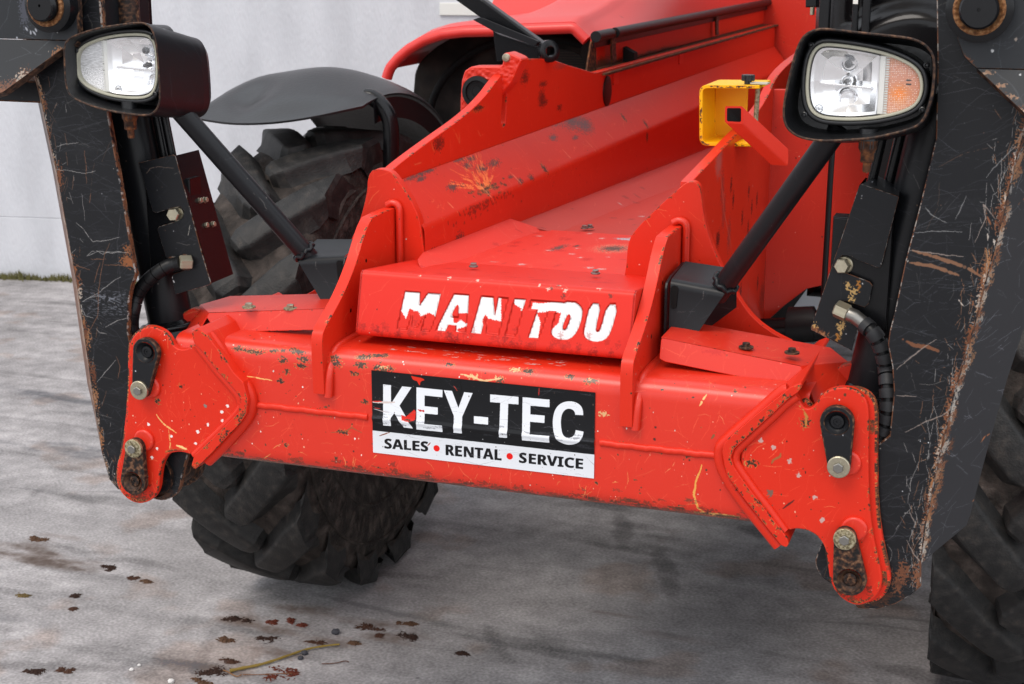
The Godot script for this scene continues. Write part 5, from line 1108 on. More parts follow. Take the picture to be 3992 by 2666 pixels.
# ------------------------------------------------------------------ stabiliser legs
func make_legs():
	for side in [-1.0, 1.0]:
		var s: float = side
		var bend: Array; var inner: Array; var low: Array
		if s < 0:
			bend = [Vector2(-0.8566, 1.5355), Vector2(-0.8405, 1.4658), Vector2(-0.8128, 1.3001), Vector2(-0.7872, 1.0971), Vector2(-0.7689, 0.8825), Vector2(-0.7579, 0.7749), Vector2(-0.7452, 0.7234), Vector2(-0.7272, 0.7053)]
			inner = [Vector2(-0.6976, 1.6223), Vector2(-0.6959, 1.5393), Vector2(-0.6959, 1.4201), Vector2(-0.6764, 1.2754), Vector2(-0.6632, 1.1636), Vector2(-0.658, 1.1331), Vector2(-0.6688, 1.1102), Vector2(-0.6774, 1.0807), Vector2(-0.6834, 1.0221), Vector2(-0.6782, 0.9891)]
			low = []
		else:
			bend = [Vector2(0.874, 1.5021), Vector2(0.8586, 1.4253), Vector2(0.8383, 1.2874), Vector2(0.8155, 1.1509), Vector2(0.7958, 1.052), Vector2(0.7784, 0.9292), Vector2(0.767, 0.8256), Vector2(0.7645, 0.7643), Vector2(0.7672, 0.7249)]
			inner = [Vector2(0.7268, 1.6422), Vector2(0.7347, 1.5482), Vector2(0.7399, 1.4394), Vector2(0.7239, 1.34), Vector2(0.7079, 1.2516), Vector2(0.6974, 1.172), Vector2(0.6916, 1.1402), Vector2(0.6903, 1.1192), Vector2(0.6991, 1.0848), Vector2(0.7044, 1.0429), Vector2(0.7023, 0.971)]
		var pin := Vector2(s * 0.638, 0.747)
		var lobe := []
		for i in 15:
			var an := lerpf(-0.42 * PI, -1.0 * PI, i / 14.0)
			lobe.append(pin + Vector2(cos(an) * -s * -1.0, sin(an)) * 0.068)
		# outline: down the bend, round the pin, up the inside
		var o := [Vector2(s * 0.875, 1.75)] + bend
		if s > 0: o += [Vector2(0.7521, 0.7067), Vector2(0.7286, 0.688), Vector2(0.7004, 0.6745), Vector2(0.6713, 0.6716)]
		for i in 13:
			var an := lerpf(-PI * (0.30 if s < 0 else 0.56), -PI, i / 12.0)
			o.append(pin + Vector2(cos(an) * s, sin(an)) * (0.052 if s < 0 else 0.040))
		o += [Vector2(-0.568, 0.80), Vector2(-0.62, 0.9)] if s < 0 else [Vector2(0.612, 0.80), Vector2(0.63, 0.9)]
		var inn := inner.duplicate(); inn.reverse()
		o += inn + [Vector2(s * 0.745, 1.75)]
		var rc := Rect2(-0.95 if s < 0 else 0.55, 0.66, 0.40, 1.12)
		var t := blk_tx(rc, 1000, 130 + int(s), 1.5)
		var pp := PackedVector2Array(o)
		t.scratches(380, 0.01, 0.09, 0.15 * s, 0.4, Color(0.42, 0.43, 0.46), 0.32, 0.0007)
		t.scratches(30, 0.02, 0.09, 1.3, 0.3, Color(0.42, 0.3, 0.23), 0.7, 0.0008)
		t.scratches(160, 0.03, 0.16, 0.12 * s, 0.22, Color(0.27, 0.275, 0.29), 0.5, 0.0006)
		t.scratches(60, 0.03, 0.12, 0.9, 0.5, Color(0.36, 0.36, 0.375), 0.5, 0.0006)
		for i in 26: t.stain(Vector2(t.g.randf_range(rc.position.x, rc.end.x), t.g.randf_range(rc.position.y, rc.end.y)), 0.05, 0.02, Color(0.2, 0.203, 0.215), 0.35)
		rusty_edge(t, bend, false, 220 if s < 0 else 300, 0.002 if s < 0 else 0.003, 0.006 if s < 0 else 0.008, 0.0)
		rusty_edge(t, bend.slice(1, 6), false, 30 if s < 0 else 110, 0.004, 0.010, 0.006)
		for i in bend.size() - 1: t.scratches(0, 0, 0, 0, 0, RUST)
		for i in (90 if s < 0 else 260):
			var k := t.g.randi() % (bend.size() - 1)
			var p: Vector2 = bend[k].lerp(bend[k + 1], t.g.randf()) - Vector2(s * absf(t.g.randfn(0, 0.022)), 0)
			t.line([p, p + Vector2(t.g.randfn(0, 0.006), t.g.randfn(0, 0.02))], 0.0009, Color(0.52, 0.51, 0.5) if t.g.randf() < 0.5 else Color(0.48, 0.34, 0.25), 0.65, 0.6)
		if s < 0:
			for q in [[Vector2(-0.7603, 1.1597), Vector2(-0.7489, 1.1689), Vector2(-0.7372, 1.1706), Vector2(-0.726, 1.1654), Vector2(-0.7141, 1.1704), Vector2(-0.6948, 1.1721), Vector2(-0.6691, 1.1718)], [Vector2(-0.6905, 1.1252), Vector2(-0.7025, 1.1189), Vector2(-0.7188, 1.1075), Vector2(-0.7393, 1.0923), Vector2(-0.7761, 1.0722)], [Vector2(-0.7781, 1.0721), Vector2(-0.7597, 1.0804), Vector2(-0.7398, 1.0862)], [Vector2(-0.7307, 1.0262), Vector2(-0.7044, 1.041), Vector2(-0.6826, 1.048)], [Vector2(-0.7506, 1.0216), Vector2(-0.7453, 1.0151), Vector2(-0.7277, 1.0145)], [Vector2(-0.7807, 1.0632), Vector2(-0.7724, 1.0449), Vector2(-0.755, 1.0411)], [Vector2(-0.7567, 0.9177), Vector2(-0.7309, 0.9457), Vector2(-0.7119, 0.965)], [Vector2(-0.8128, 1.3176), Vector2(-0.7795, 1.3163), Vector2(-0.7518, 1.3132), Vector2(-0.7288, 1.3188)], [Vector2(-0.7786, 1.221), Vector2(-0.7669, 1.2126), Vector2(-0.746, 1.1879), Vector2(-0.716, 1.1914), Vector2(-0.6876, 1.1993)], [Vector2(-0.7606, 1.1593), Vector2(-0.7351, 1.1703), Vector2(-0.7072, 1.1691), Vector2(-0.6687, 1.1733)], [Vector2(-0.8092, 1.3598), Vector2(-0.7895, 1.3651), Vector2(-0.7612, 1.3693)]]:
				t.line(q, 0.0011, Color(0.56, 0.55, 0.54), 0.75, 0.75)
			for q in [[Vector2(-0.71, 1.1858), Vector2(-0.7222, 1.1648), Vector2(-0.7327, 1.1286), Vector2(-0.74, 1.0956), Vector2(-0.7422, 1.0749), Vector2(-0.7457, 1.0471), Vector2(-0.7624, 1.0215), Vector2(-0.7777, 1.0027)], [Vector2(-0.733, 1.1489), Vector2(-0.7414, 1.1279), Vector2(-0.7486, 1.1104)], [Vector2(-0.7936, 1.1455), Vector2(-0.7747, 1.1374), Vector2(-0.7555, 1.1337)], [Vector2(-0.7113, 0.972), Vector2(-0.7039, 0.9535), Vector2(-0.7106, 0.9284)], [Vector2(-0.7237, 1.1453), Vector2(-0.664, 1.1487)], [Vector2(-0.753, 1.1539), Vector2(-0.719, 1.1563)], [Vector2(-0.7502, 1.355), Vector2(-0.7487, 1.3313), Vector2(-0.7505, 1.2953)], [Vector2(-0.7463, 1.2593), Vector2(-0.7425, 1.2777)]]:
				t.line(q, 0.0013, Color(0.44, 0.30, 0.22), 0.8, 0.75)
			for q in [Vector2(-0.6768, 1.1562), Vector2(-0.6693, 1.1542), Vector2(-0.6647, 1.1529), Vector2(-0.6676, 1.1786), Vector2(-0.8008, 1.1544), Vector2(-0.7965, 1.1342)]: t.blob(q, 0.011, 0.008, Color(0.5, 0.3, 0.18), 1.5, 0.9)
			for i in 26: t.line([Vector2(-0.7872, 1.104) + Vector2(t.g.randf() * 0.05, -t.g.randf() * 0.06), Vector2(-0.6806, 1.1036) + Vector2(0, -t.g.randf() * 0.06)], 0.0008, Color(0.42, 0.43, 0.46), 0.5, 0.3)
		else:
			for q in [[Vector2(0.7127, 1.1298), Vector2(0.7303, 1.1209), Vector2(0.75, 1.1211), Vector2(0.7673, 1.1152)], [Vector2(0.8005, 1.0808), Vector2(0.8049, 1.0962), Vector2(0.8095, 1.1086)], [Vector2(0.7943, 1.0318), Vector2(0.7995, 1.0566), Vector2(0.8079, 1.0935)]]:
				t.line(q, 0.0055, Color(0.42, 0.27, 0.19), 0.8, 0.55)
			for q in [[Vector2(0.7171, 1.2699), Vector2(0.7549, 1.2617), Vector2(0.7972, 1.2498), Vector2(0.8282, 1.2333)], [Vector2(0.7138, 1.2507), Vector2(0.7495, 1.2478), Vector2(0.7887, 1.2358)]]: t.line(q, 0.005, Color(0.46, 0.33, 0.25), 0.75, 0.5)
			for q in [[Vector2(0.7134, 1.2697), Vector2(0.7449, 1.268), Vector2(0.769, 1.2659), Vector2(0.7929, 1.2655)], [Vector2(0.8077, 1.2885), Vector2(0.8201, 1.3266), Vector2(0.815, 1.3472), Vector2(0.8342, 1.3249)], [Vector2(0.7255, 0.98), Vector2(0.7556, 1.0003), Vector2(0.7828, 1.0154), Vector2(0.8084, 1.0499)], [Vector2(0.706, 1.0808), Vector2(0.7365, 1.1124), Vector2(0.7631, 1.1342)], [Vector2(0.7087, 1.0384), Vector2(0.7386, 1.0399)], [Vector2(0.7397, 0.8515), Vector2(0.748, 0.8367), Vector2(0.753, 0.8278)], [Vector2(0.7402, 0.8005), Vector2(0.7535, 0.7766), Vector2(0.769, 0.7626)]]:
				t.line(q, 0.0014, Color(0.54, 0.49, 0.46), 0.75, 0.8)
			for q in [Vector2(0.7965, 1.0016), Vector2(0.7911, 0.9795), Vector2(0.7986, 1.0686), Vector2(0.789, 0.8893), Vector2(0.7812, 0.8378), Vector2(0.781, 0.7996), Vector2(0.7617, 0.7422), Vector2(0.738, 0.7453), Vector2(0.7305, 0.7246)]: t.blob(q, 0.008, 0.016, Color(0.42, 0.26, 0.18), 1.6, 0.9)
			for q in [[Vector2(0.8166, 1.3865), Vector2(0.8248, 1.4003), Vector2(0.8437, 1.423), Vector2(0.8542, 1.4355)], [Vector2(0.7317, 1.3375), Vector2(0.7408, 1.3268), Vector2(0.7643, 1.3152)], [Vector2(0.7188, 1.2978), Vector2(0.7569, 1.3023), Vector2(0.7889, 1.3035)], [Vector2(0.7896, 1.3569), Vector2(0.7829, 1.3367), Vector2(0.7769, 1.3215)]]:
				t.line(q, 0.0012, Color(0.5, 0.5, 0.5), 0.7, 0.8)
			for i in 300:
				var p := Vector2(0.8508, 1.3358) + Vector2(t.g.randfn(0, 0.02), t.g.randfn(-0.02, 0.075))
				p.x += (p.y - 1.2) * 0.22
				t.line([p, p + Vector2(t.g.randfn(0, 0.004), t.g.randf_range(0.006, 0.025))], 0.0018, [Color(0.6, 0.42, 0.28), Color(0.48, 0.3, 0.2), Color(0.7, 0.66, 0.62)][i % 3], 0.9, 0.4)
		for i in 200:
			var p := pin + Vector2(t.g.randfn(0, 0.05), -0.07 + absf(t.g.randfn(0, 0.022)))
			t.blob(p, t.g.randf_range(0.003, 0.01), t.g.randf_range(0.002, 0.006), RUST.lerp(Color(0.2, 0.14, 0.12), t.g.randf()), 1.5, 0.6)
		var leg := add("stabiliser_leg", plate(o, ZAT(-0.03), 0.012, mat(Color.WHITE, 0.36, 0, t.tex()), M.black_edge, 0.002, 2, [], rc), T, "scraped black stabiliser leg with a rusted bend")
		# flank folded back at 45 degrees
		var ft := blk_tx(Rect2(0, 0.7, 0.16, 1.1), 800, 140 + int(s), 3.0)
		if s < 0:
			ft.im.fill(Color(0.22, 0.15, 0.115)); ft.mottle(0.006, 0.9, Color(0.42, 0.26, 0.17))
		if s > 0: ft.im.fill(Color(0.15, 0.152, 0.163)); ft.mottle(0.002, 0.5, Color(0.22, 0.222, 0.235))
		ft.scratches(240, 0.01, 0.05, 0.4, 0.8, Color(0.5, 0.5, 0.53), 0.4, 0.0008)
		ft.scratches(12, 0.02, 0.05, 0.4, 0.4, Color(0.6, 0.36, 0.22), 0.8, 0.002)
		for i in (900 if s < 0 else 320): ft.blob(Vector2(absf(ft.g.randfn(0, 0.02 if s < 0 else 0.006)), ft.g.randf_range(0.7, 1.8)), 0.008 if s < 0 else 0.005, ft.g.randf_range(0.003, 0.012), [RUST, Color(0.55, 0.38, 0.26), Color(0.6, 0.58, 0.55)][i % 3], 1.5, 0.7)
		var fb := MB.new()
		var gfold: Array = [Vector2(s * 0.875, 1.75)] + bend
		var U := Vector3(0.64 * s, 0, -0.77).normalized()
		var nn := Vector3(0.77 * s, 0, 0.64).normalized()
		var wdt := [0.12, 0.12, 0.118, 0.117, 0.116, 0.114, 0.108, 0.100, 0.098]
		var last := gfold.size() - (3 if s < 0 else 2)
		for i in last:
			var a := Vector3(gfold[i].x, gfold[i].y, -0.031); var b := Vector3(gfold[i + 1].x, gfold[i + 1].y, -0.031)
			var wa: float = wdt[mini(i, 8)]; var wb: float = wdt[mini(i + 1, 8)]
			var dy := 0.0
			var a2 := a + U * wa + Vector3(0, 0.05 if i >= last else 0.0, 0); var b2 := b + U * wb + Vector3(0, 0.045 if i == last - 1 else 0.0, 0)
			fb.quad(a, b, b2, a2, nn, nn, nn, nn, Vector2(0, (1.8 - a.y) / 1.1), Vector2(0, (1.8 - b.y) / 1.1), Vector2(wb / 0.16, (1.8 - b2.y) / 1.1), Vector2(wa / 0.16, (1.8 - a2.y) / 1.1))
			var k := nn * -0.010
			fb.quad(a + k, b + k, b2 + k, a2 + k, -nn, -nn, -nn, -nn, Vector2(0, 0), Vector2(0, 0.1), Vector2(0.1, 0.1), Vector2(0.1, 0))
			fb.quad(a2, b2, b2 + k, a2 + k, U, U, U, U, Vector2(0.9, 0), Vector2(0.9, 0.1), Vector2(0.95, 0.1), Vector2(0.95, 0))
			if i == last - 1: fb.quad(b, b2, b2 + k, b + k, Vector3.DOWN, Vector3.DOWN, Vector3.DOWN, Vector3.DOWN, Vector2(0, 1), Vector2(0.5, 1), Vector2(0.5, 0.98), Vector2(0, 0.98))
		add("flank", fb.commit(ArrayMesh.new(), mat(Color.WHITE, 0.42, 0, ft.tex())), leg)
		# rear plate, lower lobe and hub
		var rear := [Vector2(s * 0.87, 1.75), Vector2(s * 0.87, 1.3), Vector2(s * 0.82, 0.9), Vector2(s * 0.80, 0.80)]
		for i in 13:
			var an := lerpf(-PI * 0.20, -PI * 1.1, i / 12.0)
			rear.append(pin + Vector2(0.034 if s > 0 else -0.018, 0) + Vector2(cos(an) * s, sin(an)) * 0.060)
		rear += [Vector2(s * 0.70, 0.86), Vector2(s * 0.77, 1.2), Vector2(s * 0.79, 1.75)]
		add("rear_plate", plate(rear, ZAT(-0.125), 0.012, M.rusty_black, M.rusty_black, 0.002), leg)
		add("hub", lathe([Vector2(0.040, -0.14), Vector2(0.044, -0.137), Vector2(0.044, -0.02)], Transform3D(Basis.IDENTITY, Vector3(pin.x + (0.026 if s > 0 else -0.008), pin.y, 0)), M.rusty_black, 30), leg)
		make_foot(leg, s)
		make_cylinder(s)

func make_foot(leg: Node, s: float):
	var o: Array
	if s < 0: o = [Vector2(-0.7257, 1.6525), Vector2(-0.729, 1.5688), Vector2(-0.7307, 1.5476), Vector2(-0.7605, 1.5371), Vector2(-0.8648, 1.4625), Vector2(-0.8802, 1.4573), Vector2(-0.941, 1.4553)] + [Vector2(-1.02, 1.47), Vector2(-1.02, 1.78), Vector2(-0.745, 1.78)]
	else: o = [Vector2(0.7631, 1.668), Vector2(0.7618, 1.5882), Vector2(0.7727, 1.5636), Vector2(0.8624, 1.4885), Vector2(0.8851, 1.4675)] + [Vector2(0.99, 1.47), Vector2(1.02, 1.47), Vector2(1.02, 1.78), Vector2(0.745, 1.78)]
	o = fillet(o, 0.008, true, 3)
	var rc := Rect2(-1.05 if s < 0 else 0.72, 1.42, 0.33, 0.38)
	var t := Tx.new(rc, 900, Color(0.16, 0.165, 0.18), 150 + int(s))
	t.mottle(0.003, 0.4, Color(0.21, 0.215, 0.23))
	t.scratches(70, 0.02, 0.08, 1.0, 0.9, Color(0.3, 0.31, 0.33), 0.5, 0.0012)
	t.specks(70, 0.001, 0.003, [Color(0.7, 0.7, 0.7), Color(0.55, 0.5, 0.46)])
	if s < 0:
		rusty_edge(t, [Vector2(-0.7605, 1.5371), Vector2(-0.8648, 1.4625), Vector2(-0.8802, 1.4573), Vector2(-0.941, 1.4553)], false, 300, 0.003, 0.008)
		for q in [Vector2(-0.893, 1.4616), Vector2(-0.8742, 1.4622), Vector2(-0.8528, 1.4707), Vector2(-0.9007, 1.4598), Vector2(-0.8831, 1.4666)]: t.blob(q, 0.012, 0.012, Color(0.42, 0.28, 0.22), 1.5, 0.9)
		for q in [[Vector2(-0.8222, 1.568), Vector2(-0.8163, 1.5608)], [Vector2(-0.8273, 1.5691), Vector2(-0.8271, 1.563)], [Vector2(-0.8174, 1.573), Vector2(-0.8142, 1.5676)], [Vector2(-0.8378, 1.5744), Vector2(-0.8332, 1.569)], [Vector2(-0.8579, 1.5581), Vector2(-0.8553, 1.5538)]]: t.line(q, 0.003, Color(0.6, 0.61, 0.64), 0.9, 0.9)
		t.blob(Vector2(-0.8379, 1.6054), 0.009, 0.03, Color(0.30, 0.31, 0.35), 1.2, 0.8)
	else:
		rusty_edge(t, [Vector2(0.7727, 1.5636), Vector2(0.8624, 1.4885)], false, 90, 0.001, 0.0035)
		for q in [Vector2(0.8272, 1.5259), Vector2(0.843, 1.5112), Vector2(0.8078, 1.5428)]: t.blob(q, 0.007, 0.003, Color(0.6, 0.45, 0.35), 1.4, 0.8)
	var fy := 1.553 if s < 0 else 1.548
	var upper := Array(Geometry2D.intersect_polygons(PackedVector2Array(ccw(o)), PackedVector2Array(rect(-1.2, fy, 1.2, 2.0)))[0])
	var lower := Array(Geometry2D.intersect_polygons(PackedVector2Array(ccw(o)), PackedVector2Array(rect(-1.2, 1.0, 1.2, fy - 0.0005)))[0])
	var fm := mat(Color.WHITE, 0.42, 0, t.tex())
	var fo := add("foot_plate", plate(upper, ZAT(-0.004), 0.016, fm, M.rusty_black, 0.0008, 1, [], rc), leg)
	var ti := 0.42
	add("folded_lip", plate(lower, Transform3D(Basis(Vector3(1, 0, 0), Vector3(0, 1, -tan(ti)), Vector3(0, sin(ti), cos(ti))), Vector3(0, 0, -0.004 + fy * tan(ti))), 0.016, fm, M.rusty_black, 0.0008, 1, [], rc), fo)
	add("pad", plate([Vector2(s * 0.84, 1.435), Vector2(s * 1.03, 1.435), Vector2(s * 1.03, 1.475), Vector2(s * 0.852, 1.475)], ZAT(-0.05), 0.26, M.black, M.rust, 0.003), fo)
	add("side_web", plate([Vector2(-0.30, 1.38), Vector2(-0.045, 1.38), Vector2(-0.045, 1.78), Vector2(-0.30, 1.78)], XF(s * 0.762, -s), 0.012, M.black_clean, M.black_clean, 0.002), fo)
	# foot pin: hub, rusty ring, pin end
	var c := Vector3(s * 0.772, 1.614 if s < 0 else 1.628, -0.004)
	if s > 0: c = Vector3(0.790, 1.632, -0.004)
	add("pin_hub", lathe([Vector2(0.047, -0.002), Vector2(0.047, 0.022), Vector2(0.042, 0.026), Vector2(0, 0.026)], Transform3D(Basis.IDENTITY, c), M.black_clean, 36), fo)
	add("pin_ring", lathe([Vector2(0.0365, 0.024), Vector2(0.0365, 0.030), Vector2(0.033, 0.033), Vector2(0.0295, 0.031), Vector2(0.0275, 0.029), Vector2(0.0275, 0.025)], Transform3D(Basis.IDENTITY, c), M.rust_ring, 36), fo)
	add("pin_end", lathe([Vector2(0.0275, 0.02), Vector2(0.0275, 0.041), Vector2(0.0255, 0.0435), Vector2(0.0245, 0.0455), Vector2(0.0025, 0.0455), Vector2(0.002, 0.042), Vector2(0, 0.042)], Transform3D(Basis.IDENTITY, c), M.black_clean, 36), fo)
	# upper inside wall of the leg, above the lamp
	if s < 0:
		add("inner_web", plate([Vector2(-0.20, 1.50), Vector2(-0.055, 1.50), Vector2(-0.055, 1.78), Vector2(-0.20, 1.78)], XF(-0.705), 0.012, M.black, M.rusty_black, 0.002), leg)
		add("stop_block", tube([Vector3(-0.70, 1.53, -0.12), Vector3(-0.70, 1.72, -0.12)], 0.022, M.rusty_black, 16), leg)

func make_cylinder(s: float):
	var a := Vector3(-0.6733, 1.0038, -0.165); var b := Vector3(-0.7371, 1.3884, -0.165)
	var d := (b - a).normalized()
	if s > 0: a.x = -a.x - 0.016; d.x = -d.x
	var p0 := a - d * 0.07; var p1 := a + d * 0.50
	var cyl := add("stabiliser_cylinder", tube([p0, p1], 0.043, M.black, 36), T, "black hydraulic stabiliser cylinder")
	var x := aim(a, d)
	add("end_cap", lathe([Vector2(0.0, -0.09), Vector2(0.05, -0.09), Vector2(0.062, -0.07), Vector2(0.062, -0.008), Vector2(0.055, 0.0), Vector2(0.044, 0.012)], x, M.black_clean, 36, 0.6), cyl)
	var ring := []
	for i in 33:
		var t := TAU * i / 32.0
		ring.append(x * Vector3(cos(t) * 0.057, sin(t) * 0.057, 0.0 + 0.001 * sin(i * 2.3)))
	add("weld_bead", tube(ring, 0.0065, M.black_clean, 12, false), cyl)
	# feed pipes running along the cylinder
	var off := Vector3(-s * 0.052, 0, -0.012)
	add("feed_pipe", tube([a + d * 0.25 + off, p1 + off], 0.009, M.black_clean, 14), cyl)
	add("feed_pipe", tube([a + d * 0.25 + off * 1.5 + Vector3(0, 0, 0.02), p1 + off * 1.5 + Vector3(0, 0, 0.02)], 0.008, M.black_clean, 14), cyl)
	# folded guard over the valve block
	var o: Array
	if s < 0:
		o = [Vector2(-0.6838, 1.3267), Vector2(-0.6101, 1.345), Vector2(-0.6044, 1.3425), Vector2(-0.5582, 1.1599)] + [Vector2(-0.5435, 1.1095), Vector2(-0.5467, 1.1065), Vector2(-0.621, 1.082), Vector2(-0.6267, 1.1117), Vector2(-0.6257, 1.118), Vector2(-0.6208, 1.1217), Vector2(-0.5919, 1.1325), Vector2(-0.5851, 1.1372), Vector2(-0.5839, 1.147), Vector2(-0.5876, 1.1532), Vector2(-0.5952, 1.156), Vector2(-0.6316, 1.1501), Vector2(-0.6362, 1.1518), Vector2(-0.6512, 1.2024), Vector2(-0.6496, 1.208), Vector2(-0.6451, 1.2103)] + [Vector2(-0.609, 1.222), Vector2(-0.5954, 1.2296), Vector2(-0.5923, 1.242), Vector2(-0.6004, 1.25), Vector2(-0.6137, 1.2474), Vector2(-0.6526, 1.2347), Vector2(-0.6595, 1.2374)]
	else:
		o = [Vector2(0.6235, 1.3507), Vector2(0.6255, 1.3554), Vector2(0.6288, 1.3563), Vector2(0.6862, 1.3402), Vector2(0.6667, 1.231), Vector2(0.6646, 1.2257), Vector2(0.6596, 1.2253), Vector2(0.628, 1.2355), Vector2(0.6184, 1.2408), Vector2(0.6046, 1.241), Vector2(0.5985, 1.2334), Vector2(0.5991, 1.2227), Vector2(0.606, 1.2148), Vector2(0.6178, 1.2113), Vector2(0.6496, 1.2012), Vector2(0.6545, 1.1955), Vector2(0.6501, 1.1651), Vector2(0.644, 1.1591), Vector2(0.6157, 1.167), Vector2(0.6065, 1.1663), Vector2(0.5998, 1.1599), Vector2(0.5989, 1.1501), Vector2(0.6044, 1.1408), Vector2(0.6152, 1.1356), Vector2(0.6295, 1.1295), Vector2(0.6357, 1.1239), Vector2(0.6283, 1.086), Vector2(0.5622, 1.1147), Vector2(0.561, 1.1188)]
	var rc := Rect2(-0.72, 1.05, 0.26, 0.34) if s < 0 else Rect2(0.53, 1.05, 0.2, 0.34)
	var t := blk_tx(rc, 900, 160 + int(s), 1.2)
	t.specks(18, 0.001, 0.003, [Color(0.8, 0.8, 0.8)])
	if s > 0:
		for q in [Vector2(0.6156, 1.1922), Vector2(0.6325, 1.1935), Vector2(0.6254, 1.1833), Vector2(0.6229, 1.1719), Vector2(0.6069, 1.1252), Vector2(0.613, 1.129), Vector2(0.6048, 1.107), Vector2(0.6089, 1.1188), Vector2(0.5664, 1.1201), Vector2(0.5651, 1.1151), Vector2(0.5799, 1.1032)]: t.blob(q, t.g.randf_range(0.003, 0.006), t.g.randf_range(0.005, 0.011), Color(0.72, 0.58, 0.36) if t.g.randf() < 0.6 else Color(0.62, 0.40, 0.16), 1.6, 0.9)
		rusty_edge(t, [Vector2(0.6283, 1.086), Vector2(0.5622, 1.1147)], false, 260, 0.002, 0.005)
	else:
		rusty_edge(t, [Vector2(-0.5698, 1.1661), Vector2(-0.63, 1.1508), Vector2(-0.6377, 1.1531)], false, 200, 0.001, 0.0025)
		t.line([Vector2(-0.6677, 1.3078), Vector2(-0.6601, 1.3173), Vector2(-0.6442, 1.3217), Vector2(-0.6099, 1.3203)], 0.001, Color(0.5, 0.42, 0.36), 0.7, 0.7)
		t.line([Vector2(-0.5824, 1.2166), Vector2(-0.587, 1.1964)], 0.001, Color(0.7, 0.68, 0.64), 0.8, 0.7)
	var g := add("guard_plate", plate(o, ZAT(-0.1), 0.003, mat(Color.WHITE, 0.4, 0, t.tex()), M.black_edge, 0.0008, 1, [], rc), cyl)
	# flange folded back along the inner edge
	var e0: Vector2; var e1: Vector2
	if s < 0: e0 = Vector2(-0.6043, 1.344); e1 = Vector2(-0.5428, 1.1096)
	else: e0 = Vector2(0.6244, 1.3547); e1 = Vector2(0.5616, 1.1171)
	var fl := MB.new()
	var fd := Vector3(-0.002 if s < 0 else 0.0, 0, -0.085)
	var A := Vector3(e0.x, e0.y, -0.101); var B := Vector3(e1.x, e1.y, -0.101)
	var fn := (B - A).cross(fd).normalized() * (1.0 if s < 0 else -1.0)
	if fn.x * -s < 0: fn = -fn
	fl.flat(A, B, B + fd, A + fd, fn)
	fl.flat(A - fn * 0.003, B - fn * 0.003, B + fd - fn * 0.003, A + fd - fn * 0.003, -fn)
	fl.flat(A + fd, B + fd, B + fd - fn * 0.003, A + fd - fn * 0.003, Vector3(0, 0, -1))
	fl.flat(B, B + fd, B + fd - fn * 0.003, B - fn * 0.003, Vector3.DOWN)
	add("side_flange", fl.commit(ArrayMesh.new(), M.black_clean), g)
	if s > 0:
		var lid := [Vector3(0.6253, 1.3557, -0.101), Vector3(0.6861, 1.3412, -0.101)]
		var lm := MB.new()
		lm.flat(lid[0], lid[1], lid[1] + Vector3(-0.005, 0.004, -0.06), lid[0] + Vector3(0.02, 0.004, -0.075), Vector3.UP)
		lm.flat(lid[0] - Vector3(0, 0.003, 0), lid[1] - Vector3(0, 0.003, 0), lid[1] + Vector3(-0.005, 0.001, -0.06), lid[0] + Vector3(0.02, 0.001, -0.075), Vector3.DOWN)
		add("lid", lm.commit(ArrayMesh.new(), M.black), g)
	add("valve_block", plate(rect(minf(s * 0.585, s * 0.68), 1.12, maxf(s * 0.585, s * 0.68), 1.30), ZAT(-0.112), 0.04, M.black_clean, M.black_clean, 0.003), cyl)
	var bp := Vector3(-0.6148, 1.2341, -0.112) if s < 0 else Vector3(0.6073, 1.2237, -0.112)
	add("bolt", bolt_mesh(bp, Vector3(0.12 * -s, 0.05, 1), 0.0125, 0.017, 0.0145, 0.005, M.zinc, M.zinc, 0.1), cyl)
	if s < 0:
		for q in [Vector3(-0.584, 1.2557, -0.138), Vector3(-0.5834, 1.254, -0.157), Vector3(-0.5728, 1.21, -0.137), Vector3(-0.5719, 1.2078, -0.161)]: add("bolt", bolt_mesh(q, Vector3(1, 0.25, 0.02), 0.0052, 0.006, 0.0062, 0.002, M.zinc, M.zinc, 0.1), g)
	# hose with a spiral wrap
	var hp: Array
	var nut: Vector3; var nd: Vector3
	if s < 0:
		hp = [Vector3(-0.5945, 1.1478, -0.085), Vector3(-0.6088, 1.1435, -0.085)] + [Vector3(-0.6203, 1.1404, -0.078)] + [Vector3(-0.6413, 1.1266, -0.07), Vector3(-0.6663, 1.1052, -0.07), Vector3(-0.6837, 1.0813, -0.07)] + [Vector3(-0.6879, 1.0535, -0.06), Vector3(-0.6926, 1.0304, -0.06), Vector3(-0.6917, 1.0077, -0.06)] + [Vector3(-0.69, 0.96, -0.065)]
		nut = Vector3(-0.5897, 1.1472, -0.09)
	else:
		hp = [Vector3(0.6315, 1.1465, -0.085), Vector3(0.6448, 1.1367, -0.085)] + [Vector3(0.6615, 1.126, -0.075), Vector3(0.6741, 1.1078, -0.075), Vector3(0.6822, 1.088, -0.075), Vector3(0.6876, 1.0643, -0.075)] + [Vector3(0.6917, 1.0444, -0.06)] + [Vector3(0.6956, 1.0097, -0.05), Vector3(0.6905, 0.9748, -0.05), Vector3(0.6844, 0.9552, -0.05)] + [Vector3(0.685, 0.93, -0.055)]
		nut = Vector3(0.6108, 1.1528, -0.09)
	nd = (hp[0] - nut).normalized()
	add("hose_nut", lathe([Vector2(0.0, -0.012), Vector2(0.0125, -0.012), Vector2(0.0145, -0.010), Vector2(0.0145, 0.010), Vector2(0.012, 0.012), Vector2(0, 0.012)], aim(nut, nd, 0.4), M.zinc, 6, 0.95, null, true), cyl)
	if s > 0: add("ferrule", tube([nut + nd * 0.008, hp[0], hp[1]], 0.0115, M.steel, 20), cyl)
	var path := spline(hp, 14)
	var hose := add("hose", tube(path, 0.0105, M.hose, 18), cyl)
	var acc := 0.0; var piece := []; var pitch := 0.020 if s > 0 else 0.019; var on := pitch * (0.72 if s > 0 else 0.94)
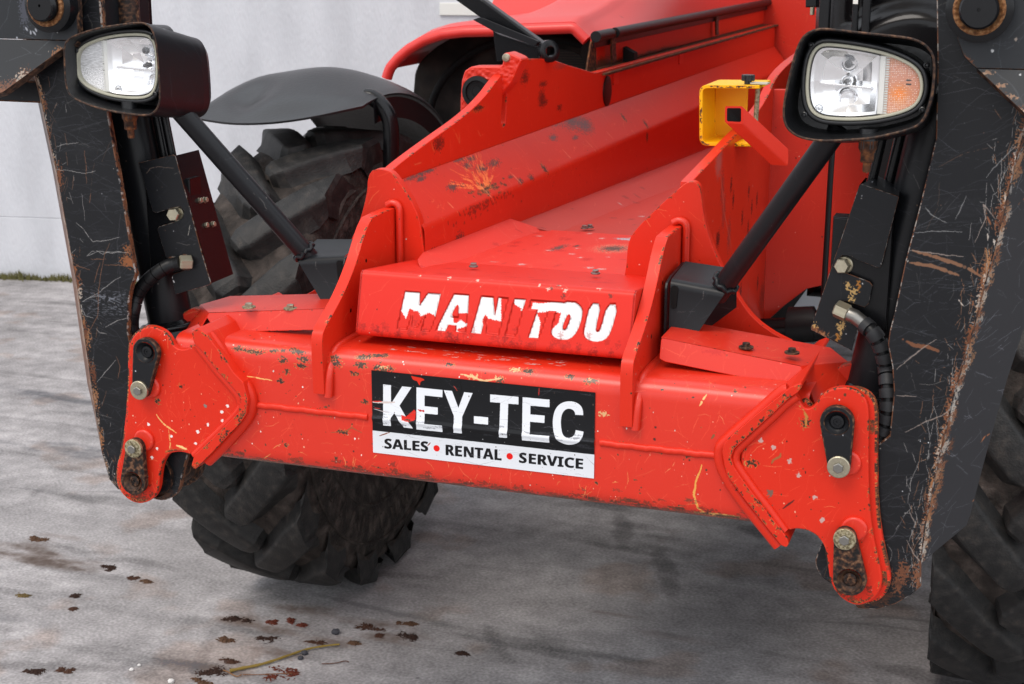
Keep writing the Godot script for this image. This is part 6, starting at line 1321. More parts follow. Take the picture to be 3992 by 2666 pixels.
	for i in range(1 if s < 0 else 16, path.size()):
		var st: float = path[i].distance_to(path[i - 1]); var nsub := 6
		for k in nsub:
			acc += st / nsub
			var p: Vector3 = path[i - 1].lerp(path[i], float(k) / nsub)
			var u := fmod(acc, pitch)
			if u < on: piece.append(p)
			elif piece.size() > 2:
				add("spiral_wrap", tube(piece, 0.0140 if s > 0 else 0.0132, M.wrap if s > 0 else M.hose, 18), hose); piece = []
			else: piece = []

# ------------------------------------------------------------------ lamp brackets and struts
func make_struts():
	for side in [-1.0, 1.0]:
		var s: float = side
		# folded box bracket bolted to the rib
		var prof := fillet([Vector2(-0.30, 1.196), Vector2(-0.185, 1.168), Vector2(-0.180, 1.055), Vector2(-0.30, 1.055)], 0.012, true, 5)
		var f := MB.new()
		var x0 := 0.308 * s; var x1 := 0.405 * s
		var A := Vector3(x0, 1.174, -0.290); var B := Vector3(x1, 1.172, -0.265); var C := Vector3(x1, 1.150, -0.178); var D := Vector3(x0, 1.162, -0.178)
		var E := Vector3(x0, 1.052, -0.176); var F := Vector3(0.345 * s, 1.052, -0.182); var G := Vector3(x1 + 0.004 * s, 1.14, -0.185)
		var rows := []
		var top0 := [A, B]; var ed0 := [D, C]; var bot := [E, F]
		# cross-section swept from back of the top to the foot of the front, rounded at the upper edge
		var P := []
		for j in 2:
			var q := []
			var dn: Vector3 = (ed0[j] - top0[j]).normalized(); var dd: Vector3 = (bot[j] - ed0[j]).normalized()
			q.append(top0[j]); q.append(ed0[j] - dn * 0.014)
			for k in 5:
				var t := (k + 1) / 6.0
				q.append((ed0[j] - dn * 0.014).lerp(ed0[j], t).lerp(ed0[j].lerp(ed0[j] + dd * 0.014, t), t))
			q.append(ed0[j] + dd * 0.014); q.append(bot[j])
			P.append(q)
		var me := loft([P[0], P[1]], M.black, false)
		var wn := (C - B).cross(F - B).normalized()
		if wn.x * s < 0: wn = -wn
		f.flat(B, C, F, F + Vector3(0, 0, -0.05), wn)
		f.flat(B, F + Vector3(0, 0, -0.05), Vector3(x1, 1.1, -0.28), B, wn)
		f.commit(me, M.black)
		var br := add("lamp_bracket", me, T, "black folded lamp bracket bolted to the rib")
		var ear := [Vector2(-0.30, 1.172), Vector2(-0.20, 1.166), Vector2(-0.172, 1.160), Vector2(-0.166, 1.15), Vector2(-0.166, 1.045), Vector2(-0.172, 1.033), Vector2(-0.188, 1.033), Vector2(-0.30, 1.05)]
		var slot := hull(circle(Vector2(-0.185, 1.150), 0.009, 14) + circle(Vector2(-0.187, 1.118), 0.006, 12))
		add("mounting_flange", plate(fillet(ear, 0.006, true, 3), XF(0.3055 * s, s), 0.004, M.black, M.black, 0.001, 1), br)
		var lip := hull(circle(Vector2(0.316 * s, 1.148), 0.0065, 14) + circle(Vector2(0.315 * s, 1.118), 0.005, 12))
		add("slot", plate(lip, ZAT(-0.1755), 0.002, M.dark, M.dark, 0.0003), br)
		if s > 0: add("bolt", bolt_mesh(Vector3(0.314, 1.060, -0.170), Vector3(0.35, 0, 1), 0.0075, 0.007, 0.009, 0.003, M.zinc, M.zinc), br)
		var lo := Vector3(0.398 * s, 1.158, -0.200); var hi := Vector3(0.585 * s, 1.44, -0.075)
		var d := (hi - lo).normalized()
		var st := add("lamp_strut", tube([lo - d * 0.03, hi + d * 0.02], 0.0185, M.black, 30), T, "black tubular strut carrying a head lamp")
		var ring := []
		var x := aim(lo + d * 0.004, d)
		for i in 25: ring.append(x * Vector3(cos(TAU * i / 24.0) * 0.0195, sin(TAU * i / 24.0) * 0.0205, 0.003 * sin(i * 1.9)))
		add("weld_bead", tube(ring, 0.0045, M.black, 10, false), st)

# ------------------------------------------------------------------ head lamps
func inset_toward(o: Array, c: Vector2, k: float) -> Array:
	var q := []
	for p in o: q.append(c + (p - c) * k)
	return q
func resample(o: Array, n: int) -> Array:
	var per := 0.0
	for i in o.size(): per += o[i].distance_to(o[(i + 1) % o.size()])
	var out := []; var acc := 0.0; var k := 0
	for i in o.size():
		var a: Vector2 = o[i]; var b: Vector2 = o[(i + 1) % o.size()]; var l := a.distance_to(b)
		while k < n and acc + l >= per * k / n:
			out.append(a.lerp(b, (per * k / n - acc) / maxf(l, 1e-9))); k += 1
		acc += l
	return out
func grow(o: Array, d: float) -> Array:
	var p := ccw(o); var q := []
	for i in p.size():
		var e0 := (p[i] - p[(i + p.size() - 1) % p.size()]).normalized(); var e1 := (p[(i + 1) % p.size()] - p[i]).normalized()
		var n := Vector2(e0.y, -e0.x) + Vector2(e1.y, -e1.x)
		q.append(p[i] + n / maxf(0.5, 1.0 + e0.dot(e1)) * d)
	return q
func ring3(o: Array, z: float) -> Array:
	var q := []
	for p in o: q.append(Vector3(p.x, p.y, z))
	return q

func make_lights():
	for side in [-1.0, 1.0]:
		var s: float = side
		var rim: Array; var lens: Array; var split: float
		if s < 0:
			rim = [Vector2(-0.7442, 1.5393), Vector2(-0.7416, 1.5501), Vector2(-0.7314, 1.5599), Vector2(-0.7066, 1.5691), Vector2(-0.67, 1.5787), Vector2(-0.6236, 1.5857), Vector2(-0.5844, 1.5903), Vector2(-0.5701, 1.5867), Vector2(-0.559, 1.5746), Vector2(-0.554, 1.5522), Vector2(-0.5521, 1.4662), Vector2(-0.5563, 1.4464), Vector2(-0.5683, 1.4325), Vector2(-0.5856, 1.4273), Vector2(-0.648, 1.4317), Vector2(-0.6941, 1.44), Vector2(-0.7334, 1.4538), Vector2(-0.7433, 1.4649), Vector2(-0.7468, 1.4882)]
			lens = [Vector2(-0.7428, 1.5145), Vector2(-0.7397, 1.5323), Vector2(-0.7261, 1.5449), Vector2(-0.6931, 1.5578), Vector2(-0.6525, 1.5657), Vector2(-0.6062, 1.5684), Vector2(-0.5874, 1.5649), Vector2(-0.5778, 1.5531), Vector2(-0.5746, 1.5274), Vector2(-0.5769, 1.4908), Vector2(-0.5831, 1.4708), Vector2(-0.5938, 1.4591), Vector2(-0.6173, 1.4537), Vector2(-0.654, 1.4542), Vector2(-0.6872, 1.4588), Vector2(-0.7203, 1.4692), Vector2(-0.7379, 1.4825), Vector2(-0.7432, 1.4973)]
			split = Vector2(-0.6806, 1.5105).x
		else:
			rim = [Vector2(0.5418, 1.5899), Vector2(0.5517, 1.5974), Vector2(0.5622, 1.6012), Vector2(0.5729, 1.6028), Vector2(0.6334, 1.5972), Vector2(0.694, 1.5926), Vector2(0.7151, 1.5862), Vector2(0.7292, 1.5737), Vector2(0.7353, 1.5588), Vector2(0.7365, 1.5144), Vector2(0.7307, 1.486), Vector2(0.7248, 1.471), Vector2(0.7122, 1.4591), Vector2(0.6662, 1.4452), Vector2(0.6428, 1.4405), Vector2(0.5831, 1.4343), Vector2(0.5514, 1.4366), Vector2(0.5294, 1.4462), Vector2(0.5188, 1.4629), Vector2(0.5176, 1.4878), Vector2(0.5228, 1.5219), Vector2(0.5326, 1.5701)]
			lens = [Vector2(0.5462, 1.5053), Vector2(0.546, 1.5346), Vector2(0.5496, 1.5589), Vector2(0.5586, 1.5736), Vector2(0.5733, 1.5792), Vector2(0.6311, 1.5729), Vector2(0.6695, 1.5644), Vector2(0.7009, 1.5509), Vector2(0.7142, 1.5371), Vector2(0.7185, 1.5158), Vector2(0.7144, 1.4966), Vector2(0.703, 1.4841), Vector2(0.6753, 1.4735), Vector2(0.6376, 1.4659), Vector2(0.5893, 1.464), Vector2(0.5646, 1.468), Vector2(0.5516, 1.481)]
			split = Vector2(0.6556, 1.5234).x
		rim = resample(chaikin(Array(ccw(rim)), true, 2), 80); lens = resample(chaikin(Array(ccw(lens)), true, 2), 72)
		var c := Vector2.ZERO
		for p in rim: c += p / rim.size()
		var bc := c + Vector2(0.014 if s < 0 else 0.0, -0.026)
		var back := []; var back2 := []; var mid := []
		for p in rim:
			back.append(bc + (p - c) * Vector2(0.93, 0.90)); back2.append(bc + (p - c) * Vector2(0.84, 0.76)); mid.append(c.lerp(bc, 0.92) + (p - c) * Vector2(0.945, 0.92))
		var hood := loft([ring3(rim, 0.02), ring3(mid, -0.11), ring3(back, -0.13), ring3(back2, -0.15), ring3(inset_toward(back2, bc, 0.02), -0.152)], M.black)
		var inr := grow(rim, -0.0035)
		loft([ring3(inr, 0.02), ring3(inset_toward(inr, c, 0.93), -0.06), ring3(inset_toward(inr, c, 0.02), -0.061)], M.plastic, true, hood)
		loft([ring3(rim, 0.0201), ring3(grow(rim, -0.0018), 0.0212), ring3(inr, 0.0201)], M.rusty_black, true, hood)
		var lamp := add("head_lamp", hood, T, "head lamp in a black folded hood with a clear lens and %s side indicator" % ("a clear" if s < 0 else "an amber"))
		# black bezel, pale gasket
		add("bezel", plate(grow(lens, 0.0085), ZAT(-0.012), 0.045, M.plastic, M.plastic, 0.004, 3, [grow(lens, 0.0)]), lamp)
		add("gasket", plate(grow(lens, 0.0008), ZAT(-0.010), 0.012, M.pale, M.pale, 0.0022, 3, [grow(lens, -0.0042)]), lamp)
		for q in ([Vector3(0.7208, 1.5498, -0.011), Vector3(0.7187, 1.485, -0.011), Vector3(0.5514, 1.5752, -0.011), Vector3(0.5465, 1.4713, -0.011)] if s > 0 else [Vector3(-0.5804, 1.5625, -0.011), Vector3(-0.5827, 1.4639, -0.011), Vector3(-0.7387, 1.5353, -0.011), Vector3(-0.7423, 1.4733, -0.011)]):
			add("screw", lathe([Vector2(0.0045, 0), Vector2(0.0045, 0.003), Vector2(0.003, 0.004), Vector2(0.0016, 0.002), Vector2(0, 0.002)], aim(q, Vector3.BACK), M.plastic, 14), lamp)
		# main lamp and indicator halves of the lens outline
		var inn := grow(lens, -0.004)
		var big := rect(minf(split, -s * 5.0), 0.0, maxf(split, -s * 5.0), 5.0)
		var sml := rect(minf(split, s * 5.0), 0.0, maxf(split, s * 5.0), 5.0)
		var main := resample(chaikin(Array(ccw(Array(Geometry2D.intersect_polygons(PackedVector2Array(inn), PackedVector2Array(big))[0]))), true, 1), 72)
		var ind := Array(Geometry2D.intersect_polygons(PackedVector2Array(inn), PackedVector2Array(sml))[0])
		ind = Array(ccw(ind))
		var ir := resample(ind, 48)
		var isp := ind.filter(func(p): return absf(p.x - split) < 0.002)
		ind = ir
		main = grow(main, -0.0025)
		var mc := Vector2.ZERO
		for p in main: mc += p / main.size()
		# faceted mirror: patches at slightly different tilts
		var refl := MB.new(); var refs := MB.new()
		var gr := RandomNumberGenerator.new(); gr.seed = 200 + int(s)
		var lv := [1.0, 0.93, 0.72, 0.42, 0.0]; var dz := [-0.014, -0.024, -0.040, -0.053, -0.060]
		var n := main.size()
		var jit := []
		for a in lv.size():
			var row := []
			for b in n: row.append(0.0)
			jit.append(row)
		for a in lv.size() - 1:
			for b in 8:
				var lo := b * n / 8; var hi := (b + 1) * n / 8
				var tl := 0.0; var tm := 0.0; var cv := 0.0
				var fo := mc + Vector2(gr.randf_range(-0.02, 0.02), gr.randf_range(-0.022, 0.012)); var kk := gr.randf_range(3.0, 7.0)
				for i in range(lo, hi):
					var P := []
					for e in [[a, i, 0], [a, i + 1, 0], [a + 1, i + 1, 1], [a + 1, i, 1]]:
						var m2: Vector2 = main[e[1] % n]
						var q: Vector2 = mc + (m2 - mc) * lv[e[0]]
						var u := float(e[1] - lo) / (hi - lo) - 0.5
						P.append(Vector3(q.x, q.y, dz[e[0]] + (tl * u + tm * (e[2] - 0.5) + cv * (0.25 - u * u) * 4.0) * (0.0 if a == 0 else 1.0)))
					var V := []
					for p in P: V.append(Vector3(-2.0 * kk * (p.x - fo.x), -2.0 * kk * (p.y - fo.y), 1.0).normalized())
					(refs if a < 1 or (a + b) % 3 == 0 else refl).quad(P[0], P[1], P[2], P[3], V[0], V[1], V[2], V[3], Vector2.ZERO, Vector2.RIGHT, Vector2.ONE, Vector2.DOWN)
		add("reflector", refs.commit(refl.commit(ArrayMesh.new(), M.chrome), M.chrome_soft), lamp)
		add("divider_shelf", plate([mc + Vector2(-0.040, -0.006), mc + Vector2(0.036, -0.010), mc + Vector2(0.036, -0.007), mc + Vector2(-0.040, -0.002)], ZAT(-0.03), 0.025, M.chrome, M.chrome, 0.0008), lamp)
		var bl := [Vector2(0.0, 0.026), Vector2(-0.002, 0.0), Vector2(0.0, -0.026)]
		if s < 0: bl = [Vector2(0.022, 0.026), Vector2(0.02, 0.0), Vector2(0.03, -0.028)]
		for i in 3:
			var q: Vector2 = mc + bl[i]
			var r := 0.011 if i != 1 else 0.007
			var xf := Transform3D(Basis.IDENTITY, Vector3(q.x, q.y, -0.05))
			var sock := add("bulb_socket", lathe([Vector2(r * 1.25, 0), Vector2(r * 1.2, 0.006), Vector2(r, 0.008), Vector2(r * 0.85, 0.002), Vector2(0, 0.002)], xf, M.chrome, 28), lamp)
			var gl := lathe([Vector2(r * 0.55, 0.0), Vector2(r * 0.55, 0.018), Vector2(r * 0.4, 0.023), Vector2(0, 0.025)], xf, M.bulb if i != 1 else M.tip, 20)
			if i == 0: lathe([Vector2(r * 0.58, 0.016), Vector2(r * 0.5, 0.022), Vector2(0, 0.0262)], xf.rotated_local(Vector3.UP, -0.0), M.tip, 20, 0.75, gl)
			add("bulb", gl, sock)
		# toothed white strip between lamp and indicator
		var ys := []
		for p in isp: ys.append(p.y)
		ys.sort()
		if ys.size() >= 2:
			var y0: float = ys[0] + 0.002; var y1: float = ys[ys.size() - 1] - 0.002
			add("divider", plate(rect(minf(split - s * 0.003, split + s * 0.006), y0, maxf(split - s * 0.003, split + s * 0.006), y1), ZAT(-0.015), 0.02, M.white, M.white, 0.001), lamp)
			var nt := 24
			var teeth := MB.new()
			for i in nt:
				var yy := lerpf(y0, y1, (i + 0.5) / nt)
				var hh := (y1 - y0) / nt * 0.3
				var xa := split + s * 0.006; var xb := split + s * 0.011
				teeth.flat(Vector3(xa, yy - hh, -0.0165), Vector3(xb, yy - hh, -0.018), Vector3(xb, yy + hh, -0.018), Vector3(xa, yy + hh, -0.0165), Vector3.BACK)
				teeth.flat(Vector3(xa, yy - hh, -0.0165), Vector3(xb, yy - hh, -0.018), Vector3(xb, yy - hh, -0.024), Vector3(xa, yy - hh, -0.024), Vector3.DOWN)
				teeth.flat(Vector3(xa, yy + hh, -0.0165), Vector3(xb, yy + hh, -0.018), Vector3(xb, yy + hh, -0.024), Vector3(xa, yy + hh, -0.024), Vector3.UP)
			add("teeth", teeth.commit(ArrayMesh.new(), M.white), lamp)
		# indicator: prismatic lens over an amber bulb
		var ib := Rect2(ind[0], Vector2.ZERO)
		for p in ind: ib = ib.expand(p)
		var it := Tx.new(ib, 3500, Color(0.86, 0.58, 0.46) if s > 0 else Color(0.74, 0.73, 0.75), 210 + int(s))
		var hgt := Image.create(it.im.get_width(), it.im.get_height(), false, Image.FORMAT_RGB8); hgt.fill(Color(0.5, 0.5, 0.5))
		var ps := 9 if s > 0 else 7
		var W := it.im.get_width(); var H := it.im.get_height()
		if s > 0:
			for y in H:
				for x in W:
					var fx := float(x) / W; var fy := float(y) / H
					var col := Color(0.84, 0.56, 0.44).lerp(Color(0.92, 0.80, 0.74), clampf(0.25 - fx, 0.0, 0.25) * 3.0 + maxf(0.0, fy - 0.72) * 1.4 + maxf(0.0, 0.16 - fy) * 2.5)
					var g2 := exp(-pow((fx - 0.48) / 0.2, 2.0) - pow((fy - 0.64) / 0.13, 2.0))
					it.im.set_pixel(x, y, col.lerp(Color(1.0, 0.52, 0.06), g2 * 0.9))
			for yy in range(0, H, ps):
				it.im.fill_rect(Rect2i(0, yy, W, 1), Color(0.66, 0.38, 0.28))
				for xx in range(0, W, ps):
					var r := it.g.randf()
					var fy := float(yy) / H
					if r < (0.8 if fy < 0.3 or fy > 0.66 else 0.35): it.im.fill_rect(Rect2i(xx + 2, yy + 2, 4, 4), Color(0.97, 0.93, 0.9).lerp(Color(0.95, 0.7, 0.5), it.g.randf() * 0.6))
		else:
			for y in H:
				for x in W:
					var fy := float(y) / H
					var n1 := it.f.get_noise_2d(x * 0.25, y * 1.6); var n2 := it.f.get_noise_2d(x * 0.9 + y * 0.6, y * 1.4 - x * 0.4)
					var v := 0.80 + (n1 * 0.22 if fy < 0.55 else n2 * 0.30) + 0.10 * smoothstep(0.5, 0.8, fy)
					it.im.set_pixel(x, y, Color(v, v, v * 1.01))
		for yy in range(0, H, ps):
			for xx in range(0, W, ps):
				hgt.fill_rect(Rect2i(xx + 1, yy + 1, ps - 3, ps - 3), Color(0.7, 0.7, 0.7)); hgt.fill_rect(Rect2i(xx + 3, yy + 3, maxi(1, ps - 7), maxi(1, ps - 7)), Color(0.85, 0.85, 0.85))
		if s > 0:
			it.line([Vector2(ib.get_center().x + 0.008, ib.get_center().y + 0.008), Vector2(ib.get_center().x + 0.015, ib.get_center().y + 0.008)], 0.0022, Color(0.12, 0.1, 0.1), 1.0, 0.9)
			it.line([Vector2(ib.get_center().x + 0.008, ib.get_center().y + 0.002), Vector2(ib.get_center().x + 0.015, ib.get_center().y + 0.002)], 0.0022, Color(0.12, 0.1, 0.1), 1.0, 0.9)
		else:
			for k in 3:
				var yy := ib.get_center().y + 0.003 - k * 0.0055
				it.line([Vector2(ib.end.x - 0.012, yy), Vector2(ib.end.x - 0.006, yy)], 0.0016, Color(0.15, 0.14, 0.14), 1.0, 0.9)
				it.line([Vector2(ib.end.x - 0.006, yy), Vector2(ib.end.x - 0.001, yy)], 0.0035, Color(0.85, 0.48, 0.2), 0.9, 0.9)
		hgt.bump_map_to_normal_map(3.0)
		var im2 := bump(mat(Color.WHITE, 0.12, 0, it.tex()), ImageTexture.create_from_image(hgt), 0.35)
		add("indicator", plate(ind, ZAT(-0.020), 0.02, im2, im2, 0.0003, 1, [], ib), lamp)
		# outer lens, slightly domed
		var lc := Vector2.ZERO
		for p in inn: lc += p / inn.size()
		var rg := []
		for k in [[1.0, -0.011], [0.97, -0.008], [0.85, -0.004], [0.6, -0.001], [0.3, 0.001], [0.01, 0.0015]]:
			rg.append(ring3(inset_toward(inn, lc, k[0]), k[1]))
		add("lens", loft(rg, M.glass), lamp)
		var bd := Vector3(-0.6511, 1.4713, -0.002) if s < 0 else Vector3(0.569, 1.4819, -0.002)
		var bm := lathe([Vector2(0.0062, 0.0), Vector2(0.0062, 0.0006), Vector2(0.0052, 0.0006)], aim(bd, Vector3.BACK), M.tip, 24)
		for k in 4: drawn([Vector2(bd.x - 0.0036 + k * 0.0022, bd.y - 0.002), Vector2(bd.x - 0.0026 + k * 0.0022, bd.y - 0.002), Vector2(bd.x - 0.0026 + k * 0.0022, bd.y + 0.002), Vector2(bd.x - 0.0036 + k * 0.0022, bd.y + 0.002)], ZAX, bd.z, bd.z + 0.0006, M.tip, 0, Rect2(), true, true, 0.8, bm)
		add("maker_mark", bm, lamp)
		# mounting stud under the hood
		var sp := Vector3(-0.6434, 1.4193, -0.02) if s < 0 else Vector3(0.6424, 1.4232, -0.02)
		var sx := aim(sp + Vector3(0, 0.012, 0), Vector3.DOWN)
		var stud := lathe([Vector2(0.014, 0.0), Vector2(0.014, 0.012), Vector2(0.0115, 0.016), Vector2(0.0115, 0.018)], sx, M.rust, 24)
		lathe([Vector2(0.011, 0.018), Vector2(0.011, 0.031), Vector2(0.0095, 0.033), Vector2(0.0, 0.033)], sx, M.rust, 6, 0.95, stud, true)
		lathe([Vector2(0.006, 0.033), Vector2(0.006, 0.046), Vector2(0.005, 0.048), Vector2(0, 0.048)], sx, M.rust, 16, 0.75, stud)
		add("mounting_stud", stud, lamp)
		add("stem", tube([sp + Vector3(0, 0.03, 0), sp + Vector3(0, 0.0, 0)], 0.014, M.plastic, 18), lamp)

# ------------------------------------------------------------------ wheels
func make_wheels():
	for side in [-1.0, 1.0]:
		var s: float = side
		var R := 0.627; var W := 0.333; var c := Vector3(s * (0.752 + W / 2.0), 0.619, -1.352)
		var ax := Transform3D(Basis(Vector3(0, 0, 1), Vector3(0, 1, 0), Vector3(1, 0, 0)), c)
		var pr := [Vector2(0.30, -0.125), Vector2(0.325, -0.15), Vector2(0.36, -0.158), Vector2(0.42, -0.172), Vector2(0.48, -0.175), Vector2(0.53, -0.166), Vector2(0.535, -0.1655), Vector2(0.56, -0.158), Vector2(0.575, -0.14), Vector2(0.582, -0.09), Vector2(0.586, 0.0), Vector2(0.582, 0.09), Vector2(0.575, 0.14), Vector2(0.56, 0.158), Vector2(0.535, 0.1655), Vector2(0.53, 0.166), Vector2(0.48, 0.175), Vector2(0.42, 0.172), Vector2(0.36, 0.158), Vector2(0.325, 0.15), Vector2(0.30, 0.125)]
		var tyre := add("wheel", lathe(pr, ax, M.muddy, 96, 0.6), T, "front wheel with a muddy bar-tread tyre")
		for q in [0.50, 0.395]:
			for e in [-1.0, 1.0]:
				var rg := []
				for i in 73: rg.append(ax * Vector3(cos(TAU * i / 72.0) * q, sin(TAU * i / 72.0) * q, e * (0.1725 if q > 0.45 else 0.166)))
				add("sidewall_rib", tube(rg, 0.005, M.muddy, 8, false), tyre)
		add("rim", lathe([Vector2(0.305, -0.13), Vector2(0.29, -0.12), Vector2(0.28, -0.02), Vector2(0.14, 0.0), Vector2(0.13, -0.06), Vector2(0, -0.06)], ax, M.cloth_dark, 48), tyre)
		var nl := 16
		for e in [-1.0, 1.0]:
			for k in nl:
				var ph0 := TAU * (k + (0.5 if e > 0 else 0.0)) / nl + 0.07
				var rings := []
				for st in [-0.16, -0.05, 0.0, 0.12, 0.3, 0.5, 0.7, 0.88, 0.96, 1.0]:
					var u := maxf(st, 0.0)
					var x: float = e * (W / 2.0 - u * (W / 2.0 + 0.018))
					if st < 0: x = e * (W / 2.0 + 0.006)
					var ph := ph0 - 0.37 * pow(u, 0.9) + (0.06 if st < -0.1 else (0.02 if st < 0 else 0.0))
					var rt: float = R - 0.013 * (1.0 - u) * (1.0 - u)
					var rb: float = 0.575 + 0.010 * u
					if st < -0.1: rt = 0.545; rb = 0.53
					elif st < 0: rt = R - 0.028; rb = 0.56
					var w := lerpf(0.042, 0.035, u)
					if st > 0.9: w *= 0.72 if st < 0.99 else 0.42; rt -= 0.003 if st < 0.99 else 0.014
					var dir := Vector2(-e * 0.62, -0.78)       # along the bar, (x, arc)
					var nr := Vector2(-dir.y, dir.x)
					if st <= 0.0: nr = Vector2(0, 1.0) * signf(nr.y) if absf(nr.y) > 0.01 else Vector2(0, 1)
					var ring := []
					for q in [[-1.75, rb - 0.008], [-1.30, lerpf(rb, rt, 0.22)], [-1.08, lerpf(rb, rt, 0.68)], [-0.99, rt - 0.007], [-0.90, rt - 0.0022], [-0.75, rt], [0.75, rt], [0.90, rt - 0.0022], [0.99, rt - 0.007], [1.08, lerpf(rb, rt, 0.68)], [1.30, lerpf(rb, rt, 0.22)], [1.75, rb - 0.008]]:
						var o: Vector2 = nr * (w * q[0])
						var pa := ph + o.y / 0.6
						var xx: float = clampf(x + o.x, -W / 2.0 - 0.008, W / 2.0 + 0.008)
						ring.append(c + Vector3(xx, sin(pa) * q[1], cos(pa) * q[1]))
					rings.append(ring)
				var lm := loft(rings, M.rubber, false)
				var cap := MB.new()
				for g in [rings[0], rings[rings.size() - 1]]:
					var mid := Vector3.ZERO
					for p in g: mid += p / 12.0
					var nn := (mid - c).normalized() + Vector3(e if g == rings[0] else -e, 0, 0)
					for i in 11: cap.tri(g[i], g[i + 1], mid, nn.normalized(), nn.normalized(), nn.normalized(), Vector2.ZERO, Vector2.RIGHT, Vector2.ONE)
				cap.commit(lm, M.muddy)
				add("tread_bar", lm, tyre)
		if s < 0:
			# raised sidewall marking bars
			for i in 26:
				var a := -2.6 + i * 0.085
				if i % 7 == 6: continue
				var r0 := 0.425; var r1 := 0.468
				add("sidewall_letter", tube([ax * Vector3(cos(a) * r0, sin(a) * r0, 0.1735), ax * Vector3(cos(a + (0.02 if i % 2 else -0.02)) * r1, sin(a + (0.02 if i % 2 else -0.02)) * r1, 0.1755)], 0.004, M.muddy, 8), tyre)
	# black mudguard over the far left wheel
	var cz := -1.352; var cy := 0.62
	var mg := func(u: float, v: float) -> Vector3:
		var x := lerpf(-1.155, -0.732, v)
		var front := 65.5 + 12.0 * pow(v, 3.0) + 3.0 * pow(1.0 - v, 3.0)
		var deg := lerpf(front, 150.0, pow(u, 1.2))
		var q := (deg - front)
		var across := pow(sin(PI * clampf(v, 0.0, 1.0)), 0.6)
		var r := 0.715 + 0.036 * smoothstep(-4.0, 30.0, q) * across * (1.0 - 0.5 * smoothstep(50.0, 85.0, q)) + 0.014 * smoothstep(0.0, 8.0, q) * across
		r += 0.012 * smoothstep(0.0, 0.35, v) * exp(-pow((q - 26.0) / 14.0, 2.0)) * exp(-pow((v - 0.55) / 0.25, 2.0))
		r -= 0.026 * exp(-pow((q - 10.0) / 5.5, 2.0)) * exp(-pow((v - 0.26) / 0.12, 2.0))
		r += 0.008 * exp(-pow((q - 20.0) / 8.0, 2.0)) * exp(-pow((v - 0.16) / 0.14, 2.0))
		var t := deg_to_rad(deg)
		return Vector3(x, cy + r * sin(t), cz + r * cos(t))
	var fen := add("mudguard", shell(mg, 56, 36, M.plastic, 0.006, 1.2, 0.5), T, "dull black plastic mudguard over the front wheel")
	add("mudguard_post", tube(spline([Vector3(-0.7707, 1.3369, -1.3), Vector3(-0.7523, 1.3342, -1.3), Vector3(-0.7269, 1.3166, -1.3), Vector3(-0.709, 1.2905, -1.3), Vector3(-0.7016, 1.2571, -1.3), Vector3(-0.7013, 1.2165, -1.3), Vector3(-0.7036, 1.1517, -1.3)], 8), 0.021, M.black_clean, 20), fen)
	var sk := []
	for i in 21:
		var t := lerpf(1.45, 2.5, i / 20.0)
		sk.append([Vector3(-0.735, cy + 0.71 * sin(t), cz + 0.71 * cos(t)), Vector3(-0.735, cy + 0.655 * sin(t), cz + 0.655 * cos(t))])
	var skm := MB.new()
	for i in 20: skm.flat(sk[i][0], sk[i + 1][0], sk[i + 1][1], sk[i][1], Vector3.RIGHT)
	add("skirt", skm.commit(ArrayMesh.new(), M.plastic), fen)
	var bq := Vector3(-0.7394, 1.3356, -1.3)
	add("bolt", bolt_mesh(Vector3(-0.733, bq.y, bq.z), Vector3.RIGHT, 0.007, 0.006, 0.009, 0.002, M.zinc, M.zinc), fen)

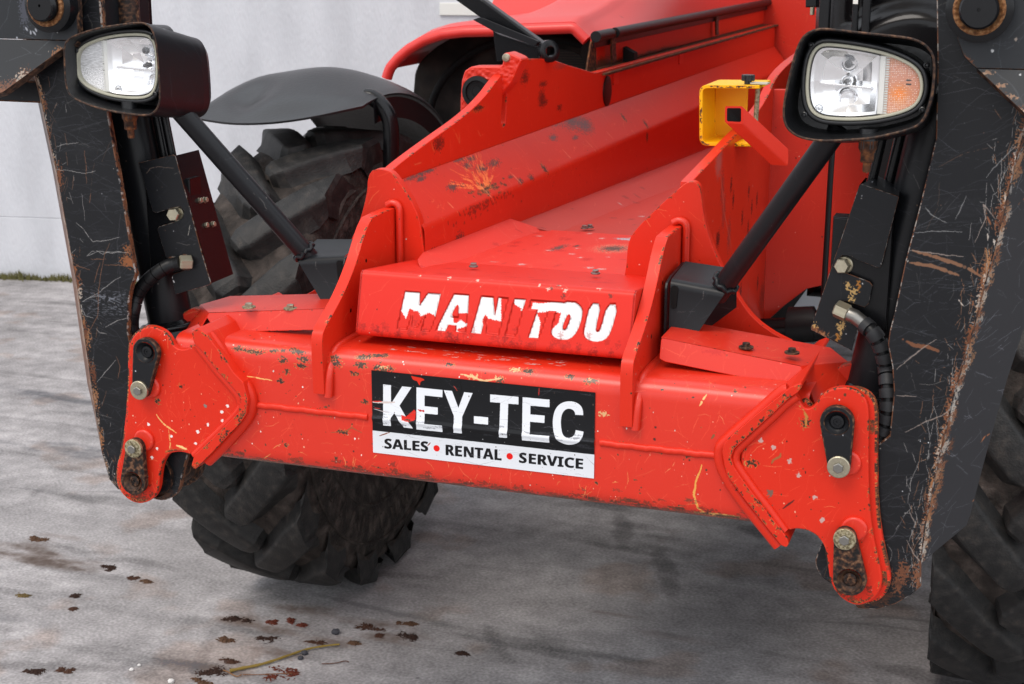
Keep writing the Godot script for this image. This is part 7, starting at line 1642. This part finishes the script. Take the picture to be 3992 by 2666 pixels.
# ------------------------------------------------------------------ bonnet, cab and what shows behind
func make_rear():
	# bonnet over the engine on the picture's left, with an arched front lip
	var lip := [Vector2(-1.0189, 1.3346), Vector2(-1.0174, 1.3406), Vector2(-1.0061, 1.3665), Vector2(-0.9796, 1.3947), Vector2(-0.9446, 1.4229), Vector2(-0.8929, 1.4513), Vector2(-0.8334, 1.4699), Vector2(-0.7662, 1.4789), Vector2(-0.6791, 1.4825), Vector2(-0.5484, 1.4906), Vector2(-0.4242, 1.4971)] + [Vector2(-0.385, 1.462)]
	lip = resample_open(lip, 60)
	var bon := func(u: float, v: float) -> Vector3:
		var f := v * 60.0; var i := mini(int(f), 58)
		var p: Vector2 = lip[i].lerp(lip[i + 1], f - i)
		var z := -2.0 - 2.6 * u
		var rise := smoothstep(0.0, 0.45, u) * smoothstep(0.50, 0.66, v) * (1.0 - smoothstep(0.955, 1.0, v)) * 0.125
		rise += smoothstep(0.0, 0.03, u) * 0.012 * (1.0 - smoothstep(0.9, 1.0, v))
		var side := smoothstep(0.94, 1.0, v)
		var q := Vector3(p.x + side * 0.055 * smoothstep(0.0, 0.1, u), p.y + rise, z)
		if v < 0.5: q.y -= 0.5 * smoothstep(0.25, 0.6, u) * (0.5 - v)
		return q
	var bt := Tx.new(Rect2(0, 0, 1, 1), 512, Color(0.83, 0.20, 0.18), 300)
	bt.specks(120, 0.001, 0.003, [Color(0.6, 0.08, 0.07), Color(0.85, 0.3, 0.27)])
	var bm := mat(Color.WHITE, 0.33, 0, bt.tex(), 0.5)
	var bonnet := add("bonnet", shell(bon, 40, 60, bm, 0.004, 2.0, 1.0), T, "glossy red engine bonnet with an arched front lip")
	var lp := []
	for p in lip: lp.append(Vector3(p.x, p.y - 0.014, -1.998))
	add("front_lip", tube(lp, 0.0165, bm, 14), bonnet)
	var inner := []
	for p in lip: inner.append(p + Vector2(0, -0.02))
	inner += [Vector2(-0.30, 1.40), Vector2(-0.30, 1.0), Vector2(-1.05, 1.0)]
	add("engine_bay", plate(inner, ZAT(-2.22), 0.04, M.cloth_dark, M.dark, 0.002), bonnet)
	var arch := []
	for i in 30:
		var t := lerpf(PI * 0.98, PI * 0.35, i / 29.0)
		arch.append(Vector3(-0.60 + cos(t) * 0.36, 1.16 + sin(t) * 0.285, -2.19))
	add("arch_liner", tube(arch, 0.012, M.dark, 10), bonnet)
	add("radiator_mesh", plate([Vector2(-0.5109, 1.4136), Vector2(-0.4617, 1.4109), Vector2(-0.4329, 1.3981), Vector2(-0.4196, 1.3754), Vector2(-0.4191, 1.3445), Vector2(-0.5102, 1.3418)], ZAT(-2.1), 0.01, M.mesh, M.mesh, 0.001), bonnet)
	add("radiator_frame", plate([Vector2(-0.4269, 1.3996), Vector2(-0.4136, 1.377), Vector2(-0.4132, 1.3462), Vector2(-0.3856, 1.347), Vector2(-0.3953, 1.4462), Vector2(-0.4075, 1.4497), Vector2(-0.4273, 1.4226)], ZAT(-2.08), 0.02, M.cloth_dark, M.cloth_dark, 0.002), bonnet)
	# rear mudguard beyond it
	var rm := func(u: float, v: float) -> Vector3:
		var t := lerpf(2.5, 0.75, u)
		return Vector3(lerpf(-1.05, -0.45, v), 1.10 + 0.52 * sin(t) + 0.02 * sin(PI * v), -3.35 - 0.0 + 0.52 * cos(t))
	add("rear_mudguard", shell(rm, 24, 10, bm, 0.01), T)
	add("rear_wheel", lathe([Vector2(0.30, -0.15), Vector2(0.50, -0.17), Vector2(0.60, -0.14), Vector2(0.62, 0.0), Vector2(0.60, 0.14), Vector2(0.50, 0.17), Vector2(0.30, 0.15)], Transform3D(Basis(Vector3(0, 0, 1), Vector3(0, 1, 0), Vector3(1, 0, 0)), Vector3(-0.92, 0.62, -3.7)), M.muddy, 48), T)
	add("rear_wheel", lathe([Vector2(0.30, -0.15), Vector2(0.50, -0.17), Vector2(0.60, -0.14), Vector2(0.62, 0.0), Vector2(0.60, 0.14), Vector2(0.50, 0.17), Vector2(0.30, 0.15)], Transform3D(Basis(Vector3(0, 0, 1), Vector3(0, 1, 0), Vector3(1, 0, 0)), Vector3(0.92, 0.62, -3.9)), M.muddy, 48), T)
	# side of the engine cover: panel, rusty ledge, hinges, rubber seal
	var pt := red_tx(Rect2(-4.7, 1.37, 2.9, 0.1), 600, 301, 0.6)
	for i in 16: pt.blob(Vector2(-1.95 - i * 0.06, 1.374 + 0.004 * sin(i * 2.0)), 0.04, 0.008, Color(0.25, 0.16, 0.11), 1.5, 0.9)
	for i in 9: pt.blob(Vector2(-1.95 - i * 0.02, 1.378), 0.02, 0.018, Color(0.33, 0.2, 0.12), 1.5, 0.9)
	add("cover_side", plate(rect(-4.7, 1.375, -1.88, 1.466), XF(-0.335), 0.004, mat(Color.WHITE, 0.35, 0, pt.tex()), M.red, 0.0008, 1, [], pt.r), T)
	add("rusty_ledge", plate([Vector2(-0.345, 1.366), Vector2(-0.268, 1.366), Vector2(-0.268, 1.372), Vector2(-0.345, 1.372)], ZAT(-1.80), 2.9, M.rust, M.rust, 0.001), T)
	var hb := add("corner_bracket", plate([Vector2(-1.90, 1.372), Vector2(-1.80, 1.372), Vector2(-1.845, 1.455), Vector2(-1.89, 1.455)], XF(-0.325), 0.005, M.rust, M.rust, 0.001), T)
	add("seal", tube([Vector3(-0.318, 1.468, -1.86), Vector3(-0.318, 1.468, -2.015)], 0.0155, M.hose, 16), T)
	add("seal", tube([Vector3(-0.318, 1.468, -2.06), Vector3(-0.318, 1.468, -4.7)], 0.0155, M.hose, 16), T)
	add("seal_lip", plate(rect(-4.7, 1.436, -1.86, 1.456), XF(-0.322), 0.006, M.hose, M.hose, 0.001), T)
	for z in [-2.035, -3.5]:
		add("hinge", plate([Vector2(z - 0.035, 1.385), Vector2(z + 0.01, 1.385), Vector2(z + 0.022, 1.42), Vector2(z + 0.022, 1.476), Vector2(z - 0.022, 1.476), Vector2(z - 0.022, 1.42)], XF(-0.312), 0.006, M.rusty_black, M.rust, 0.001), T)
	for z in [-1.93, -2.75]:
		add("drain_notch", plate(rect(z - 0.035, 1.33, z + 0.02, 1.366), XF(-0.2765), 0.003, M.red, M.red_edge, 0.001), T)
	# black prop bar with its end bracket
	var bz := -1.32
	var bar := add("prop_bar", plate([Vector2(-0.5405, 1.5903), Vector2(-0.4687, 1.5913), Vector2(-0.4531, 1.5836), Vector2(-0.3031, 1.4851), Vector2(-0.3184, 1.4761), Vector2(-0.4601, 1.5387)], ZAT(bz), 0.03, M.black_clean, M.black_clean, 0.006, 3), T, "black prop bar slanting down to an eye bracket")
	add("bracket", plate([Vector2(-0.4216, 1.51), Vector2(-0.4078, 1.5024), Vector2(-0.3101, 1.4753), Vector2(-0.2897, 1.4764), Vector2(-0.2912, 1.4462), Vector2(-0.3492, 1.443), Vector2(-0.4113, 1.435)], ZAT(bz + 0.02), 0.03, M.black_clean, M.black_clean, 0.0015, 2), bar)
	add("blade", plate([Vector2(-0.4716, 1.5367), Vector2(-0.4542, 1.5427), Vector2(-0.4421, 1.5404), Vector2(-0.2984, 1.4878), Vector2(-0.3085, 1.4765), Vector2(-0.418, 1.5103)], ZAT(bz + 0.028), 0.004, M.black, M.black, 0.001), bar)
	var ec := Vector2(-0.2768, 1.4688)
	add("eye", lathe([Vector2(0.026, -0.010), Vector2(0.0275, -0.008), Vector2(0.0275, 0.008), Vector2(0.025, 0.010), Vector2(0.013, 0.010), Vector2(0.013, -0.010)], aim(Vector3(ec.x, ec.y - 0.005, bz + 0.02), Vector3(0.75, 0.1, 0.66)), M.black_clean, 30), bar)
	# cab: glossy black fairing with a scoop above, dark lower panel
	var fp := func(u: float, v: float) -> Vector3:
		var x := lerpf(0.40, 1.02, u); var y := lerpf(1.42, 1.95, v)
		var r := 0.10
		var z := -0.98
		if u < 0.18: z -= 0.12 * pow(1.0 - u / 0.18, 2.0)
		z += 0.05 * (1.0 - smoothstep(0.28, 0.40, v + 0.10 * pow((u - 0.36) / 0.2, 2.0)))
		return Vector3(x, y, z)
	var cab := add("cab", shell(fp, 40, 70, M.fairing, 0.01), T, "glossy black front fairing of the cab")
	add("lower_panel", plate(rect(0.556, 0.9, 1.02, 1.425), ZAT(-1.0), 0.02, M.fairing, M.fairing, 0.004), cab)
	add("strip", plate(rect(0.425, 1.40, 0.447, 1.75), ZAT(-0.965), 0.02, M.black_clean, M.black_clean, 0.003), cab)
	add("strip", plate(rect(0.498, 1.40, 0.510, 1.75), ZAT(-0.925), 0.02, M.black_clean, M.black_clean, 0.003), cab)
	add("strip", plate(rect(0.518, 1.40, 0.534, 1.75), ZAT(-0.925), 0.02, M.black_clean, M.black_clean, 0.003), cab)
	add("reflector_tape", plate(rect(0.499, 1.602, 0.509, 1.75), ZAT(-0.9235), 0.002, M.white, M.white, 0.0004), cab)
	add("mirror_arm", plate([Vector2(0.375, 1.6107), Vector2(0.3998, 1.611), Vector2(0.4011, 1.587), Vector2(0.3762, 1.5867)], ZAT(-1.1), 0.05, M.black_clean, M.black_clean, 0.003), cab)
	add("nut", lathe([Vector2(0.005, 0), Vector2(0.005, 0.016), Vector2(0, 0.017)], aim(Vector3(0.3944, 1.5883, -1.08), Vector3.DOWN), M.zinc, 12), cab)
	add("body", plate(rect(0.36, 0.86, 1.02, 2.5), ZAT(-1.42), 2.1, M.dark, M.fairing, 0.05, 3), cab)
	add("engine_body", plate(rect(-1.0, 0.75, -0.36, 1.35), ZAT(-2.3), 2.2, M.dark, M.dark, 0.02), T)
	add("rear_body", plate(rect(-0.9, 0.7, 0.95, 1.45), ZAT(-4.68), 0.2, M.dark, M.dark, 0.02), T)

func resample_open(o: Array, n: int) -> Array:
	var per := 0.0
	for i in o.size() - 1: per += o[i].distance_to(o[i + 1])
	var out := []; var acc := 0.0; var k := 0
	for i in o.size() - 1:
		var l: float = o[i].distance_to(o[i + 1])
		while k < n and acc + l >= per * k / (n - 1.0):
			out.append(o[i].lerp(o[i + 1], (per * k / (n - 1.0) - acc) / maxf(l, 1e-9))); k += 1
		acc += l
	while out.size() < n: out.append(o[o.size() - 1])
	return out

# ------------------------------------------------------------------ litter on the concrete
func make_litter():
	var straw := [Vector3(-0.8678, 0.006, -0.6499), Vector3(-0.845, 0.006, -0.6736), Vector3(-0.8157, 0.006, -0.7026), Vector3(-0.7903, 0.006, -0.7397), Vector3(-0.7666, 0.006, -0.7815), Vector3(-0.7443, 0.006, -0.8183), Vector3(-0.7098, 0.006, -0.8501), Vector3(-0.6788, 0.006, -0.8709)]
	var sm := mat(Color(0.50, 0.42, 0.2), 0.8)
	var rad := []
	var sp := spline(straw, 6)
	for i in sp.size(): rad.append(lerpf(0.0042, 0.0022, float(i) / sp.size()) * (1.0 + 0.12 * sin(i * 1.3)))
	var o := add("straw", tube(sp, rad, sm, 10), self)
	tag(o, "long yellow straw stalk lying on the concrete in front of the machine", "straw")
	var th := [Vector3(-0.8867, 0.004, -0.6511), Vector3(-0.8702, 0.004, -0.646), Vector3(-0.8459, 0.004, -0.6346), Vector3(-0.8364, 0.004, -0.6352), Vector3(-0.8339, 0.004, -0.6451)]
	o = add("twig", tube(spline(th, 6), 0.0014, mat(Color(0.5, 0.36, 0.24), 0.9), 8), self)
	tag(o, "thin curled brown stem beside the thick end of the straw", "twig")
	th = [Vector3(-0.8311, 0.003, -0.6482), Vector3(-0.7937, 0.003, -0.6614), Vector3(-0.7583, 0.003, -0.6785), Vector3(-0.7216, 0.003, -0.6933)]
	o = add("twig", tube(spline(th, 6), 0.0011, mat(Color(0.45, 0.3, 0.2), 0.9), 8), self)
	tag(o, "thin straight brown stem running right from the curled one", "twig")
	th = [Vector3(-0.6764, 0.003, -0.7629), Vector3(-0.6479, 0.003, -0.7776), Vector3(-0.63, 0.003, -0.7962), Vector3(-0.6182, 0.003, -0.7947)]
	o = add("twig", tube(spline(th, 6), 0.0012, mat(Color(0.34, 0.2, 0.14), 0.9), 8), self)
	tag(o, "short dark brown twig right of the straw stalk", "twig")
	# pebbles
	var pebs := [[Vector3(-0.7205, 0, -0.9348), 0.011, "dark grey pebble lying right of the mud flakes, behind the straw"], [Vector3(-0.7426, 0, -0.8009), 0.0085, "dark grey pebble touching the middle of the straw"], [Vector3(-0.74, 0, -0.7732), 0.0075, "grey pebble just in front of the middle of the straw"], [Vector3(-1.1002, 0, -0.5808), 0.006, "small white stone chip left of the straw"], [Vector3(-0.9772, 0, -0.5599), 0.008, "larger white stone chip at the bottom edge of the picture"], [Vector3(-1.0969, 0, -0.6089), 0.0045, "tiny white stone chip behind the left white chip"]]
	for i in pebs.size():
		var q: Array = pebs[i]
		var nn := FastNoiseLite.new(); nn.seed = 400 + i; nn.frequency = 0.9
		var r: float = q[1]
		var pf := func(u: float, v: float) -> Vector3:
			var a := TAU * u; var b := PI * (v - 0.5)
			var d := Vector3(cos(a) * cos(b), sin(b) * 0.7, sin(a) * cos(b))
			return q[0] + Vector3(0, r * 0.5, 0) + d * r * (1.0 + 0.35 * nn.get_noise_3dv(d * 1.4))
		var pb := add("pebble", shell(pf, 14, 8, mat(Color(0.24, 0.24, 0.26) if i < 3 else Color(0.8, 0.79, 0.78), 0.9)), self)
		tag(pb, q[2], "pebble", "pebbles on the concrete")
	# flakes of trodden mud and bark
	var spots := [[[Vector3(-1, 0, -0.9191)], 0.075, 0.030, "long dark brown mud flake, farthest left of the row behind the straw"], [[Vector3(-0.9086, 0, -0.9462)], 0.028, 0.022, "small reddish brown bark scrap standing between two mud flakes"], [[Vector3(-0.867, 0, -0.963)], 0.026, 0.016, "little dark mud crumb patch right of the reddish scrap"], [[Vector3(-0.8173, 0, -0.9522)], 0.036, 0.016, "reddish brown flat bark flake right of the crumb patch"],
		[[Vector3(-0.6515, 0, -1.0005)], 0.07, 0.022, "broad thin patch of brown crumbs behind the pebble"], [[Vector3(-0.5761, 0, -1.0534)], 0.060, 0.022, "dark mud flake farthest back on the right"], [[Vector3(-0.5345, 0, -0.9802)], 0.062, 0.026, "dark mud flake in front of the farthest right one"], [[Vector3(-0.6116, 0, -0.958)], 0.022, 0.012, "small tan flake between the right hand mud flakes"],
		[[Vector3(-0.9657, 0, -0.8025)], 0.052, 0.02, "dark curled flake with an orange end left of the straw"], [[Vector3(-0.8708, 0, -0.8481)], 0.045, 0.03, "dark brown crumbly clod behind the straw"], [[Vector3(-0.7444, 0, -0.8688)], 0.045, 0.016, "flat brown flake just behind the middle of the straw"], [[Vector3(-0.655, 0, -0.8975)], 0.046, 0.02, "brown flake beyond the thin end of the straw"],
		[[Vector3(-0.9104, 0, -0.6447)], 0.075, 0.045, "fibrous dark clod at the thick end of the straw"], [[Vector3(-0.7521, 0, -0.7007)], 0.070, 0.04, "reddish brown crumbly patch in front of the straw"], [[Vector3(-0.9119, 0, -0.5853)], 0.06, 0.02, "dark bark strip at the bottom edge of the picture"], [[Vector3(-0.3734, 0, -0.9354)], 0.04, 0.016, "grey brown mud flake alone at the right under the beam"], [[Vector3(-0.9011, 0, -0.7086)], 0.05, 0.016, "thin brown streak of crumbs above the fibrous clod"],
		[[Vector3(-1.8379, 0, -1.2184)], 0.06, 0.03, "dark lump of mud on the left edge of the yard"], [[Vector3(-1.5154, 0, -1.0984)], 0.045, 0.03, "dark mud clod left of the wheel"], [[Vector3(-1.4067, 0, -1.0667)], 0.03, 0.018, "small brown crumb left of the wheel"], [[Vector3(-1.3603, 0, -1.0602)], 0.035, 0.014, "thin brown flake near the left wheel"], [[Vector3(-1.4934, 0, -0.9103)], 0.035, 0.02, "brown scrap in the left foreground"], [[Vector3(-1.4418, 0, -0.8387)], 0.03, 0.018, "curled tan leaf scrap in the left foreground"], [[Vector3(-1.6223, 0, -0.8603)], 0.055, 0.016, "olive brown tuft at the left edge"], [[Vector3(-1.317, 0, -0.4957)], 0.05, 0.025, "brown crumb patch in the lower left corner"], [[Vector3(-1.252, 0, -0.5257)], 0.045, 0.02, "brown crumb patch right of the corner one"]]
	var cols := [Color(0.20, 0.135, 0.11), Color(0.27, 0.18, 0.14), Color(0.33, 0.24, 0.18), Color(0.36, 0.17, 0.12)]
	for i in spots.size():
		var q: Array = spots[i]
		var at: Vector3 = q[0][0]
		var b := MB.new()
		var g := RandomNumberGenerator.new(); g.seed = 500 + i
		var cnt := int(60 + 26000 * q[1] * q[2])
		var cen := []
		for k in 5: cen.append(Vector2(g.randf_range(-0.4, 0.4) * q[1], g.randfn(0, 0.25) * q[2]))
		for k in cnt:
			var cc: Vector2 = cen[g.randi() % 5]
			var dd := Vector2(g.randfn(0, 0.13) * q[1], g.randfn(0, 0.22) * q[2])
			var rr := clampf(dd.length() / q[1] * 2.5, 0.0, 1.0)
			var p := at + Vector3(cc.x + dd.x, 0, cc.y + dd.y)
			var sz := g.randf_range(0.0012, 0.0048) * (1.2 - rr * 0.6)
			var h := sz * g.randf_range(0.4, 1.1) * (1.3 - rr)
			var ta := g.randfn(0.0, 0.7); var dx := Vector3(cos(ta), 0, sin(ta)) * sz * g.randf_range(0.8, 3.2); var dzv := Vector3(-sin(ta), 0, cos(ta)) * sz * 0.6
			var tp := p + Vector3(g.randfn(0, 0.001), h + 0.0012, g.randfn(0, 0.001))
			for e in [[dx, dzv], [dzv, -dx], [-dx, -dzv], [-dzv, dx]]:
				var A: Vector3 = p + e[0] + Vector3(0, 0.0004, 0); var B: Vector3 = p + e[1] + Vector3(0, 0.0004, 0)
				var nn := (A + B - p * 2.0).normalized() + Vector3.UP
				b.tri(A, B, tp, nn.normalized(), nn.normalized(), nn.normalized(), Vector2.ZERO, Vector2.RIGHT, Vector2.ONE)
		var cm := mat(cols[3] if "reddish" in q[3] else (Color(0.38, 0.32, 0.2) if "olive" in q[3] else cols[i % 3]), 0.95)
		var fl := add("mud_flake", b.commit(ArrayMesh.new(), cm), self)
		tag(fl, q[3], "mud flake", "mud and bark scraps on the concrete")
